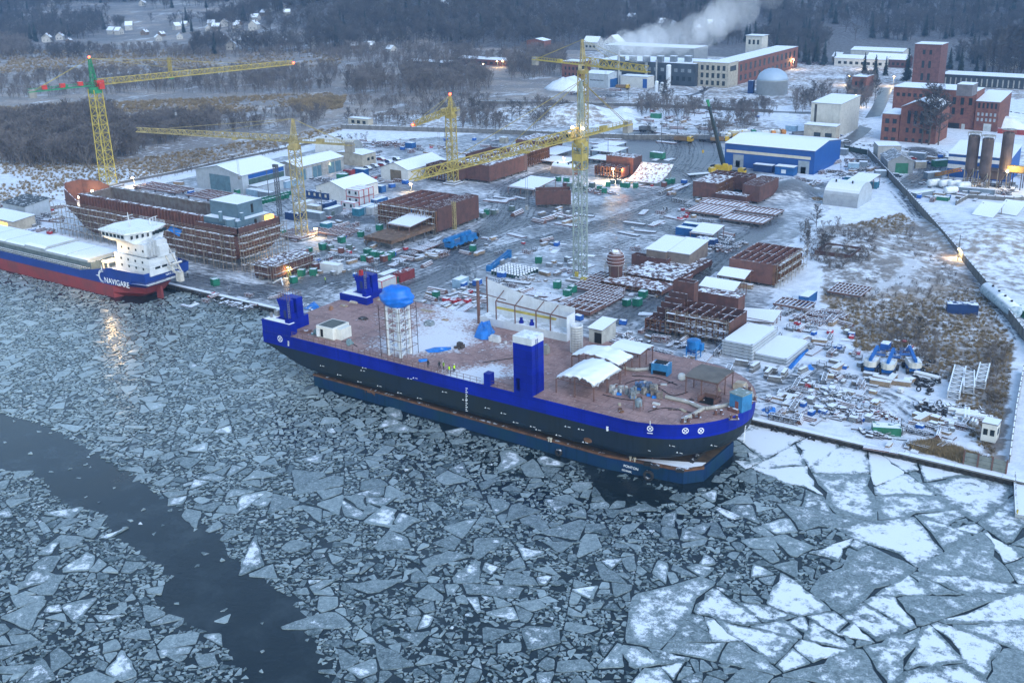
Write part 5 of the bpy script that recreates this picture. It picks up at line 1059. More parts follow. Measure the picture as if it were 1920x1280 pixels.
shed('villa','white villa with a steep orange roof right of the factory steam','house',(1160,98),(1135,96),10,7,5,'v',CREAM,mat('orange_tiled_roof',(.30,.09,.05),.8,snow=.7),ops=rowops('f',.1,.9,3,2,3.6)+rowops('f',.1,.9,3,4.8,6.2))
shed('villa','snow roofed villa behind the factory steam','house',(1120,95),(1098,93),9,6,4,'u',CREAM,ops=rowops('f',.1,.9,3,2,3.6))
# houses on the hillside
HW=[mat('pale_house_wall',(.45,.43,.40),.85),mat('brown_house_wall',(.20,.15,.12),.85)]
def house_proto(w,d,h,r,wm):
    o=thing('house','x','house'); MB().ypr([(-w/2,-3),(w/2,-3),(w/2,h),(0,h+r),(-w/2,h)],-d/2,d/2).build('wall',wm,o)
    MB().ypr([(-w/2-.5,h-.3),(0,h+r+.05),(w/2+.5,h-.3),(w/2+.5,h),(0,h+r+.4),(-w/2-.5,h)],-d/2-.4,d/2+.4).build('roof',SROOF,o)
    m=MB(); [m.bx(x,x+1,-d/2-.06,-d/2+.01,1.6,3) for x in (-w*.3,w*.12)]; m.build('window',DARKGL,o); m=MB(); m.bx(w*.2,w*.2+.8,-.4,.4,h,h+r+1); m.build('chimney',BRK2,o); return Proto(o)
HP=[house_proto(9,11,5,4,HW[0]),house_proto(8,9,4,3.5,HW[1]),house_proto(11,9,6,4.5,HW[0])]
for i,(px,py) in enumerate(((97,62),(76,60),(90,78),(118,76),(132,80),(330,56),(350,54),(308,66),(226,66),(205,60),(420,82),(428,88),(455,84),(532,84),(598,86),(345,78),(365,82),(300,78),(390,62),(410,54),(425,50),(440,58),(455,44),(470,52),(480,38),(500,34),(515,22),(395,48),(430,40),(530,14),(545,28),(270,62),(240,60),(275,10),(95,6),(112,4),(840,12),(828,14),(90,8),(1180,42),(1210,58),(1245,56),(1270,52),(1300,60),(1330,54),(1360,50),(1580,118),(1900,130),(1858,128),(665,92),(690,96),(730,98))):
    q=T(px+rv.uniform(-8,8),py+rv.uniform(-5,5)); o=HP[i%3].put(q,rv.random()*3,rv.uniform(.55,.8),'houses on the hillside'); rep(o,('pale','brown','broad pale')[i%3]+' hillside house under a snowy roof')
# ================================================================ ship sections lying about the yard
def boxat(C,L,B,z=0,rz=0):
    return fp(C,L,B,z)
def section(label,C,L,B,h,top='ribs',openf='',z=.9,mt=None,rz=0,scaf='',box=None,snowtop=True,name='hull_section',cat='hull section',ribn=7):
    cx,cy,du,dv=box or fp(C,L,B); o=thing(name,label,cat,(cx,cy,0),rz,'steel hull sections in the yard'); x,y=du/2,dv/2; mt=mt or RUST; t=.12
    m=MB()
    if 'f' not in openf: m.bx(-x,x,-y,-y+t,z,z+h)
    if 'b' not in openf: m.bx(-x,x,y-t,y,z,z+h)
    if 'r' not in openf: m.bx(x-t,x,-y+t,y-t,z,z+h)
    if 'l' not in openf: m.bx(-x,-x+t,-y+t,y-t,z,z+h)
    m.bx(-x+t,x-t,-y+t,y-t,z,z+.15)
    if top=='closed': m.bx(-x-.05,x+.05,-y-.05,y+.05,z+h,z+h+.1)
    if top in('ribs','deep'):
        for k in range(ribn): 
            xx=-x+t+(du-2*t)*k/(ribn-1); m.bx(xx-.08,xx+.08,-y+t,y-t,z+h-(.5 if top=='ribs' else 1.2),z+h-.02)
        m.bx(-x+t,x-t,-.1,.1,z+h-.4,z+h-.03)
    m.build('plating',mt,o)
    m=MB(); k=0
    for side,a,b in (('f',-x,x),('r',-y,y)):
        n=max(2,int((b-a)/1.3))
        for i in range(n+1):
            q=a+(b-a)*i/n
            if side in openf:
                if side=='f': m.bx(q-.06,q+.06,-y,-y+.7,z,z+h)
                else: m.bx(x-.7,x,q-.06,q+.06,z,z+h)
        if side in openf:
            for zz in (.33,.66,.97):
                if side=='f': m.bx(-x,x,-y+.1,-y+.6,z+h*zz-.05,z+h*zz+.05)
                else: m.bx(x-.6,x-.1,-y,y,z+h*zz-.05,z+h*zz+.05)
    if m.v: m.build('stiffener',RUSTB if mt is RUST else mt,o)
    m=MB(); nx=max(2,int(du/4)); ny=max(2,int(dv/5))
    for i in range(nx+1):
        for j in range(ny+1): m.rb(-x+.4+(du-.8)*i/nx,-y+.4+(dv-.8)*j/ny,0,.45,.45,z)
    m.build('trestle',mat('trestle_steel',(.10,.10,.11),.7),o)
    m=MB(); p=[]
    for f in scaf:
        a,b=(-x,x) if f=='f' else (-y,y); n=max(2,int((b-a)/2.4)); nz=max(2,int((h+z)/1.9))
        for i in range(n+1):
            q=a+(b-a)*i/n
            for off in (.5,1.5):
                if f=='f': m.beam((q,-y-off,0),(q,-y-off,h+z+1),.08)
                else: m.beam((x+off,q,0),(x+off,q,h+z+1),.08)
        for k in range(1,nz+1):
            zz=(h+z)*k/nz
            if f=='f': m.beam((a,-y-1.5,zz+.9),(b,-y-1.5,zz+.9),.07); p.append(MB().bx(a,b,-y-1.4,-y-.55,zz-.04,zz+.04))
            else: m.beam((x+1.5,a,zz+.9),(x+1.5,b,zz+.9),.07); p.append(MB().bx(x+.55,x+1.4,a,b,zz-.04,zz+.04))
    if m.v: s=m.build('scaffolding',SCAF,o); [k.build('scaffold_deck',PLANK,s) for k in p]
    return o
def canopy(label,C,L,B,h,rise,axis='v',z=0,roof=None,posts=MB,tilt=0,ragged=False,name='canopy',postm=None):
    cx,cy,du,dv=fp(C,L,B,z); o=thing(name,label,'canopy',(cx,cy,z)); x,y=du/2,dv/2; t=.12; m=MB()
    if axis=='v': zs=lambda a,b:h+rise*(1-abs(a)/x)+tilt*b/y
    elif axis=='u': zs=lambda a,b:h+rise*(1-abs(b)/y)+tilt*a/x
    else: zs=lambda a,b:h+rise*(b/y)+tilt*a/x
    n=12 if not ragged else 22; g=random.Random(int(cx*7+cy)); i0=len(m.v); nn=n+1
    for i in range(nn):
        for j in range(nn):
            a=-x+du*i/n; b=-y+dv*j/n; zz=zs(a,b)
            if ragged:
                if axis=='v': zz=h+rise*(1-(abs(a)/x)**2.2)+tilt*b/y
                if axis=='u': zz=h+rise*(1-(abs(b)/y)**2.2)
                zz+=.16*mn.noise(Vector((a*.7,b*.7,cx)))-.10*abs(math.sin(i*PI/n*4))+g.gauss(0,.02)
                if (i in (0,n)) or (j in(0,n)): b+=g.gauss(0,.1); zz-=abs(g.gauss(0,.25))
            m.v.append((a,b,zz))
    top=len(m.v); m.v+=[(p[0],p[1],p[2]-t) for p in m.v[i0:top]]
    for i in range(n):
        for j in range(n): q=[i*nn+j,(i+1)*nn+j,(i+1)*nn+j+1,i*nn+j+1]; m.f.append(tuple(q)); m.f.append(tuple(top+k for k in q[::-1]))
    e=[i*nn for i in range(nn)]+[n*nn+j for j in range(1,nn)]+[i*nn+n for i in range(n-1,-1,-1)]+[j for j in range(n-1,0,-1)]
    for a,b in zip(e,e[1:]+e[:1]): m.f.append((b,a,top+a,top+b))
    m.build('roof_sheet',roof or mat('snowy_sheet_roof',(.34,.35,.37),.7,snow=1.),o,ragged)
    m=MB()
    for a in (-x+.2,0,x-.2):
        for b in (-y+.2,0,y-.2):
            if a==0 and b==0: continue
            m.beam((a,b,0),(a,b,zs(a,b)-.25),.16)
        m.beam((a,-y+.2,zs(a,-y)-.35),(a,y-.2,zs(a,y)-.35),.14)
    for b in (-y+.2,y-.2): m.beam((-x,b,zs(-x,b)-.4),(0,b,zs(0,b)-.4),.14); m.beam((0,b,zs(0,b)-.4),(x,b,zs(x,b)-.4),.14); m.beam((-x,b,h-.4),(x,b,h-.4),.12)
    m.build('frame',postm or RAIL,o); return o
section('tall rust brown section with a scaffolded open left half, beside the blue truck crane',(818,441),(745,412),(889,411),6.8,'deep','f',scaf='f')
s=section('dark brown section with a smooth curved outer plate, joined behind the scaffolded one',(822,440),5,(889,411),7.6,'ribs','',scaf=''); m=MB(); m.truss((2.9,-3,0),(2.9,-3,9.2),.9,.9,1.0,.08); m.build('ladder_tower',mat('yellow_ladder',(.45,.36,.16),.6),s)
o=section('low flat brown deck section lit orange beneath a small snowy roof',(735,470),(686,460),(830,432),1.0,'closed','f',z=2.,mt=mat('tan_primer_deck',(.19,.115,.075),.8,var=.4,snow=.15),snowtop=False)
canopy('small snowy roof lit orange from beneath on the flat deck section',(768,437),(728,429),(805,420),2.4,.5,'m',z=3.1)
section('rust brown box facing the viewer beside the warm lit welding yard',0,0,0,5.,'open','',rz=R_(35),box=(*P(1037,385).xy,12.3,5.5))
section('long rust brown open box section left of the dark thicket, snow along its beams',(1452,541),(1374,522),(1483,505),5.6,'deep','r',scaf='r')
section('rust brown section with a railed flat top left of the ribbed rear panels',(918,345),(866,335),(955,318),6.,'closed','',scaf='')
section('rust brown block between the jib and the snowy rear panels',(985,318),(938,313),(1000,300),5.4,'closed','r')
section('dark brown block under the yellow jib',(855,345),(800,338),(868,335),5.5,'ribs','f')
section('small brown block behind the tent hall and the squat crane',(1015,290),(970,284),(1035,276),4.6,'closed','r')
section('brown section with a railed top left of the blue truck crane',(910,330),(876,325),(930,312),7,'open','f')
# U shaped section
section('left arm of the U shaped hull section with small square openings',(1345,378),(1299,372),(1362,362),5.4,'closed','r')
section('rear wall of the U shaped hull section under a blue tarp',(1400,362),(1330,352),8,4.6,'ribs','')
section('right arm of the U shaped hull section',(1423,384),(1395,378),(1440,364),5.6,'ribs','')
section('low front step of the U shaped hull section with a snowy top',(1398,386),(1340,379),5,2.2,'closed','')
# the scaffolded stern section near the barge
section('scaffolded ribbed hull section with open bays facing the barge',(1365,650),(1262,622),(1392,625),5.0,'ribs','f',scaf='f')
section('tall narrow plate of the scaffolded stern section',(1299,600),(1264,591),2.5,8.6,'open','')
section('long snow topped brown box behind the scaffolded section',(1383,595),(1310,578),4,4.,'closed','')
o=section('stepped curved brown end section with deep brackets',(1255,632),(1212,621),9,2.6,'ribs','f'); m=MB()
for k in range(6): m.bx(-3+k*.2,3,-3+k*1.6,-2.8+k*1.6,3.5,3.5+k*.9)
m.build('bracket',RUST,o)
# sections around the dome
o=section('low brown section with hatch edge beneath two tent roofs',(1262,545),(1180,524),(1312,500),1.6,'closed','f',z=1.0); 
section('brown coaming piece with a saw toothed lower edge',(1250,512),(1186,500),2.5,3.,'open','')
section('long flat brown base of the ribbed dome section',(1240,560),(1140,533),(1290,525),1.,'closed','f')
def tentbox(label,C,L,B,h,rise):
    return shed('work_tent',label,'work tent',C,L,B,h,rise,'m',mat('brown_tent_wall',(.20,.16,.14),.8,var=.3),mat('snowy_sheet_roof',(.34,.35,.37),.7,snow=1.),z=2.6)
tentbox('left work tent with a snowy lean-to roof on the dome section',(1248,492),(1214,485),(1262,470),3,1.2); tentbox('right work tent with a warm lit open front on the dome section',(1292,497),(1250,491),(1306,475),3,1.2)
d=thing('rusty_dome','ribbed rusty bulbous dome standing on a brown section','hull section',P(1154,530)); MB().lathe([(1.9,0),(1.9,4.6),(2.3,5.2),(2.45,6.2),(2.35,7.3),(2.,8.3),(1.3,9.2),(.2,9.6)],24).build('shell',RUST,d,True); m=MB()
for z,r in ((5.4,2.5),(6.3,2.6),(7.2,2.5),(8.1,2.2),(8.9,1.6)): m.lathe([(r-.15,z),(r,z+.02),(r,z+.12),(r-.2,z+.14)],24)
m.build('rib',mat('snowy_rib',(.2,.1,.08),.8,snow=1.),d); m=MB()
for a in range(8): c,s_=math.cos(a*.785),math.sin(a*.785); m.beam((c*3,s_*3,0),(c*3,s_*3,5.6),.09); m.beam((c*3,s_*3,5.5),(math.cos(a*.785+.785)*3,math.sin(a*.785+.785)*3,5.5),.08)
m.build('scaffolding',SCAF,d)
# ribbed floor panels lying flat in the foreground yard
def panel(label,C,L,B,mt=RUST,z=.8,n=9,cross=4,h=.5,plate=True,name='steel_grillage'):
    cx,cy,du,dv=fp(C,L,B); o=thing(name,label,'steel grillage',(cx,cy,0),0,'deck panels laid on the ground'); x,y=du/2,dv/2
    m=MB(); 
    if plate: m.bx(-x,x,-y,y,z,z+.1)
    m.build('plate',mt,o) if plate else 0
    m=MB()
    for k in range(n): q=-x+.1+(du-.2)*k/(n-1); m.bx(q-.1,q+.1,-y,y,z+.1,z+h)
    for k in range(cross): q=-y+.1+(dv-.2)*k/(cross-1); m.bx(-x,x,q-.12,q+.12,z+.1,z+h+.12)
    m.build('stiffener',mat('snowy_stiffener',(.16,.085,.07),.8,snow=1.),o)
    m=MB()
    for i in (-.9,0,.9):
        for j in (-.9,0,.9): m.rb(x*i,y*j,0,.5,.5,z)
    m.build('trestle',mat('trestle_steel',(.10,.10,.11),.7),o); return o
panel('open ribbed brown panel in front of the dome',(1150,560),(1075,541),(1205,530),plate=False,n=12,cross=7)
panel('ribbed brown panel with a snowy grid before the dome',(1120,590),(1063,575),(1165,562),n=10,cross=6)
o=panel('brown deck panel edged with a high beam at the barge side',(1105,598),(1058,585),8,n=5,cross=3,h=1.)
for lab,C,L,B in (('front left',(1355,412),(1289,400),(1385,396)),('rear left',(1388,397),(1312,386),(1400,388)),('front right',(1428,428),(1358,412),(1446,416)),('rear right',(1452,412),(1388,398),(1470,402))): panel('snowy white ribbed deck panel, %s of the four laid side by side'%lab,C,L,B,mat('snow_plate',(.3,.3,.32),.7,snow=1.),z=1.1,n=10,cross=2)
for lab,C,L,B,z in (('by the lit lamp',(1060,314),(1008,308),(1075,303),1.6),('before the slush lake',(1155,312),(1104,304),(1170,303),1.8),('under the crane cab',(1150,297),(1108,291),(1172,286),2.2),('behind the lit one',(1040,300),(1000,295),(1075,284),1.8),('far left of the slush lake',(1140,285),(1112,280),(1165,272),1.4)): panel('snow covered flat deck panel on trestles %s'%lab,C,L,B,mat('snow_plate',(.3,.3,.32),.7,snow=1.),z=z,n=3,cross=2,h=.12)
for lab,C,L,B in (('before the thin faded crane',(640,450),(578,440),(663,436)),('right of the unfinished hull stern',(560,455),(512,446),(578,440)),('behind the unfinished hull, left',(330,368),(262,352),(350,357)),('beside the unfinished hull, in front of the gabled hall',(430,385),(345,372),(455,371)),('of long beams beside the flat deck section',(790,478),(750,482),(812,462))): panel('brown beam grillage %s'%lab,C,L,B,plate=False,n=12,cross=3)
# warm lit section with curved shell
o=section('low orange brown wall section lit by a lamp in the welding yard',(1165,338),(1118,331),6,3.6,'deep','f'); lampobj(o,(6.5,-2.5,4),(1,.42,.16),1600)
o=section('dark stepped block at the right of the welding yard',(1187,332),(1148,322),7,6.4,'closed','')
o=thing('curved_plate','pale curved hull plate sloping down over scaffolding in the welding yard','hull section',P(1205,345),R_(8)); m=MB(); L=[]
for i in range(13):
    a=i/12; L.append([(-7+13*b/8+a*3.,-2+a*11,1.2+5.2*a**2.2) for b in range(9)])
m.loft(L,False); m.loft([[(p[0],p[1],p[2]-.15) for p in r] for r in L],False); m.build('plate',mat('snowy_curved_plate',(.34,.21,.17),.7,snow=.55),o); m=MB()
for i in range(6):
    for b in (0,3,5,8): q=L[i*2][b]; m.beam((q[0],q[1],0),(q[0],q[1],q[2]-.2),.14)
    m.beam(Vector(L[i*2][0])-Vector((0,0,.3)),Vector(L[i*2][8])-Vector((0,0,.3)),.2)
m.build('frame',SCAF,o)
arch('barrel_shelter','small barrel roofed snowy shelter glowing pink in the welding yard','shelter',(1075,330),(1032,325),6,4,mat('pinkish_sheet',(.4,.28,.24)),mat('snowy_pinkish_sheet',(.34,.24,.2),.7,snow=1.),RUST)
canopy('low snowy lean-to left of the brown box in the middle yard',(1000,368),(962,358),(1022,350),3.,.6,'m')
canopy('front open sided shelter with a snowy gable roof by the scaffolded section',(1375,570),(1318,553),(1415,556),3.4,1.4,'u'); canopy('rear open sided shelter with a snowy gable roof by the double skin block',(1395,545),(1350,532),(1435,532),3.2,1.3,'u'); canopy('snowy roof beside the arched shelter, blue stores beneath',(1625,362),(1585,357),(1657,348),3.8,.3,'m'); canopy('white roofed lean-to beside the blue containers in the middle yard',(1335,458),(1292,452),(1352,445),3.4,.6,'m')
canopy('snowy sheet leaning behind the grey hatch covers',(1450,612),(1394,590),(1478,603),1.4,.8,'m',tilt=.5)
# stacks of grey hatch covers
PAN=mat('grey_hatch_cover',(.33,.37,.40),.6,snow=1.,var=.2,streak=.3)
def hatch(C,L,B,n,hh,lab):
    cx,cy,du,dv=fp(C,L,B)
    for k in range(n):
        o=thing('hatch_pontoon','%s, %s'%(lab,('lowest','second','third','fourth','topmost')[k] if n==5 else ('lower','upper')[k])+' of its stack','hatch cover',(cx,cy,.25+k*hh),0,'grey hatch covers in two stacks'); x,y=du/2,dv/2
        MB().bx(-x,x,-y,y,0,hh*.62).bx(-x+.2,x-.2,-y+.2,y-.2,hh*.62,hh*.8).build('plate',PAN,o); m=MB()
        for i in range(5): q=-x+.8+(du-1.6)*i/4; m.rb(q,-y-.03,hh*.2,.3,.1,hh*.3)
        for a in (-x+.4,x-.4):
            for b in (-y+.4,y-.4): m.rb(a,b,hh*.8,.4,.4,hh*.2-.004)
        m.build('pad',STEEL,o)
hatch((1410,677),(1357,662),(1452,641),5,.72,'snowy grey hatch cover in the tall stack'); hatch((1475,686),(1413,670),(1509,648),2,.72,'snowy grey hatch cover in the low stack beside blue sheeting')
def tarp(label,pts,z,name='tarpaulin',m_=None,h=.35):
    W=[P(x,y,z) for x,y in pts]; c=sum(W,Vector())/len(W); o=MB(); g=random.Random(len(label)*7); n=len(W); rings=[]
    for f,hh in ((1.,.02),(.75,h*.6),(.4,h)): 
        rings.append([tuple((p-c)*f*(1+g.gauss(0,.05))+Vector((0,0,hh+g.gauss(0,h*.25)*(f<1)))) for p in W])
    o.loft(rings); o.f.append(tuple(2*n+k for k in range(n))); ob=o.build(name,m_ or mat('bright_blue_tarp',(.012,.19,.62),.5,snow=.15)); ob.location=c; return tag(ob,label,'tarpaulin')
tarp('long blue tarp lying on the snowy deck right of the white lattice tower',((796,656),(815,651),(846,650),(846,655),(822,661),(803,661)),DZ+.03); tarp('small blue tarp near the deck edge by the workers',((784,675),(800,672),(803,677),(786,679)),DZ+.03)
tarp('crumpled blue tarp bundle before the white wind wall',((889,632),(897,612),(905,617),(922,610),(928,622),(918,637),(902,637)),DZ+.03,h=1.9); tarp('blue sheet along the low hatch cover stack',((1477,688),(1512,651),(1518,655),(1484,692)),.03,h=.3); tarp('blue tarp on the snow right of the barge bow',((1428,768),(1442,762),(1455,766),(1458,779),(1440,782)),.03,h=.5); tarp('small blue tarp heap beside the low hatch stack',((1505,690),(1520,684),(1528,692),(1515,698)),.03,h=.5); tarp('blue tarp on the U shaped hull section',((1328,341),(1350,337),(1364,344),(1338,348)),5.,h=.4); tarp('blue sheeting on the quay behind the barge stern',((570,578),(590,566),(600,576),(590,582)),.05,h=.6)
# ================================================================ cargo on the barge deck
q=fp((629,634),(600,631),(650,629),DZ); o=thing('deck_house','white deck house with a grey roof grille and an open oval doorway','deck house',(q[0],q[1],DZ)); x,y=2.4,2.6
MB().bx(-x,x,-y,y,0,2.6).bx(x,x+1.5,-y+1,y-1,0,2.4).build('wall',mat('cream_white_paint',(.66,.65,.6),.5,var=.1,streak=.2),o); MB().bx(-x+.4,x-.4,-y+.4,y-.4,2.6,2.66).build('roof_grille',mat('dull_grille',(.10,.11,.10)),o); m=MB(); m.rb(-.8,-y-.02,.3,.7,.1,1.7); m.build('doorway',BLK,o); m=MB(); m.rb(-1.6,-y-.35,.3,.7,.08,1.7,.5); m.build('door',WHITE,o); MB().bx(-x+.1,x+.1,-y-.1,-y,0,.2).build('sill',SCAF,o)
c=P(750,664,DZ); o=thing('lattice_tower','white four legged lattice tower in scaffolding on the barge deck','tower',c); m=MB()
for a in (-1,1):
    for b in (-1,1): m.tube((a*1.6,b*1.6,0),(a*1.6,b*1.6,10.5),.32,8)
for k in range(5):
    z=k*2.1
    for a,b in (((-1,-1),(1,-1)),((1,-1),(1,1)),((1,1),(-1,1)),((-1,1),(-1,-1))): m.beam((a[0]*1.6,a[1]*1.6,z),(b[0]*1.6,b[1]*1.6,z+2.1),.2); m.beam((b[0]*1.6,b[1]*1.6,z+2.1),(a[0]*1.6,a[1]*1.6,z+2.1),.2)
m.build('frame',WHITE,o); m=MB()
for a in (-2.7,-.9,.9,2.7):
    for b in (-2.7,2.7): m.beam((a,b,0),(a,b,11),.08); m.beam((b,a,0),(b,a,11),.08)
for z in (2,4,6,8,10): 
    for b in (-2.7,2.7): m.beam((-2.7,b,z),(2.7,b,z),.08); m.beam((b,-2.7,z),(b,2.7,z),.08)
m.build('scaffolding',RAIL,o)
tb=bpy.data.meshes.new('tarpaulin_bundle'); m=MB(); rings=[]; g=random.Random(9)
for j in range(15):
    f=j/14; zz=-2.1+4.4*f; r=max(.05,math.sin(PI*min(1,f*.93+.05))**.36)*(1+.09*mn.noise(Vector((f*5,1,2)))) ; rings.append([(3.5*r*math.cos(a*PI/14)*(1+.22*mn.noise(Vector((a*.6,j*.4,0)))),2.6*r*math.sin(a*PI/14)*(1+.22*mn.noise(Vector((a*.6,j*.4,9)))),zz+.22*mn.noise(Vector((a*.5,j*.6,3)))) for a in range(28)])
m.loft(rings,cap=True); ob=m.build('tarpaulin_bundle',mat('bundle_blue_tarp',(.008,.155,.62),.42,var=.2,sc=.9),None,True); ob.location=c+Vector((0,0,12.4)); ob.rotation_euler=(0,0,.3); tag(ob,'bulging bright blue tarpaulin bundle on top of the white lattice tower','tarpaulin')
# wind wall
A=P(900,606,DZ); E_=P(1057,644,DZ); o=thing('wind_wall','half built white sheeted shelter wall with a yellow beam on the far deck side','shelter',(A.x,A.y,DZ)); w=E_.x-A.x; SHT=mat('white_wall_sheet',(.64,.69,.75),.55,var=.15,streak=.3,ribs=('X',1.5))
m=MB(); m.poly((0,3.2,0),(w,3.2,0),(w,3.2,6.6),(w*.55,3.2,6.9),(0,3.2,9.4)); m.poly((0,3.3,0),(0,3.3,9.4),(w*.55,3.3,6.9),(w,3.3,6.6),(w,3.3,0)); m.bx(w-.1,w,0,3.2,0,5.6); m.build('back_sheet',SHT,o)
MB().bx(0,w,-.1,0,0,1.7).bx(.05,w-.05,0,3.2,1.6,1.72).build('front_sheet',WHITE,o); m=MB(); m.beam((-.2,-.1,0),(-.2,-.1,9.8),.5); m.beam((-.2,3.3,0),(-.2,3.3,9.8),.3)
for f in (.2,.42,.66,.82): m.beam((w*f,-.05,1.7),(w*f,-.05,6.2-f*1.2),.2); m.beam((w*f,-.05,6.2-f*1.2),(w*f,3.1,7.8-f*1.6),.16)
m.beam((w*.2,-.05,6.),(w,-.05,5.2),.24); m.beam((0,.5,6.9),(w*.3,.5,6.4),.16); m.build('frame',RAIL,o); m=MB(); m.beam((w*.18,1,4.1),(w*.85,1,4.1),.5,.4); m.build('beam',mat('yellow_lifting_beam',(.55,.44,.10),.6),o); m=MB()
for f in (.46,.58): m.lathe([(.55,1.72),(.5,2.2),(.3,2.5),(.35,2.9),(.05,3.)],10,(w*f,1.,0))
m.build('bollard',RBLUE,o)
o=thing('vent_cylinder','tall white ribbed cylinder standing on the barge deck','vent',P(1081,660,DZ)); MB().lathe([(1.25,0),(1.25,5.6),(1.35,5.65),(1.35,5.9),(1.05,5.9),(1.05,5.2)],24).build('shell',mat('white_ribbed_shell',(.64,.66,.68),.5,var=.1,streak=.2,ribs=('Z',.6)),o,True); m=MB(); [m.beam((1.28*math.cos(a*.52),1.28*math.sin(a*.52),.1),(1.28*math.cos(a*.52),1.28*math.sin(a*.52),5.6),.07) for a in range(12)]; m.build('rib',WHITE,o)
o=shed('open_shed','pale sheet shelter with a sloping snowy roof beside the white cylinder','shelter',(1128,645),(1104,640),(1157,630),3.0,.5,'m',mat('pale_sheet_wall',(.40,.40,.38),.7,streak=.3),z=DZ,ops=[('f',.45,1.,.05,2.3,'opening',BLK)])
WT=mat('worn_white_tarp',(.40,.41,.43),.7,snow=.85,var=.25,streak=.3)
canopy('tattered white deck canopy nearest the barge edge',(1114,754),(1042,735),(1146,716),3.3,1.1,'v',z=DZ,roof=WT,ragged=True); canopy('middle snowy deck canopy with a ridge on the barge',(1160,712),(1072,690),(1186,694),3.1,1.0,'v',z=DZ,roof=WT,ragged=True); canopy('rear flat white deck canopy on the barge',(1200,692),(1146,676),(1221,674),3.2,.3,'u',z=DZ,roof=WT)
canopy('grey brown deck canopy over an open hatch near the bow',(1345,752),(1284,737),(1376,728),3.6,.3,'u',z=DZ,roof=mat('bare_grey_board',(.15,.135,.12),.85,var=.25))
o=thing('deck_hatch','open deck hatch with a railed stair beneath the grey canopy','hatch',P(1330,752,DZ)); m=MB()
for a in (-1.6,1.6): m.bx(a-.1,a+.1,-1.5,1.5,0,.8); m.beam((a,-1.5,.8),(a,1.5,1.7),.08); m.beam((a,-1.5,.8),(a,-1.5,1.9),.08)
m.bx(-1.6,1.6,1.4,1.6,0,.8); m.build('coaming',RAIL,o); MB().bx(-1.5,1.5,-1.5,1.4,0,.06).build('opening',BLK,o)
o=thing('generator','blue diesel generator housing with a dark opening on the barge deck','generator',P(1240,700,DZ),.1); MB().bx(-1.7,1.7,-1.1,1.1,.9,2.3).bx(-1.7,-1.4,-1.1,1.1,0,.9).bx(1.4,1.7,-1.1,1.1,0,.9).bx(-1.4,1.4,.9,1.1,0,.9).build('housing',CYB,o); MB().bx(-1.2,1.2,-.8,.8,2.3,2.45).bx(-1.35,1.35,-.9,.85,.05,.85).build('grille',BLK,o)
o=thing('tool_cabin','tall blue tool cabin with a red door near the barge bow','cabin',P(1388,767,DZ),-.25); MB().bx(-1.4,1.4,-1.4,1.4,.1,3.2).build('wall',CYB,o); MB().bx(-1.5,1.5,-1.5,1.5,3.2,3.4).build('roof',mat('weathered_cabin_roof',(.22,.28,.27),.7,snow=.3),o); MB().bx(-.1,.6,-1.46,-1.39,.2,2.).build('door',mat('red_door',(.24,.07,.06)),o); MB().bx(-1.3,.9,-2.,-1.5,0,.7).build('bench',RUST,o)
BAG=mat('white_bulk_bag',(.58,.58,.56),.8); 
def simple(name,label,cat,px,py,z,parts,rz=0,group=None):
    o=thing(name,label,cat,P(px,py,z),rz,group)
    for nm,mb,mt in parts: mb.build(nm,mt,o)
    return o
simple('bulk_bag','white bulk bag on the bow deck','bag',1278,712,DZ,[('sack',MB().lathe([(.5,0),(.75,.3),(.75,.9),(.55,1.25),(.1,1.3)],10),BAG)])
simple('machine','small steel machine on legs at the middle of the bow deck','machine',1197,768,DZ,[('tank',MB().lathe([(.3,.5),(.65,.8),(.65,1.9),(.5,2.1),(.1,2.15)],12),mat('grey_blue_tank',(.2,.26,.3),.5)),('frame',MB().beam((-.7,-.6,0),(-.6,-.5,1.6),.1).beam((.7,-.6,0),(.6,-.5,1.6),.1).beam((-.7,.6,0),(-.6,.5,1.6),.1).beam((.7,.6,0),(.6,.5,1.6),.1),RAIL)])
for i,(px,py,c2) in enumerate(((1187,742,(.22,.25,.27)),(1212,730,(.14,.18,.26)),(1228,742,(.2,.17,.15)),(1162,736,(.5,.5,.5)),(1200,728,(.12,.2,.35)),(1218,738,(.3,.28,.25)))):
    g=random.Random(i); m=MB()
    for k in range(9): m.rb(g.gauss(0,.7),g.gauss(0,.6),0,g.uniform(.3,.9),g.uniform(.3,.8),g.uniform(.4,1.6),g.random()*3)
    o=simple('welding_gear','x','machine',px,py,DZ,[('cabinet',m,mat('gear_paint_'+'abcdef'[i],c2,.6,var=.5,sc=2)),('tarp',MB().rb(.4,-.9,0,.9,.6,.4,.4),mat('bright_blue_tarp',(.012,.19,.62)))],0,'welding machines on the bow deck'); rep(o,'jumbled welding machine set on deck',px,py)
def hose(label,pts,r,z,mt,name='hose',cat='hose'):
    L=smooth([tuple(P(x,y,z)) for x,y in pts],6); m=MB()
    for a,b in zip(L,L[1:]): m.tube((a[0],a[1],z+r),(b[0],b[1],z+r),r,6)
    return tag(m.build(name,mt),label,cat)
DUCT=mat('pale_duct',(.42,.40,.36),.7,snow=.3)
hose('pale ventilation duct snaking from the gear to the grey canopy',((1248,747),(1290,757),(1318,768),(1345,766),(1370,761)),.38,DZ,DUCT,'duct','duct'); hose('pale duct branch running to the barge edge',((1318,769),(1300,780),(1280,790)),.38,DZ,DUCT,'duct','duct'); hose('pale duct behind the canopies leading to the blue generator',((1170,692),(1190,696),(1225,693)),.34,DZ,DUCT,'duct','duct')
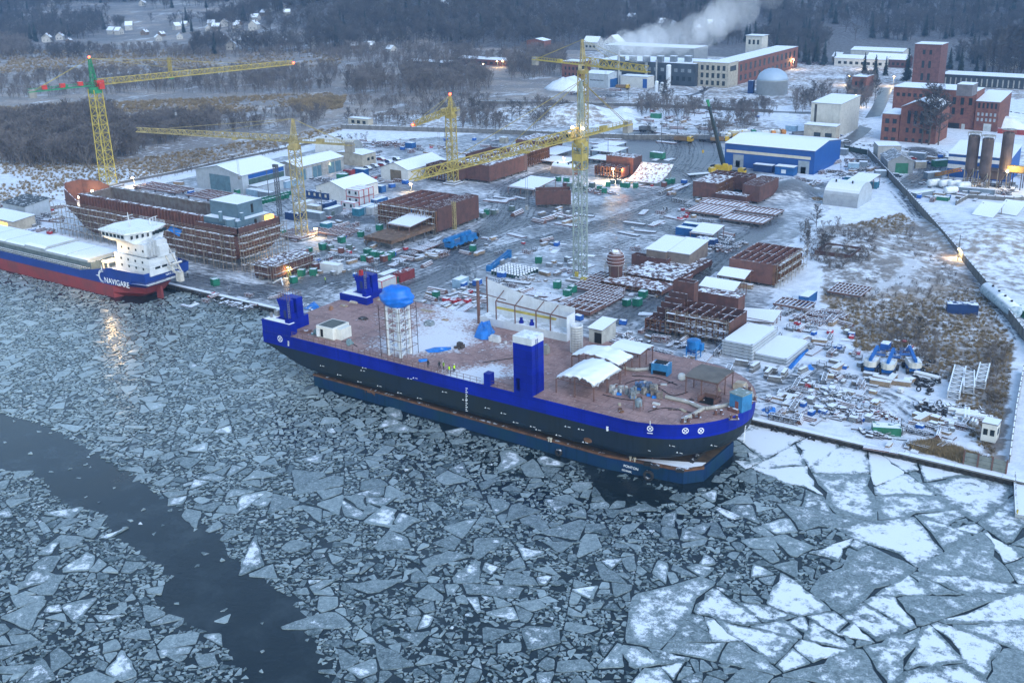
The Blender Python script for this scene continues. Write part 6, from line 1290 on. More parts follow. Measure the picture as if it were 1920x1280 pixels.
for i,L in enumerate((((1172,720),(1200,712),(1235,722),(1262,716)),((1185,705),(1230,708),(1270,722)),((1130,740),(1160,747),(1195,752)),((1215,772),(1250,765),(1300,775)),((1240,730),(1262,742),(1290,735)),((905,680),(960,672),(1010,668)),((640,640),(655,642),(670,650)))): rep(hose('x',L,.07,DZ,BLK,'cable','cable'),'dark cable lying on deck',*L[1])
for i,(px,py) in enumerate(((1305,783),(1347,777),(1376,786),(1410,752),(1400,733),(1285,792))): rep(simple('bollard','x','bollard',px,py,DZ,[('base',MB().rb(0,0,0,1.8,.8,.15),RUST),('post',MB().tube((-.5,0,.1),(-.5,0,.9),.25,10).tube((.5,0,.1),(.5,0,.9),.25,10),RUST)],.6),'rust red double bollard on deck',px,py)
for i,(px,py,sx,sy,sz,c2,ph) in enumerate(((1022,662,1.6,1.4,1.9,(.3,.29,.26),'grey cupboard on deck'),(655,645,1,.8,1.1,(.2,.3,.32),'small teal box on deck'),(594,626,1,.9,1.1,(.15,.25,.28),'small teal box on deck'),(864,652,1.4,1.1,1.2,(.07,.055,.05),'dark winch block on deck'),(621,580,.7,.7,.9,(.3,.16,.1),'small rusty stand on deck'),(680,598,1.6,1.2,.5,(.07,.06,.06),'dark mound of chain on deck'),(805,609,1.9,1.5,1.,(.22,.26,.28),'grey covered hatch on deck'),(928,640,2.6,1.,1.4,(.5,.52,.54),'white box on deck'),(575,622,1.6,1.2,.4,(.2,.1,.08),'brown hatch coaming on deck'),(1388,728,2.2,1.8,1.3,(.46,.40,.32),'beige tarpaulin heap on deck'),(1405,745,1.4,1.1,1,(.5,.46,.42),'pale covered heap on deck'),(665,567,2.2,1.2,.4,(.5,.42,.3),'pale timber pile on deck'),(645,574,1.8,1.,.3,(.42,.32,.22),'pale timber pile on deck'),(715,563,2,1.4,.3,(.45,.34,.22),'pale timber pile on deck'),(800,583,3,1,.3,(.40,.33,.25),'pale timber pile on deck'),(835,600,1.5,.8,.2,(.36,.26,.17),'pale timber pile on deck'))):
    g=random.Random(i+50); m=MB().rb(0,0,0,sx,sy,sz*.7); m.rb(g.gauss(0,.1),0,sz*.7,sx*.8,sy*.75,sz*.3); 
    for k in range(3): m.rb(g.gauss(0,sx*.4),g.gauss(0,sy*.5),0,.5,.4,sz*.4,g.random())
    o=tag(m.build('deck_box',mat('deck_box_paint_'+'abcdefghijklmnop'[i],c2,.8,snow=.3)),'x','box'); o.location=P(px,py,DZ); rep(o,ph,px,py)
g=random.Random(8); 
for i in range(26):
    px=g.uniform(1130,1390); py=g.uniform(715,790); p=P(px,py,DZ)
    if ((p.x+90)/15.5)**2*(p.x>-90)+((p.y-VC)/15)**2>1: continue
    o=tag(MB().rb(0,0,0,g.uniform(.5,1.7),g.uniform(.4,.9),g.uniform(.08,.3),g.random()*3).build('scrap_board',(mat('pale_board',(.46,.38,.27),.8),RUSTB,mat('rusted_scrap_plate',(.10,.055,.05),.8),BAG)[i%4]),'x','plate','loose boards and plates on the bow deck'); o.location=p; rep(o,('pale board','rusty plate','dark plate','white plate')[i%4]+' lying on deck',px,py)
# ================================================================ bins, containers, drums
GSK=mat('green_bin_paint',(.010,.15,.09),.6,snow=.6,var=.3,streak=.2); GSK2=mat('grey_green_bin_paint',(.09,.13,.12),.65,snow=.7,var=.3); RSK=mat('rusty_bin_paint',(.15,.06,.05),.7,snow=.6)
def bin_proto(mt,w=1.6,h=1.75):
    o=thing('waste_bin','x','bin'); x=w/2; MB().bx(-x,x,-x,-x+.07,.15,h).bx(-x,x,x-.07,x,.15,h).bx(-x,-x+.07,-x+.07,x-.07,.15,h).bx(x-.07,x,-x+.07,x-.07,.15,h).bx(-x+.07,x-.07,-x+.07,x-.07,.15,h-.12).bx(-x-.05,x+.05,-x-.06,-x-.004,h-.2,h-.02).bx(x+.004,x+.06,-x,x,h-.2,h-.02).build('body',mt,o)
    m=MB(); [m.bx(a-.06,a+.06,-x-.05,-x-.003,.2,h-.22) for a in (-.4,.4)]; [m.bx(x+.003,x+.05,a-.06,a+.06,.2,h-.22) for a in (-.4,.4)]; [m.bx(a-.15,a+.15,-x,x,0,.15) for a in (-.5,.5)]; m.build('rib',mt,o); return Proto(o)
BINS={'g':(bin_proto(GSK),'dark green steel waste bin'),'y':(bin_proto(GSK2),'grey green steel waste bin'),'r':(bin_proto(RSK),'rusty red steel waste bin')}
g=random.Random(21)
def bins(k,L,sc=1.):
    for px,py in L: rep(BINS[k][0].put(P(px,py),g.uniform(-.3,.5),sc*g.uniform(.92,1.12),'steel waste bins about the yard'),BINS[k][1],px,py-5)
bins('g',[(446,365),(684,489),(690,478),(702,482),(714,483),(727,488),(734,482),(677,444),(587,502),(588,516),(566,517),(551,530),(746,528),(580,475),(641,455),(606,468),(645,332),(530,442),(977,345),(913,402),(887,470),(1010,493),(1045,540),(1064,556),(1073,548),(818,558),(1124,358),(1168,351),(1176,352),(1140,350),(1047,340),(1062,343),(1253,345),(1260,344),(1237,537),(1205,558),(1175,573),(1195,573),(1206,558),(1054,672),(404,535),(1192,352),(712,432),(752,320),(835,398),(1133,362)],1.1)
BINS['g'][0].o['label']='x'
o=REP[-7][0]
for r in REP:
    if r[2]==1054: r[0].location.z=DZ
bins('g',[(468+i*6.3,388-i*1.5) for i in range(12)]+[(478+i*6.3,381-i*1.5) for i in range(11)],.85)
bins('y',[(1098,357),(1110,352),(1085,350),(1148,345),(1160,345),(620,470),(655,468),(960,395),(925,402),(905,408),(630,400),(622,404),(1068,352),(1078,360)])
bins('r',[(694,492),(720,490),(592,505),(572,478),(1060,350),(1245,350),(640,474)])
CW={'red':(mat('red_container_paint',(.26,.035,.04),.6,snow=.35,var=.25,streak=.3,ribs=('X',4.)),'rust red'),'white':(mat('white_container_paint',(.50,.52,.54),.6,snow=.9,var=.15,streak=.2),'white'),'blue':(BLUEC,'mid blue'),'navy':(DKB,'navy blue'),'grey':(mat('grey_container_paint',(.16,.20,.24),.6,snow=.9,var=.2,streak=.3),'blue grey'),'sky':(mat('pale_blue_container_paint',(.25,.38,.50),.6,snow=.9),'pale blue'),'teal':(mat('teal_container_paint',(.03,.17,.25),.6,snow=.7),'teal'),'beige':(mat('beige_container_paint',(.36,.33,.27),.6,snow=.8),'beige'),'green':(mat('green_container_paint',(.02,.16,.09),.6,snow=.6),'green')}
RTRIM=mat('red_frame_trim',(.42,.04,.04),.5)
def container(px,py,col,L=6.06,ang=PI/2,w=2.44,h=2.6,z=0,label=None,trim=None,name='container',win=0):
    mt,cn=CW[col]; o=thing(name,label or 'x','container' if name=='container' else 'cabin',P(px,py,z),ang,'containers and cabins in the yard'); x,y=L/2,w/2
    MB().bx(-x,x,-y,y,.12,h).build('body',mt,o); m=MB()
    for a in (-x,x):
        for b in (-y,y): m.bx(a-.09,a+.09,b-.09,b+.09,0,h+.03)
    for b in (-y,y): m.bx(-x,x,b-.07,b+.07,h-.14,h+.02); m.bx(-x,x,b-.07,b+.07,.02,.16)
    for a in (-x,x): m.bx(a-.07,a+.07,-y,y,h-.14,h+.02)
    m.build('frame',trim or mt,o); m=MB(); [m.bx(-x-.06,-x+.01,a,a+1.,.3,h-.3) for a in (-1.08,.08)]; m.build('door',mt if not trim else WHITE,o)
    if win:
        for k in range(win): MB().bx(-x+L*(k+.5)/win-.45,-x+L*(k+.5)/win+.45,-y-.05,-y+.01,1.0,2.1).build('window',DARKGL if col!='navy' else PALEWIN,o)
    if not label: rep(o,cn+' '+('steel container' if name=='container' else 'site cabin'),px,py-8)
    return o
container(758,524,'red',label='rust red shipping container on the quay road'); container(724,538,'white',label='white cabin with red edges in front of the red shipping container',trim=RTRIM,name='cabin'); container(728,520,'grey',label='grey flat container behind the white cabin with red edges',h=1.6)
container(623,510,'white',6,0.1,label='long white container alone on the quay road'); 
for j in range(3):
    for k in range(2): 
        q=P(674,385); container(0,0,'white',6.06,0,name='cabin',label='red trimmed white site cabin, %s row, %s of three'%(('lower','upper')[k],('front','middle','rear')[j]),trim=RTRIM,win=2).location=(q.x-3,q.y+1.3+j*2.6,k*2.65)
container(657,392,'white',6.06,0,name='cabin',label='single red trimmed white cabin in front of the two storey cabin stack',trim=RTRIM,win=2)
for px,py,col,L,ang,nm,win in ((600,372,'navy',11,0,'cabin',4),(616,392,'navy',6,PI/2,'container',0),(552,412,'navy',6,0,'container',0),(588,410,'grey',9,0,'container',0),(625,402,'grey',7,PI/2,'container',0),(570,392,'white',8,PI/2,'container',0),(590,398,'beige',5,0,'container',0),(690,398,'sky',6,PI/2,'container',0),(702,400,'white',5,PI/2,'container',0),(672,404,'teal',3,0,'container',0),(732,396,'teal',5,PI/2,'container',0),(712,385,'blue',6,PI/2,'container',0),(710,360,'blue',5,0,'container',0),(480,368,'sky',7,0,'container',0),(500,372,'grey',6,0,'container',0),(545,350,'sky',7,PI/2,'container',0),(677,328,'blue',6,0,'container',0),(655,330,'red',4,0,'container',0),(643,338,'green',4,.4,'container',0),(612,432,'teal',3,0,'container',0),
  (1292,442,'blue',8,0,'container',0),(1305,434,'blue',8,0,'container',0),(1325,462,'navy',6,0,'container',0),(1514,568,'blue',6,PI/2,'container',0),(1803,587,'navy',7,.35,'container',0),(864,538,'sky',4,PI/2,'container',0),(1233,297,'green',6,-.1,'container',0),(1240,320,'green',6,.3,'container',0),(1230,222,'green',5,.2,'container',0),(1552,215,'white',5,0,'container',0),(1484,246,'sky',5,0,'container',0),(1575,290,'grey',6,0,'container',0),(1600,318,'sky',4,.3,'container',0),(1618,315,'grey',3,.3,'container',0),(1650,332,'grey',4,.5,'container',0),(1748,335,'grey',6,.9,'container',0),(1762,312,'green',6,.9,'container',0),(1725,315,'beige',4,.5,'container',0),(30,408,'grey',9,PI/2,'container',0),(1690,295,'white',5,0,'container',0),(1720,298,'grey',6,0,'container',0),(770,278,'blue',4,0,'container',0),(945,268,'beige',3,0,'container',0),(1600,345,'teal',6,0,'container',0),(1630,352,'teal',6,0,'container',0),(770,402,'blue',4,.2,'container',0),(955,640,'white',0,0,'container',0)):
    if L: container(px,py,col,L,ang,name=nm,win=win)
DRUM=Proto(thing('gas_drum','x','drum')) if 0 else None
o=thing('drum','x','drum'); MB().lathe([(.32,0),(.34,.05),(.34,1.15),(.2,1.35),(.1,1.4)],8).build('shell',mat('dark_green_drum',(.012,.05,.045),.6),o); MB().lathe([(.34,1.1),(.38,1.15),(.3,1.35),(.05,1.42)],8).build('snow_cap',mat('fresh_snow',SNOW[:3]),o); DR=Proto(o)
q0=P(955,518); k=0
for i in range(11):
    for j in range(7):
        rep(DR.put((q0.x-5.2+i*.98+.1*g.random(),q0.y-1+j*1.35+.1*g.random(),0),0,None,'snow capped drums in a tight block'),'snow capped drum in block')
# ================================================================ vehicles
GLS=DARKGL
def car_proto(col,nm):
    o=thing('parked_car','x','car'); m=MB(); m.ypr([(-2.1,.35),(2.1,.35),(2.15,.75),(1.3,.92),(.75,1.42),(-1.2,1.42),(-1.9,.95),(-2.15,.85)],-.85,.85); m.build('body',mat('car_paint_'+nm,col,.35,snow=.7),o)
    m=MB(); m.ypr([(1.15,.95),(.72,1.34),(-1.1,1.34),(-1.6,.98)],-.87,.87); m.build('window',GLS,o)
    for x in (-1.35,1.35):
        for y in (-.8,.8): MB().tube((x,y-.1,.33),(x,y+.1,.33),.33,12).build('wheel',RUB,o)
    return Proto(o)
CP=[(car_proto((.04,.06,.09),'dark'),'dark parked car'),(car_proto((.25,.27,.3),'silver'),'silver parked car'),(car_proto((.3,.03,.03),'red'),'red parked car'),(car_proto((.03,.07,.2),'blue'),'blue parked car')]
for i,(px,py) in enumerate(((685,304),(694,306),(715,301),(730,306),(744,301),(702,314),(717,312),(735,312),(690,318),(725,320),(1563,262),(1570,256),(1578,250),(1586,268),(1708,300),(1735,308),(1680,332),(1560,240),(1655,325),(1690,308))):
    rep(CP[i%4][0].put(P(px,py),g.uniform(-.3,.4)+(.6 if px>1500 else 0),None,'parked cars'),CP[i%4][1],px,py)
def truck_proto(cc,bc,nm,mixer=False):
    o=thing('truck','x','truck'); MB().bx(-4,3.6,-1,1,.75,1.05).build('chassis',BLK,o); c=MB(); c.ypr([(2.,1.),(3.9,1.),(3.95,2.),(3.6,2.9),(2.,2.95)],-1.2,1.2); cb=c.build('cab',mat('truck_cab_'+nm,cc,.5,snow=.4),o); MB().bx(3.66,3.93,-1.05,1.05,1.95,2.6).build('window',GLS,cb)
    if mixer: m=MB(); m.loft([[(x,r*math.cos(a*PI/7),1.9+z+r*math.sin(a*PI/7)) for a in range(14)] for x,r,z in ((-3.9,.4,.7),(-3,.9,.45),(-1,1.2,.2),(.8,1.1,0),(1.7,.5,-.1))],cap=True); m.build('mixer_drum',mat('truck_load_'+nm,bc,.6,snow=.5),o,True)
    else: m=MB(); m.bx(-4.1,1.7,-1.25,-1.1,1.1,2.5).bx(-4.1,1.7,1.1,1.25,1.1,2.5).bx(-4.1,-3.9,-1.1,1.1,1.1,2.4).bx(1.5,1.7,-1.1,1.1,1.1,2.8).bx(-3.9,1.5,-1.1,1.1,1.06,1.6); m.build('tipper',mat('truck_load_'+nm,bc,.7,snow=.3,streak=.3),o)
    for x in (-3.1,-1.8,2.9):
        for y in (-1,1): MB().tube((x,y-.17,.5),(x,y+.17,.5),.5,12).build('wheel',RUB,o)
    return Proto(o)
TP=[(truck_proto((.55,.33,.02),(.20,.12,.06),'yellow'),'yellow tipper truck'),(truck_proto((.35,.37,.4),(.14,.15,.17),'grey'),'grey tipper truck'),(truck_proto((.5,.2,.04),(.45,.45,.42),'orange',True),'orange concrete mixer truck'),(truck_proto((.03,.25,.15),(.5,.5,.48),'green',True),'green concrete mixer truck'),(truck_proto((.45,.28,.04),(.4,.36,.25),'ochre',True),'ochre concrete mixer truck')]
for i,px,py,a in ((0,1282,268,0),(1,1328,266,.1),(1,1345,262,.1),(4,1365,262,.3),(4,1380,257,.9),(2,1437,258,1.),(3,1400,256,.7),(2,1456,256,.9),(3,1415,262,.9),(1,1503,258,.8),(0,1350,268,.4),(1,1215,248,0),(0,1168,168,0.2)):
    rep(TP[i][0].put(P(px,py),a,1.05,'trucks parked in the rear yard'),TP[i][1],px,py-5)
A=P(836,471); E_=P(895,450); an=math.atan2(E_.y-A.y,E_.x-A.x); TB=mat('bright_truck_blue',(.012,.16,.42),.45,snow=.2)
o=thing('truck_crane','blue five axle truck crane with its boom folded forward on the yard road','truck crane',(A+E_)/2,an); MB().bx(-6.6,6.4,-1.35,1.35,.9,1.7).bx(-6.8,-4.6,-1.3,1.3,1.7,2.1).build('chassis',TB,o)
for x in (-5,-3.3,0,1.6,4.8):
    for y in (-1.2,1.2): MB().tube((x,y-.2,.65),(x,y+.2,.65),.65,12).build('wheel',RUB,o)
c=MB().ypr([(-6.7,1.5),(-6.8,2.2),(-6.4,3.),(-4.9,3.),(-4.9,1.5)],-1.3,1.3).build('cab',TB,o); MB().bx(-6.72,-6.5,-1.1,1.1,2.2,2.8).build('window',GLS,c)
MB().bx(1.2,5.8,-1.3,1.3,1.7,3.).bx(-1.2,.8,-1.35,-.4,1.7,3.2).build('superstructure',TB,o); m=MB(); m.beam((4.6,.3,3.4),(-7.2,.3,3.3),1.0,1.1); m.beam((-5,.3,3.3),(-8.2,.3,3.3),.7,.8); bm=m.build('boom',TB,o); MB().tube((2,.3,2.6),(-1,.3,3.),.2,8).build('ram',STEEL,bm)
m=MB(); [m.bx(x-.2,x+.2,-1.7,1.7,.5,.9) for x in (-4.1,3.3)]; m.build('outrigger',STEEL,o); MB().bx(5.9,7,-1.3,1.3,1.2,2.6).build('counterweight',BLK,o)
A=P(917,508); E_=P(955,483); o=tag(MB().truss((0,0,.6),(E_.x-A.x,E_.y-A.y,1.6),.9,.9,1.1,.17).rb(0,0,0,1.3,1.1,1.7).rb(E_.x-A.x,E_.y-A.y,0,1.,1.,2.4).build('boom_section',TB),'blue lattice boom section lying behind the block of drums','boom section'); o.location=A
o=thing('mobile_crane','yellow mobile crane with a dark boom raised before the big blue hall','mobile crane',P(1362,326)); MB().bx(-7.5,7.5,-1.4,1.4,.8,1.5).bx(-6.6,-3.2,-3,3,.3,.7).bx(3.2,3.8,-3,3,.3,.7).build('chassis',BLK,o)
for x in (-6,-4.3,-2.6,2,4.,5.7):
    for y in (-1.2,1.2): MB().tube((x,y-.2,.6),(x,y+.2,.6),.6,12).build('wheel',RUB,o)
YM=mat('machine_yellow',(.55,.36,.02),.5,snow=.3); c=MB().ypr([(5.2,1.),(7.7,1.),(7.7,2.1),(7.2,2.9),(5.2,2.9)],-1.3,1.3).build('cab',YM,o); MB().bx(7.3,7.74,-1.1,1.1,2.1,2.7).build('window',GLS,c); MB().bx(-4.4,1.6,-1.5,1.5,1.5,3.3).bx(-1,.8,-1.6,-.6,3.3,4.2).build('superstructure',YM,o); MB().bx(-6.2,-4.4,-1.6,1.6,1.4,3.).build('counterweight',BLK,o)
b0=P(1362,326); tip=None
for zz in range(25,60):
    q=P(1327,190,zz); 
    if abs((q-b0).y)<4.: tip=q-b0; break
tip=tip or Vector((-8,0,38)); DB=mat('dark_green_boom',(.006,.024,.032),.5); m=MB(); p0=Vector((-1.5,.5,3.)); m.beam(p0,p0.lerp(tip,.36),1.25,1.4); m.beam(p0.lerp(tip,.3),p0.lerp(tip,.72),.95,1.1); m.beam(p0.lerp(tip,.7),p0.lerp(tip,.92),.75,.85); bm=m.build('boom',DB,o); m=MB(); m.beam(p0.lerp(tip,.9),tip,.6,.7); m.rb(tip.x,tip.y,tip.z-.5,1.2,.6,1.1); m.build('boom_tip',mat('crane_green',(.02,.22,.10)),bm)
MB().beam(tip,(tip.x-1.,tip.y-.5,8),.08).build('hoist_rope',BLK,bm)
MB().rb(tip.x-1.,tip.y-.5,7,.6,.5,1.1).build('hook_block',YM,bm)
o=thing('flat_trailer','dark flat trailer with yellow tractor beside the mobile crane','trailer',P(1312,330),.9); MB().bx(-5,4,-1.2,1.2,.8,1.05).build('bed',SNOWY,o); MB().bx(-4.8,4,-1.1,1.1,.5,.8).build('chassis',BLK,o); MB().bx(4.2,6.2,-1.2,1.2,.6,2.9).build('cab',YM,o)
for x in (-4,-2.8,5.2):
    for y in (-1,1): MB().tube((x,y-.2,.5),(x,y+.2,.5),.5,10).build('wheel',RUB,o)
# boom lifts
LB=mat('boom_lift_blue',(.010,.12,.40),.45,snow=.15); LW=mat('boom_lift_cream',(.58,.57,.52),.5,snow=.5)
def lift_proto():
    o=thing('boom_lift','x','boom lift'); MB().bx(-1.9,1.9,-1.,1.,.55,1.15).bx(-2.4,-1.7,-1.15,1.15,.45,.8).build('chassis',LB,o)
    for x in (-1.65,1.65):
        for y in (-1.3,1.3): MB().tube((x,y-.22,.58),(x,y+.22,.58),.58,14).build('wheel',RUB,o)
    MB().tube((.3,0,1.15),(.3,0,1.4),.7,12).build('turntable',BLK,o); m=MB(); m.prism([(-1.2,-1.2),(1.9,-1.2),(2.4,-.7),(2.6,0),(2.4,.7),(1.9,1.2),(-1.2,1.2)],1.4,2.5); m.build('counterweight',LW,o); m=MB(); m.beam((1.8,0,2.7),(-3.6,0,3.6),.55,.6); m.beam((-3.2,0,3.6),(-5.2,0,2.2),.4,.45); m.beam((1.8,0,2.2),(1.8,0,2.9),.5); b=m.build('boom',LB,o); m=MB()
    for z in (1.2,1.7,2.3): m.beam((-5.3,-1.1,z),(-5.3,1.1,z),.08); m.beam((-6.2,-1.1,z),(-6.2,1.1,z),.08); m.beam((-5.3,-1.1,z),(-6.2,-1.1,z),.08); m.beam((-5.3,1.1,z),(-6.2,1.1,z),.08)
    m.bx(-6.2,-5.3,-1.1,1.1,1.15,1.25); m.build('basket',LB,b); return Proto(o)
LP=lift_proto()
for i,(px,py,a) in enumerate(((1634,693,-1.9),(1666,698,-1.85),(1710,695,-1.45))):
    LP.put(P(px,py),a+.4,1.12,'parked boom lifts',('leftmost of the three blue and cream boom lifts, boom raised behind it','middle one of the three blue and cream boom lifts','right hand boom lift of the three, standing apart with its boom low')[i])
# tyres in the heap, lying and leaning
tm=[tyre_mb(.75,.45).mesh('tyre',RUB,True),tyre_mb(.55,.3).mesh('tyre',RUB,True)]; SNT=None
for i in range(52):
    px=g.gauss(1735,17) if i<34 else g.gauss(1760,26); py=g.gauss(712,17) if i<34 else g.gauss(765,8); o=bpy.data.objects.new('tyre',tm[i%3==0]); COL.objects.link(o); o.location=P(px,py,.24+.4*(i%4==0)); o.rotation_euler=(g.gauss(0,.12)+(1.2 if i%9==0 else 0),g.gauss(0,.12),0); tag(o,'x','tyre','old tyres lying in the snow'); rep(o,('old black tyre lying in the snow','smaller old tyre lying in the snow')[i%3==0],px,py)
# white truss frames
for i,(a,b,w,s) in enumerate((((1786,752),(1799,702),2.2,1),((1815,742),(1815,710),2.0,0),((1836,732),(1845,697),1.9,1))):
    A=P(*a);E_=P(*b); o=thing('white_truss',('leftmost of the three white lattice frames, widest','middle white lattice frame, shortest, of the three','right hand white lattice frame leaning a little')[i],'truss',A,0,'white lattice frames on the ground'); d=Vector((E_.x-A.x,E_.y-A.y,0)); m=MB(); m.truss((0,0,1.3),(d.x,d.y,1.3),w,1.5,1.25,.15); m.build('frame',mat('snowy_white_steel',(.5,.52,.54),.6,snow=1.),o); m=MB(); [m.rb(d.x*f,d.y*f,0,w*.9,.3,.5,math.atan2(d.y,d.x)+PI/2) for f in (.1,.9)]; m.build('bearer',mat('timber_grey',(.2,.16,.12),.9,snow=.5),o)
# ================================================================ walls and fences
def wallrun(label,pts,h,mt,cap,nm='boundary_wall',gap=3.,post=True):
    W=[P(*p) for p in pts]; o=thing(nm,label,'wall',W[0]); m=MB(); q=MB(); c=MB()
    for a,b in zip(W,W[1:]):
        d=b-a; L=d.length; n=max(1,round(L/gap)); an=math.atan2(d.y,d.x)
        for i in range(n):
            e=a+d*((i+.5)/n)-W[0]; m.rb(e.x,e.y,-.3,L/n-.25,.16,h+.3,an); c.rb(e.x,e.y,h+.004,L/n-.2,.24,.1,an)
            f=a+d*(i/n)-W[0]; q.rb(f.x,f.y,-.3,.28,.34,h+.55,an)
    m.build('panel',mt,o); q.build('post',mt,o); c.build('coping',cap,o); return o
DCON=mat('dark_concrete_panel',(.155,.15,.145),.9,var=.35,streak=.4); FS=mat('fresh_snow',SNOW[:3])
wallrun('long grey concrete boundary wall running from the brick mill down the right side',((1627,292),(1660,328),(1700,371),(1770,452),(1850,548),(1922,642),(1960,690)),2.7,DCON,FS)
wallrun('grey wall between the snowy quay path and the weedy ground at the right corner',((1918,700),(1905,770),(1892,868)),1.6,DCON,FS)
wallrun('grey concrete fence along the back of the yard',((640,242),(760,246),(900,250),(1040,256),(1190,262),(1330,262)),2.2,DCON,FS)
wallrun('dark fence beside the works road before the grey fence',((900,195),(1040,196),(1200,200),(1330,205),(1450,212)),1.6,DCON,FS)
wallrun('dark hedge like fence behind the big blue hall corner',((1583,282),(1600,286),(1626,291)),2.2,mat('dark_hedge_fence',(.03,.05,.04),.9),FS)
wallrun('thin dark fence along the marsh edge left of the yard',((225,345),(330,325),(430,302),(560,275),(640,258)),1.0,DCON,FS,gap=6)
pb=thing('panel_fence','grey slab fence with rusty posts on the quay edge by the white hut','fence',P(1806,869)); W=P(1806,869);E_=P(1888,884); L=E_.x-W.x; m=MB()
for k in range(3):
    for j in range(4): m.bx(L*k/3+.15,L*(k+1)/3-.15,-.1,.1,-1.+j*.85,-.22+j*.85)
m.build('panel',mat('concrete_slab_grey',(.22,.24,.22),.9,var=.3,streak=.4),pb); m=MB(); [m.bx(L*k/3-.12,L*k/3+.12,-.2,.2,-1.2,2.6) for k in range(4)]; m.build('post',RAIL,pb)
hut=shed('quay_hut','white quayside hut with two windows above the slab fence','hut',(1866,828),2.6,2.8,3.2,0,'v',mat('cream_white_paint',(.66,.65,.6)),ops=[('f',.12,.42,1.,2.2,'window',DARKGL),('f',.58,.88,1.,2.2,'window',DARKGL),('r',.3,.7,1.,2.2,'window',DARKGL)],z=.9)
A=P(1900,898,-.6); E_=P(1903,966,-.6); o=thing('jetty','narrow snowy jetty with a yellow post at the right edge of the river','jetty',A,math.atan2(E_.y-A.y,E_.x-A.x)); L=(E_-A).length; MB().bx(0,L,0,4,-.3,.25).bx(0,L,0,.3,.254,.5).build('deck',SNOWY,o); m=MB(); [m.bx(.2+k*2.2,.6+k*2.2,.1,.5,-3,-.304) for k in range(4)]; m.build('pile',PILE,o); m=MB(); [m.beam((k*2.4+.3,.15,.5),(k*2.4+.3,.15,1.6),.09) for k in range(4)]; m.beam((.3,.15,1.6),(L,.15,1.6),.09); m.build('handrail',STEEL,o); MB().tube((L-.3,.3,-.8),(L-.3,.3,1.),.16,8).build('mooring_post',YEL2,o)
# the peeling tank, panels, pits on the right
A=P(1850,541,2.);E_=P(1904,585,2.); o=thing('storage_tank','long peeling white cylindrical tank lying beside the concrete wall','tank',A); d=E_-A; u=d.normalized(); m=MB(); rings=[]
for f,r in ((-.02,.3),(-.012,1.1),(0,1.6),(.01,1.75),(.5,1.75),(.505,1.82),(.515,1.82),(.52,1.75),(.99,1.75),(1.,1.6),(1.012,1.1),(1.02,.3)):
    p=d*f; a=Vector((-u.y,u.x,0)); rings.append([tuple(p+a*(r*math.cos(k*PI/12))+Z*(r*math.sin(k*PI/12))) for k in range(24)])
m.loft(rings,cap=True); m.build('shell',mat('peeling_pale_blue',(.36,.44,.50),.6,var=.5,sc=1.2,snow=.7,streak=.4,col2=(.16,.24,.30)),o,True); m=MB(); [m.rb(d.x*f,d.y*f,-2.,.5,3,.8,math.atan2(d.y,d.x)) for f in (.15,.5,.85)]; m.build('saddle',DCON,o); m=MB(); [m.tube(d*f+Z*1.6,d*f+Z*2.1,.3,10) for f in (.2,.42,.63,.85)]; m.build('manhole',BLK,o)
container(1918,590,'green',7,-.9,w=2.6,h=1.8,label='green open skip behind the peeling white tank')
for i,(C,L,B) in enumerate((((1868,408),(1834,396),(1850,378)),((1912,404),(1884,402),(1900,380)))):
    q=P(*C); o=thing('tilted_canopy',('left','right')[i]+' of the two big white panels tilted on the snow','panel',q,0,'big tilted panels'); MB().slab([(-7.5,-1,.4),(-.5,-2.5,.4),(1,5,3.6),(-6,6,3.6)],.35).build('plate',SNOWY,o); m=MB(); [m.beam((x,4.8,0),(x,4.8,3.3),.25) for x in (-5.5,.4)]; m.build('strut',SCAF,o)
wallrun('grey concrete rim of the sunken basin before the silos',((1792,385),(1815,372),(1900,378),(1960,372)),1.4,DCON,FS,nm='basin_wall')
for i,(px,py) in enumerate(((1750,352),(1772,353),(1789,354),(1806,357),(1782,366))):
    o=thing('cement_tank','x','tank',P(px,py),.9+PI/2*0,'white cement tanks before the silos'); m=MB(); m.loft([[(x,r*math.cos(a*PI/7),1.9+r*math.sin(a*PI/7)) for a in range(14)] for x,r in ((-2.6,.3),(-2.4,1.),(-2,1.25),(2,1.25),(2.4,1.),(2.6,.3))],cap=True); m.build('shell',WHITE,o,True); m=MB(); [m.bx(x-.15,x+.15,-1,1,0,1.) for x in (-1.6,1.6)]; m.build('saddle',STEEL,o); rep(o,'white horizontal cement tank',px,py)
container(1830,362,'grey',12,.1,w=1.8,h=1.8,label='long grey pipe like tank box in front of the silos'); container(1730,368,'grey',9,1.1,h=1.7,label='open grey bin row beside the white cement tanks'); container(1765,375,'green',5,0,h=1.3,label='low green skip before the sunken basin')
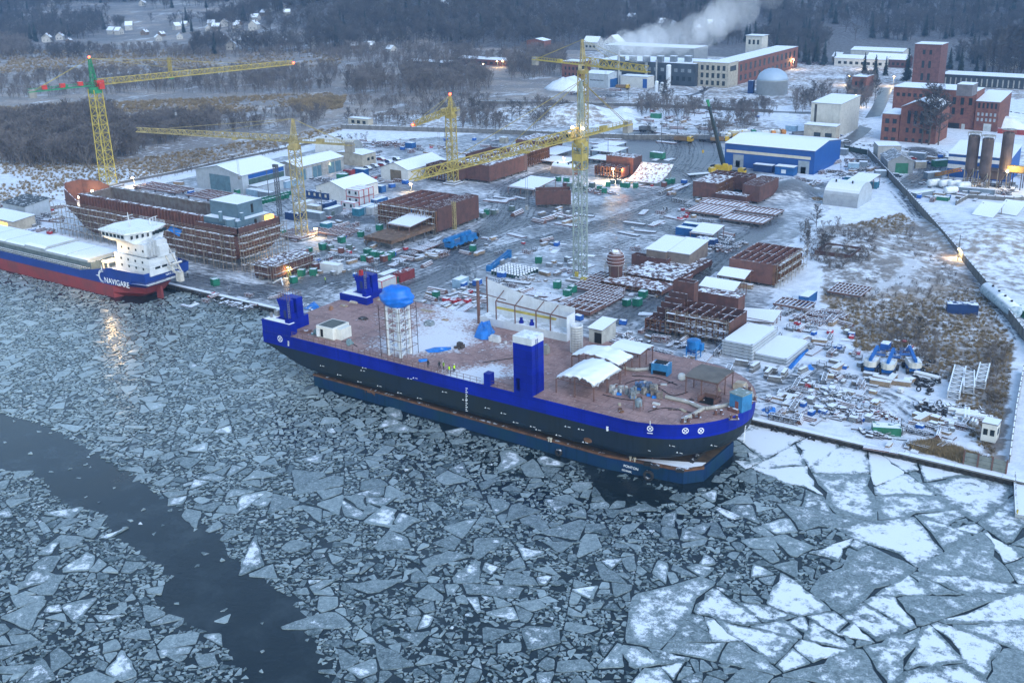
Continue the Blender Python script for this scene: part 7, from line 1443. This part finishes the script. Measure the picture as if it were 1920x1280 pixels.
# pole lamps
def lamp_post(px,py,pt,label,e=600,col=(1,.68,.32)):
    b=P(px,py); h=max(3,hgt(px,py,pt)); o=thing('lamp_post',label or 'x','lamp',b,0,'lit lamps'); MB().tube((0,0,0),(0,0,h),.12,8,.08).build('pole',STEEL,o); MB().bx(-.45,.45,-.7,.1,h,h+.22).build('lamp_head',STEEL,o); MB().bx(-.36,.36,-.62,.0,h-.16,h-.004).lathe([(.05,-.3),(.28,-.15),(.28,.1),(.05,.25)],8,(0,-.75,h)).build('lamp_glass',GLOW,o); lampobj(o,(0,-.9,h-.9),col,e,.3)
    if not label: rep(o,'lit lamp on a pole',px,pt)
    return o
for px,py,pt,e in ((253,352,333,900),(1058,318,296,3500),(1797,488,466,700),(1150,340,316,3500),(1487,130,111,1500),(1591,160,142,1500),(1675,162,143,1500),(1621,130,112,1200),(1604,200,178,1200),(1363,160,130,800),(1386,152,122,800),(1412,140,111,800),(1424,134,107,800),(907,130,120,800),(933,127,115,800),(943,126,114,800),(772,360,344,500),(545,520,506,350),(516,500,490,350),(595,445,438,350),(539,335,318,500),(1290,500,477,250)):
    lamp_post(px,py,pt,None,e)
def wall_lamp(px,py,u=None,v=None,e=700,label=''):
    p=PU(px,py,u) if u is not None else PV(px,py,v); o=thing('wall_lamp',label,'lamp',p,0,'lit lamps'); MB().rb(0,0,-.15,.5,.4,.35).build('lamp_glass',GLOW,o); MB().rb(0,0,.21,.6,.5,.1).build('lamp_hood',STEEL,o); lampobj(o,(.9 if u else 0,-.9 if v else 0,-.6),(1,.68,.32),e,.3)
wall_lamp(615,305,u=-320.2,label='lit lamp over the doors of the long grey depot'); wall_lamp(1588,205,v=515,e=500,label='lit lamp at the top corner of the cream block house'); wall_lamp(1142,143,v=595,e=900,label='lit lamp on the pale grey workshop'); wall_lamp(785,432,v=296,e=350,label='orange lamp under the small snowy roof of the flat deck section')
for px,py,hh in ((505,375,11),(525,405,17),(930,265,7),(1240,270,10),(835,275,8),(1178,190,8),(1140,300,9),(1175,330,9),(605,405,9),(1270,250,9),(1795,492,8)):
    o=thing('utility_pole','x','pole',P(px,py)); 
    if hh==17: MB().truss((0,0,0),(0,0,hh),1.1,1.1,1.2,.1).bx(-1,1,-.5,.5,hh,hh+.9).build('lattice_mast',mat('dark_lattice',(.10,.11,.12),.6),o)
    else: MB().tube((0,0,0),(0,0,hh),.15,8,.1).beam((-.8,0,hh-.4),(.8,0,hh-.4),.12).build('pole',mat('dark_lattice',(.10,.11,.12)),o)
    rep(o,'grey lattice light mast' if hh==17 else 'thin dark pole',px,py-20)
# ================================================================ people
def person_mesh(arm,leg):
    J=[(0,0,.95),(0,0,1.15),(0,0,1.4),(0,0,1.52),(0,.02,1.68),(.12,0,.9),(.13+leg,.05,.5),(.14+leg,.0,.08),(.15+leg,.14,.05),(-.12,0,.9),(-.13,-.04-leg,.5),(-.14,-.02-leg,.08),(-.15,.12-leg,.05),(.2,0,1.4),(.28,.03,1.13),(.27,.14+arm,.92),(-.2,0,1.4),(-.28,.03,1.13),(-.27,.12+arm*.3,.9)]
    E=[(0,1),(1,2),(2,3),(3,4),(0,5),(5,6),(6,7),(7,8),(0,9),(9,10),(10,11),(11,12),(2,13),(13,14),(14,15),(2,16),(16,17),(17,18)]
    R=[.15,.15,.17,.07,.11,.11,.085,.06,.05,.11,.085,.06,.05,.09,.06,.045,.09,.06,.045]
    me=bpy.data.meshes.new('person'); me.from_pydata(J,E,[]); o=bpy.data.objects.new('person_source',me); COL.objects.link(o); md=o.modifiers.new('s','SKIN'); sv=me.skin_vertices[0].data
    for v,r in zip(sv,R): v.radius=(r,r*.85)
    sv[0].use_root=True; o.modifiers.new('b','SUBSURF').levels=1; dg=bpy.context.evaluated_depsgraph_get(); dg.update(); m2=bpy.data.meshes.new_from_object(o.evaluated_get(dg)); bpy.data.objects.remove(o); m2.materials.clear(); m2.materials.append(mat('dark_work_clothes',(.025,.03,.04),.9)); return m2
PMS=[person_mesh(.1,0),person_mesh(.25,.1),person_mesh(-.05,.18)]
VEST=mat('hi_vis_yellow',(.52,.85,.02),.6); SKIN=mat('skin',(.42,.25,.18),.6)
def person(px,py,i,z=0,vest=False,helm=(.6,.6,.55),label='x',rz=0):
    o=bpy.data.objects.new('person',PMS[i]); COL.objects.link(o); o.location=P(px,py,z); o.rotation_euler=(0,0,rz); tag(o,label,'person')
    if vest: MB().loft([[(r*math.cos(k*PI/6),r*.75*math.sin(k*PI/6),zz) for k in range(12)] for zz,r in ((.88,.22),(1.1,.21),(1.38,.25),(1.47,.17))],cap=True).build('vest',VEST,o)
    MB().lathe([(.13,1.7),(.125,1.76),(.09,1.82),(.02,1.84)],10,(0,.02,0)).bx(-.08,.08,.1,.2,1.69,1.71).build('helmet',mat('helmet_%s'%('white' if helm[2]>.4 else 'dark'),helm,.4),o); MB().lathe([(.02,1.56),(.085,1.6),(.1,1.66),(.09,1.7)],8,(0,.05,0)).build('face',SKIN,o); return o
for i,(px,py,k,v,h,lab) in enumerate(((803,689,0,0,(.05,.05,.05),'person in dark clothes standing left of the group at the barge edge'),(824,692,1,0,(.05,.05,.05),'person in dark clothes next to the yellow vested group'),(832,693,0,1,(.6,.6,.55),'leftmost person in a yellow vest on the barge'),(843,700,2,1,(.05,.05,.05),'person in a yellow vest leaning at the barge rail'),(852,698,1,1,(.6,.6,.55),'rightmost person in a yellow vest on the barge'))): person(px,py,k,DZ,v,h,lab,i*1.1)
for px,py,k,v,lab in ((610,530,1,1,'person in a yellow vest on the quay road'),(1244,397,1,0,'left of two people in dark clothes crossing the middle yard'),(1250,397,2,0,'right of two people in dark clothes crossing the middle yard'),(1368,463,1,0,'person in dark clothes by the white roofed lean-to'),(1219,695,0,0,'person in dark clothes behind the deck canopies'),(353,522,0,0,'person in dark clothes on the quay behind the cargo ship'),(76,432,0,0,'person standing among the stores left of the unfinished hull')): person(px,py,k,DZ if px==1219 else 0,v,(.5,.5,.5),lab,g.random()*6)
# ================================================================ yard stock: timber, beams, plates, pallets, crates
TMB=mat('weathered_timber',(.27,.19,.12),.9,snow=.75,var=.3); TMB2=mat('grey_old_timber',(.19,.165,.145),.9,snow=.8,var=.3); DST=mat('dark_steel_stock',(.065,.06,.065),.7,snow=.8,var=.4); RST=mat('rusty_steel_stock',(.14,.065,.05),.8,snow=.75,var=.4); GBX=mat('grey_stock_box',(.20,.21,.22),.7,snow=.85); WHT=mat('white_stock',(.5,.5,.5),.7,snow=.9); BLS=mat('blue_stock',(.015,.10,.38),.6,snow=.6); REDS=mat('red_stock',(.40,.03,.04),.6,snow=.5)
def stock(nm,cat,parts):
    o=thing(nm,'x',cat)
    for n,mb,mt in parts: mb.build(n,mt,o)
    return Proto(o)
def bundle(n,m_,L,w,h):
    m=MB(); q=random.Random(n)
    for j in range(m_):
        for i in range(n): m.bx(-L/2+q.uniform(-.15,.15),L/2+q.uniform(-.15,.15),-w/2+i*w/n+.02,-w/2+(i+1)*w/n-.02,.15+j*h/m_,.15+(j+1)*h/m_-.02)
    return m
def bear(L,w): return MB().bx(-L*.35,-L*.28,-w/2,w/2,0,.148).bx(L*.28,L*.35,-w/2,w/2,0,.148)
def pipes(n,L,r):
    m=MB()
    for j in range(n):
        for i in range(n+1-j): m.tube((-L/2,(i+j*.5-n/2)*2*r,r+j*r*1.75),(L/2,(i+j*.5-n/2)*2*r,r+j*r*1.75),r,8)
    return m
def ibeams(n,L):
    m=MB()
    for i in range(n): y=i*.42-n*.21; m.bx(-L/2,L/2,y-.16,y+.16,0,.05); m.bx(-L/2,L/2,y-.03,y+.03,.05,.4); m.bx(-L/2,L/2,y-.16,y+.16,.4,.45)
    return m
def rack():
    m=MB()
    for a in (-.9,.9):
        for b in (-.6,.6): m.beam((a,b,0),(a,b,1.7),.1)
    for z in (.15,.9,1.65): 
        for b in (-.6,.6): m.beam((-.9,b,z),(.9,b,z),.08)
        for a in (-.9,.9): m.beam((a,-.6,z),(a,.6,z),.08)
    return m
def jumble(seed,n,sx,sy,hz):
    m=MB(); q=random.Random(seed)
    for k in range(n):
        x,y=q.gauss(0,sx*.4),q.gauss(0,sy*.4); z=max(0,(1-abs(x)/sx-abs(y)/sy)*hz*q.random()); t=q.random()
        if t<.5: d=Vector((q.gauss(0,1),q.gauss(0,1),q.gauss(0,.25))).normalized()*q.uniform(.6,2.2); m.beam((x,y,z+.2),(x+d.x,y+d.y,max(.1,z+.2+d.z)),q.uniform(.06,.2),q.uniform(.06,.3))
        else: m.rb(x,y,z,q.uniform(.3,1.5),q.uniform(.2,.9),q.uniform(.06,.6),q.random()*3)
    return m
ST={'t':(stock('timber_stack','timber stack',[('timber',bundle(5,4,4,1.4,1.),TMB),('bearer',bear(4,1.4),TMB2)]),'snow topped pale timber stack'),'o':(stock('timber_stack','timber stack',[('timber',bundle(4,3,3.2,1.3,.8),TMB2),('bearer',bear(3.2,1.3),TMB2)]),'grey old timber stack'),
 'b':(stock('beam_bundle','steel beams',[('beams',ibeams(4,7),DST)]),'bundle of dark steel beams'),'i':(stock('beam_bundle','steel beams',[('beams',ibeams(6,9),RST)]),'bundle of rusty steel beams'),'p':(stock('pipe_stack','pipes',[('pipes',pipes(3,6,.22),RST)]),'stack of rusty pipes'),'q':(stock('pipe_stack','pipes',[('pipes',pipes(2,5,.3),WHT)]),'stack of pale pipes'),
 'x':(stock('crate','crate',[('body',MB().bx(-.9,.9,-.6,.6,.12,1.2),GBX),('skid',MB().bx(-.8,-.6,-.6,.6,0,.118).bx(.6,.8,-.6,.6,0,.118),TMB2)]),'grey stock crate'),'w':(stock('crate','crate',[('body',MB().bx(-1,1,-.7,.7,.12,1.),TMB),('skid',MB().bx(-.8,-.6,-.7,.7,0,.118).bx(.6,.8,-.7,.7,0,.118),TMB2)]),'wooden crate'),
 'k':(stock('storage_rack','rack',[('frame',rack(),DST),('goods',MB().bx(-.8,.7,-.5,.5,.2,.7),GBX)]),'dark steel storage rack'),'a':(stock('pallet','pallet',[('boards',MB().bx(-.6,.6,-.5,-.3,.1,.16).bx(-.6,.6,-.1,.1,.1,.16).bx(-.6,.6,.3,.5,.1,.16).bx(-.6,-.45,-.5,.5,0,.1).bx(.45,.6,-.5,.5,0,.1),TMB),('load',MB().bx(-.55,.5,-.45,.42,.162,.85),WHT)]),'loaded pallet under snow'),
 'z':(stock('plate_stack','plates',[('plate',MB().rb(0,0,.1,5,2.2,.06,.1).rb(.3,.2,.165,4.6,2,.06,-.03),RST),('bearer',bear(4,1.8),TMB2)]),'rusty steel plates laid flat'),'u':(stock('tank_box','tank',[('body',MB().bx(-1.1,1.1,-.8,.8,.2,1.5),BLS),('foot',MB().bx(-1,-.8,-.8,.8,0,.198).bx(.8,1,-.8,.8,0,.198),DST)]),'blue equipment box'),'d':(stock('red_box','box',[('body',MB().bx(-.8,.8,-.6,.6,.1,.9),REDS),('foot',MB().bx(-.7,-.5,-.6,.6,0,.098).bx(.5,.7,-.6,.6,0,.098),DST)]),'red equipment box'),
 'f':(stock('welded_truss','truss',[('frame',MB().truss((-2.2,0,.7),(2.2,0,.7),1.3,1.2,1.1,.12),RST)]),'rusty welded steel frame'),'e':(stock('welded_truss','truss',[('frame',MB().truss((-3,0,.6),(3,0,.6),1.1,1.,1.,.11),DST)]),'dark welded steel frame'),'l':(stock('concrete_block','concrete blocks',[('block',MB().bx(-1.8,1.8,-.45,.45,0,.8).bx(-1.5,1.6,-.4,.4,.805,1.5),CONC)]),'stacked concrete blocks')}
def put(k,px,py,a=None,sc=None):
    rep(ST[k][0].put(P(px,py),g.uniform(-.25,.25)+(g.choice((0,PI/2)) if a is None else a),sc or g.uniform(.85,1.15),{'t':'timber stacks','o':'timber stacks'}.get(k,'stock stored in the yard')),ST[k][1],px,py)
for k,L in {'l':((1390,686),(1415,694),(1445,698),(1470,706),(1505,700),(1452,716),(1440,705)),'o':((1632,706),(1640,716),(1465,745),(1480,750),(1475,760)),'t':((1650,722),(1672,714),(1690,722),(1395,540),(1570,693),(1655,716),(1728,790)),'q':((1738,710),(1805,778),(1812,782),(1820,786),(1828,790),(1835,786)),'w':((1722,784),(1752,788),(1708,716),(1640,760),(1700,718)),'a':((1770,790),(1778,795),(1790,790),(1783,800),(1688,735)),
  'b':((785,480),(800,476),(750,485),(815,470),(975,372),(1190,420),(1210,435),(1180,440),(850,560),(870,552),(880,545),(835,570),(970,530),(985,520),(940,372),(1095,405)),'i':((1020,555),(1000,548),(1085,565),(1045,558),(930,378),(950,376),(570,447),(1230,420),(1120,270),(1150,262),(1180,246),(1200,243),(1240,250),(1290,252),(1320,256),(1250,268),(640,470),(1340,520),(700,290)),
  'p':((970,402),(1045,405),(1060,410),(1395,520),(820,548),(880,560)),'x':((1040,402),(1050,398),(1065,402),(940,495),(965,490),(1050,500),(1075,495),(1030,500),(1065,490),(1545,735),(1520,755),(1500,760),(1560,770),(1600,790),(1628,788),(625,515),(1560,735),(930,400),(1535,772),(1750,800)),'k':((1622,770),(1640,772),(1565,745),(1745,765),(1600,760),(1770,812),(1690,812),(1680,800),(1575,660),(835,408),(1340,640),(1350,648),(1225,682),(1540,690)),'z':((850,578),(870,580),(890,572),(1255,300),(1230,300),(1195,480),(1100,480),(1215,590),(1285,262),(1220,320),(780,300),(740,295),(1330,450),(1270,475)),
  'u':((941,520),(868,540),(895,535),(1297,660),(1250,520),(1235,515),(1585,340),(760,345),(735,352),(1660,655),(540,560),(1085,600)),'d':((1285,408),(1275,412),(1290,402),(837,565),(850,568),(745,540),(755,548),(1280,395),(860,565),(877,567),(643,348),(655,475),(1640,775)),'f':((1540,600),(1520,590),(1500,600),(1555,592),(1580,600),(1530,610),(1560,605),(1600,545),(1580,548),(1560,550),(1555,478),(1240,640),(1230,690),(1245,695),(1265,690)),'e':((1335,460),(1345,465),(1355,460),(1370,468),(1385,462),(1365,455),(1350,470),(1300,390),(1310,392),(1275,380),(1350,660),(1365,700),(1240,665),(1470,790),(1490,765))}.items():
    for px,py in L: put(k,px,py)
kinds='txwbbzziiokeeppxffadtu'; clusters=[((1000,390),(1090,425),12,.9),((760,470),(900,490),14,.9),((1200,340),(1290,365),14,.9),((1140,520),(1240,560),12,.8),((1440,560),(1520,620),12,.8),((1520,620),(1600,660),12,.8),((1480,700),(1640,740),34,.7),((930,560),(1060,600),22,.8),((640,480),(760,500),12,.8),((900,440),(1080,480),16,.8),((1180,395),(1290,440),14,.8),((1380,480),(1440,500),8,.8),((1440,620),(1560,660),18,.7),((700,445),(840,500),16,.8),((560,505),(700,520),10,.7),((1040,300),(1180,330),16,.8),((1190,460),(1300,480),12,.7),((340,545),(520,575),14,.6),((1130,600),(1290,650),26,.7),((920,270),(1060,300),20,.8),((1780,340),(1910,365),24,.9),((1700,360),(1900,380),18,.9),((1640,830),(1790,845),10,.6),((1480,300),(1660,330),24,.9),((400,340),(470,395),16,.7),((640,262),(1040,290),70,.75),((590,395),(700,470),22,.8),((640,330),(760,345),18,.8),((850,530),(1000,580),46,.75),((1020,490),(1110,520),14,.8),((1230,250),(1500,262),40,.9),((1420,340),(1530,352),34,.9),((1560,300),(1640,330),34,.8),((1290,440),(1400,475),18,.7),((1300,372),(1330,440),14,.8),((1230,670),(1330,700),22,.7),((1440,735),(1640,790),80,.65),((1480,590),(1590,620),16,.8),((1700,790),(1830,815),24,.7),((0,385),(110,440),32,.9),((260,345),(360,372),18,.9),((560,470),(670,500),18,.8),((1210,205),(1420,245),55,1.),((1530,660),(1640,700),16,.7),((1060,190),(1180,160),14,1.),((1700,290),(1790,300),16,.9),((700,545),(860,600),20,.7),((1650,640),(1720,690),8,.7)]
for a,b,n,sc in clusters:
    for i in range(n): put(g.choice(kinds),g.uniform(a[0],b[0]),g.uniform(a[1],b[1])+ (g.uniform(0,1)*(b[1]-a[1])*0),None,sc*g.uniform(.75,1.2))
# jumbled scrap heaps nobody could count
for i,(px,py,sx,sy,h,n,mt,lab) in enumerate(((1560,745,7,5,1.3,190,GBX,'jumble of grey scrap and offcuts on the snow right of the barge bow'),(1575,775,6,4,1.,130,DST,'jumble of dark scrap behind the right quay'),(1640,775,5,3,.8,80,RST,'jumble of rusty scrap by the green open skip'),(1640,815,4,2,.8,60,DST,'dark scrap on the edge of the right quay'),(1785,770,8,3,.8,120,TMB2,'long heap of broken boards and tyres behind the quay'),(1350,468,5,3,1.6,110,RST,'rusty posts crowded beside the blue containers'),(1470,352,10,5,1.8,150,DST,'dark scrap ring round the snow heap'),(1000,575,8,5,.8,110,DST,'dark steel oddments behind the wind wall'),(985,525,4,3,.9,70,TMB2,'heap of timber offcuts beside the blue box'),(730,272,14,6,1.6,220,RST,'brown heap of scrap steel in the rear yard'),(660,275,10,5,1.,90,DST,'dark stores on the snow in the rear yard'),(880,245,18,4,.9,110,DST,'dark stores along the rear fence'),(1120,360,9,4,.9,120,RST,'rusty offcuts in the welding yard'),(60,412,9,6,1.6,120,DST,'dark stores left of the unfinished hull'),(440,572,8,2,.4,70,DST,'ropes and oddments along the quay edge'),(560,572,9,2,.5,60,GBX,'grey oddments on the quay behind the barge stern'),(1290,650,6,3,.9,90,DST,'dark oddments behind the bow deck'),(1180,640,6,3,.8,70,DST,'dark oddments behind the deck canopies'),(840,590,8,3,.6,80,DST,'oddments along the far barge side'),(1800,352,16,4,1.5,130,DST,'machinery clutter under the batching plant'),(1700,285,16,3,1.2,80,DST,'clutter before the brick mill'),(610,340,10,4,1.3,90,DST,'clutter before the depot doors'),(1590,330,9,5,1.,110,DST,'clutter between the big blue hall and the concrete wall'),(1650,275,10,3,1.,60,DST,'clutter left of the brick mill'),(1320,130,30,8,2.5,160,DST,'plant clutter behind the factory front'),(1490,118,34,12,1.6,240,RST,'rows of brown stock in the yard behind the gas tank'),(1150,182,16,5,2.,100,DST,'clutter before the pale workshop'),(1880,215,24,6,2.,140,DST,'dark clutter behind the brick works'))):
    o=tag(jumble(i+3,n,sx,sy,h).build('scrap_heap',mt),lab,'scrap',kind='stuff'); o.location=P(px,py)
# snow banks and gravel mounds
def mound(px,py,r1,r2,h,mt,lab,rz=0):
    m=MB(); n=22; q=random.Random(int(px)); L=[]
    for j in range(8):
        f=j/7; L.append([((1-f)*r1*math.cos(k*2*PI/n)*(1+q.gauss(0,.06))+.01,(1-f)*r2*math.sin(k*2*PI/n)*(1+q.gauss(0,.06)),-.2+h*math.sin(f*PI/2)*(1+q.gauss(0,.05))) for k in range(n)])
    m.loft(L,cap=True); o=tag(m.build('mound',mt,None,True),lab,'mound'); o.location=P(px,py); o.rotation_euler=(0,0,rz)
SB=mat('dirty_snow_bank',(.55,.58,.63),.9,var=.45,sc=.8,col2=(.25,.25,.26)); SAND=mat('ochre_sand',(.26,.15,.06),.9,snow=.3,var=.3)
for a in ((1462,356,8,6,4.5,SB,'tall dirty snow heap before the big blue hall'),(1490,362,6,5,3,SB,'lower grey snow heap beside the tall one'),(1530,374,5,3,1.,SAND,'low ochre sand heap by the arched shelter'),(1060,168,14,9,7,FS,'snowy sand cone before the brick store'),(1105,215,16,8,5,FS,'white mound behind the yard fence'),(1170,215,10,6,4,FS,'smaller white mound behind the yard fence'),(1880,238,12,7,5,FS,'white cone beside the red wall'),(975,213,14,6,3,FS,'snowy rubble bank by the works road'),(650,398,9,3,1.,SB,'dirty snow bank before the cabins')): mound(*a)
section('small low hull block in scaffolding right of the unfinished hull stern',(512,529),(478,522),(573,499),3.6,'closed','',scaf='fr',z=.9)
section('U shaped brown section with a pale yellow side standing in the dry weeds',(1592,499),(1524,491),(1607,483),2.4,'open','')
panel('pale timber grid rack lying in the weeds',(1612,567),(1548,558),(1622,548),mat('pale_board',(.46,.38,.27),.8),plate=False,n=10,cross=5,z=1.2)
panel('pale yellow beam grid behind the blue container',(1512,590),(1450,578),6,mat('pale_board',(.46,.38,.27),.8),plate=False,n=9,cross=2,z=1.)
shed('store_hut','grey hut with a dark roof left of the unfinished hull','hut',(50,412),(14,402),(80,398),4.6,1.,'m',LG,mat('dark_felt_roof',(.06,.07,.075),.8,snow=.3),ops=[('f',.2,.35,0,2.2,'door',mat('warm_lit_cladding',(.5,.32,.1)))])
shed('store_hut','low beige hut with a warm lit opening at the left edge','hut',(28,434),(-30,420),(48,420),3.2,.6,'m',BEIGE,ops=[('f',.4,.8,.2,2.4,'opening',mat('warm_lit_opening',(1,.42,.06)))])
simple('mixing_plant','tall blue mixing machine standing behind the bow deck','machine',1300,672,0,[('hopper',MB().lathe([(.4,1.6),(1.5,2.6),(1.6,4.4),(1.2,4.6),(.1,4.7)],14).rb(1.5,.4,2.2,1.2,1.2,1.6),TB),('frame',MB().beam((-1.2,-1.2,0),(-1.2,-1.2,3),.2).beam((1.2,-1.2,0),(1.2,-1.2,3),.2).beam((-1.2,1.2,0),(-1.2,1.2,3),.2).beam((1.2,1.2,0),(1.2,1.2,3),.2).beam((-1.2,-1.2,1.4),(1.2,-1.2,1.4),.15).beam((1.2,-1.2,1.4),(1.2,1.2,1.4),.15),TB)])
container(1661,812,'green',5,.4,w=2.4,h=1.7,label='dark green open skip on the right quay')
simple('ladder_stair','yellow stair leaning on the small scaffolded hull block','stair',549,527,0,[('stringer',MB().beam((-.6,-.6,.1),(-3.2,1.,3.8),.25).beam((.2,-.4,.1),(-2.4,1.3,3.8),.25),YEL2),('tread',jumble(2,3,.1,.1,.1).beam((-1,-.2,1),(-.4,0,1),.3).beam((-1.8,.3,2),(-1.2,.5,2),.3).beam((-2.6,.8,3),(-2,1.,3),.3),YEL2)])
simple('lifting_beam','white A shaped lifting beam lying by the small scaffolded hull block','lifting beam',526,533,0,[('beam',MB().beam((-2.4,-.5,.15),(0,.4,1.7),.3).beam((0,.4,1.7),(1.6,-.6,.15),.3),WHITE)])
# steam
SP=[(1132,88,15,22),(1150,84,20,26),(1172,82,24,29),(1196,80,27,32),(1222,78,28,35),(1250,76,29,38),(1278,68,27,43),(1303,56,28,49),(1328,42,29,56),(1356,24,31,64),(1388,6,34,72),(1424,-14,38,81),(1465,-38,44,92),(1300,88,9,24),(1312,78,11,30),(1330,66,13,38),(1352,50,15,46)]
SPH=[]
for px,py,r,z in SP:
    c=P(px,py,z); SPH.append((c,r*1.28*(c-Vector((0,0,HC))).length/F))
V=bpy.data.materials.new('white_steam'); V.use_nodes=True; t=NT.__new__(NT); t.m=V; t.t=V.node_tree; t.n=t.t.nodes; t.n.clear(); ou=t.new('ShaderNodeOutputMaterial'); pv=t.new('ShaderNodeVolumePrincipled'); pv.inputs['Color'].default_value=(.97,.98,1,1); pv.inputs['Anisotropy'].default_value=0
wp=t.new('ShaderNodeVectorMath',operation='ADD'); nw=t.new('ShaderNodeTexNoise'); nw.inputs['Scale'].default_value=.03; t.t.links.new(t.pos().outputs['Position'],nw.inputs[0]); ws=t.new('ShaderNodeVectorMath',operation='SCALE'); t.t.links.new(nw.outputs[1],ws.inputs[0]); ws.inputs['Scale'].default_value=14; t.t.links.new(t.pos().outputs['Position'],wp.inputs[0]); t.t.links.new(ws.outputs[0],wp.inputs[1]); acc=None
for c,r in SPH:
    d=t.new('ShaderNodeVectorMath',operation='DISTANCE'); t.t.links.new(wp.outputs[0],d.inputs[0]); d.inputs[1].default_value=c+Vector((7,7,7)); e=t.ramp(d.outputs['Value'],r*.25,r*1.05,1,0); acc=e if acc is None else t.math('MAXIMUM',acc,e)
nn=t.noise(.06,6,.65); den=t.math('MULTIPLY',t.math('SUBTRACT',t.math('ADD',acc,t.math('MULTIPLY',t.math('SUBTRACT',nn,.5),1.5)),.14,True),STEAM); den=t.math('MULTIPLY',den,t.ramp(acc,.0,.12)); t.put(den,pv.inputs['Density']); t.t.links.new(pv.outputs[0],ou.inputs['Volume'])
m=MB(); rings=[]
for c,r in [(SPH[0][0]-RGT*SPH[0][1]*1.6,SPH[0][1])]+SPH[:13]:
    rr=r*1.5+8; rings.append([tuple(c+RGT*(rr*.5*math.cos(a*PI/8))+Vector((0,0,rr*math.sin(a*PI/8)))+FWD*(rr*math.cos(a*PI/8))) for a in range(16)])
m.loft(rings,cap=True); tag(m.build('steam_plume',V),'white steam drifting up from the factory roof to the right','steam',kind='stuff')
finish_labels()
# air between the camera and the far hills
if HAZE:
    m=MB(); m.bx(-3950,1450,-60,3900,-5,420); h=bpy.data.objects.new('haze',bpy.data.meshes.new('haze')); h.data.from_pydata(m.v,[],m.f); COL.objects.link(h)
    hz=bpy.data.materials.new('pale_haze'); hz.use_nodes=True; n=hz.node_tree.nodes; n.clear(); ou=n.new('ShaderNodeOutputMaterial'); pv=n.new('ShaderNodeVolumePrincipled'); pv.inputs['Color'].default_value=(.36,.62,1,1); pv.inputs['Density'].default_value=HAZE; pv.inputs['Anisotropy'].default_value=.0; hz.node_tree.links.new(pv.outputs[0],ou.inputs['Volume'])
    h.data.materials.clear(); h.data.materials.append(hz); tag(h,'thin blue winter haze over the river, yard and hills','haze',kind='stuff')
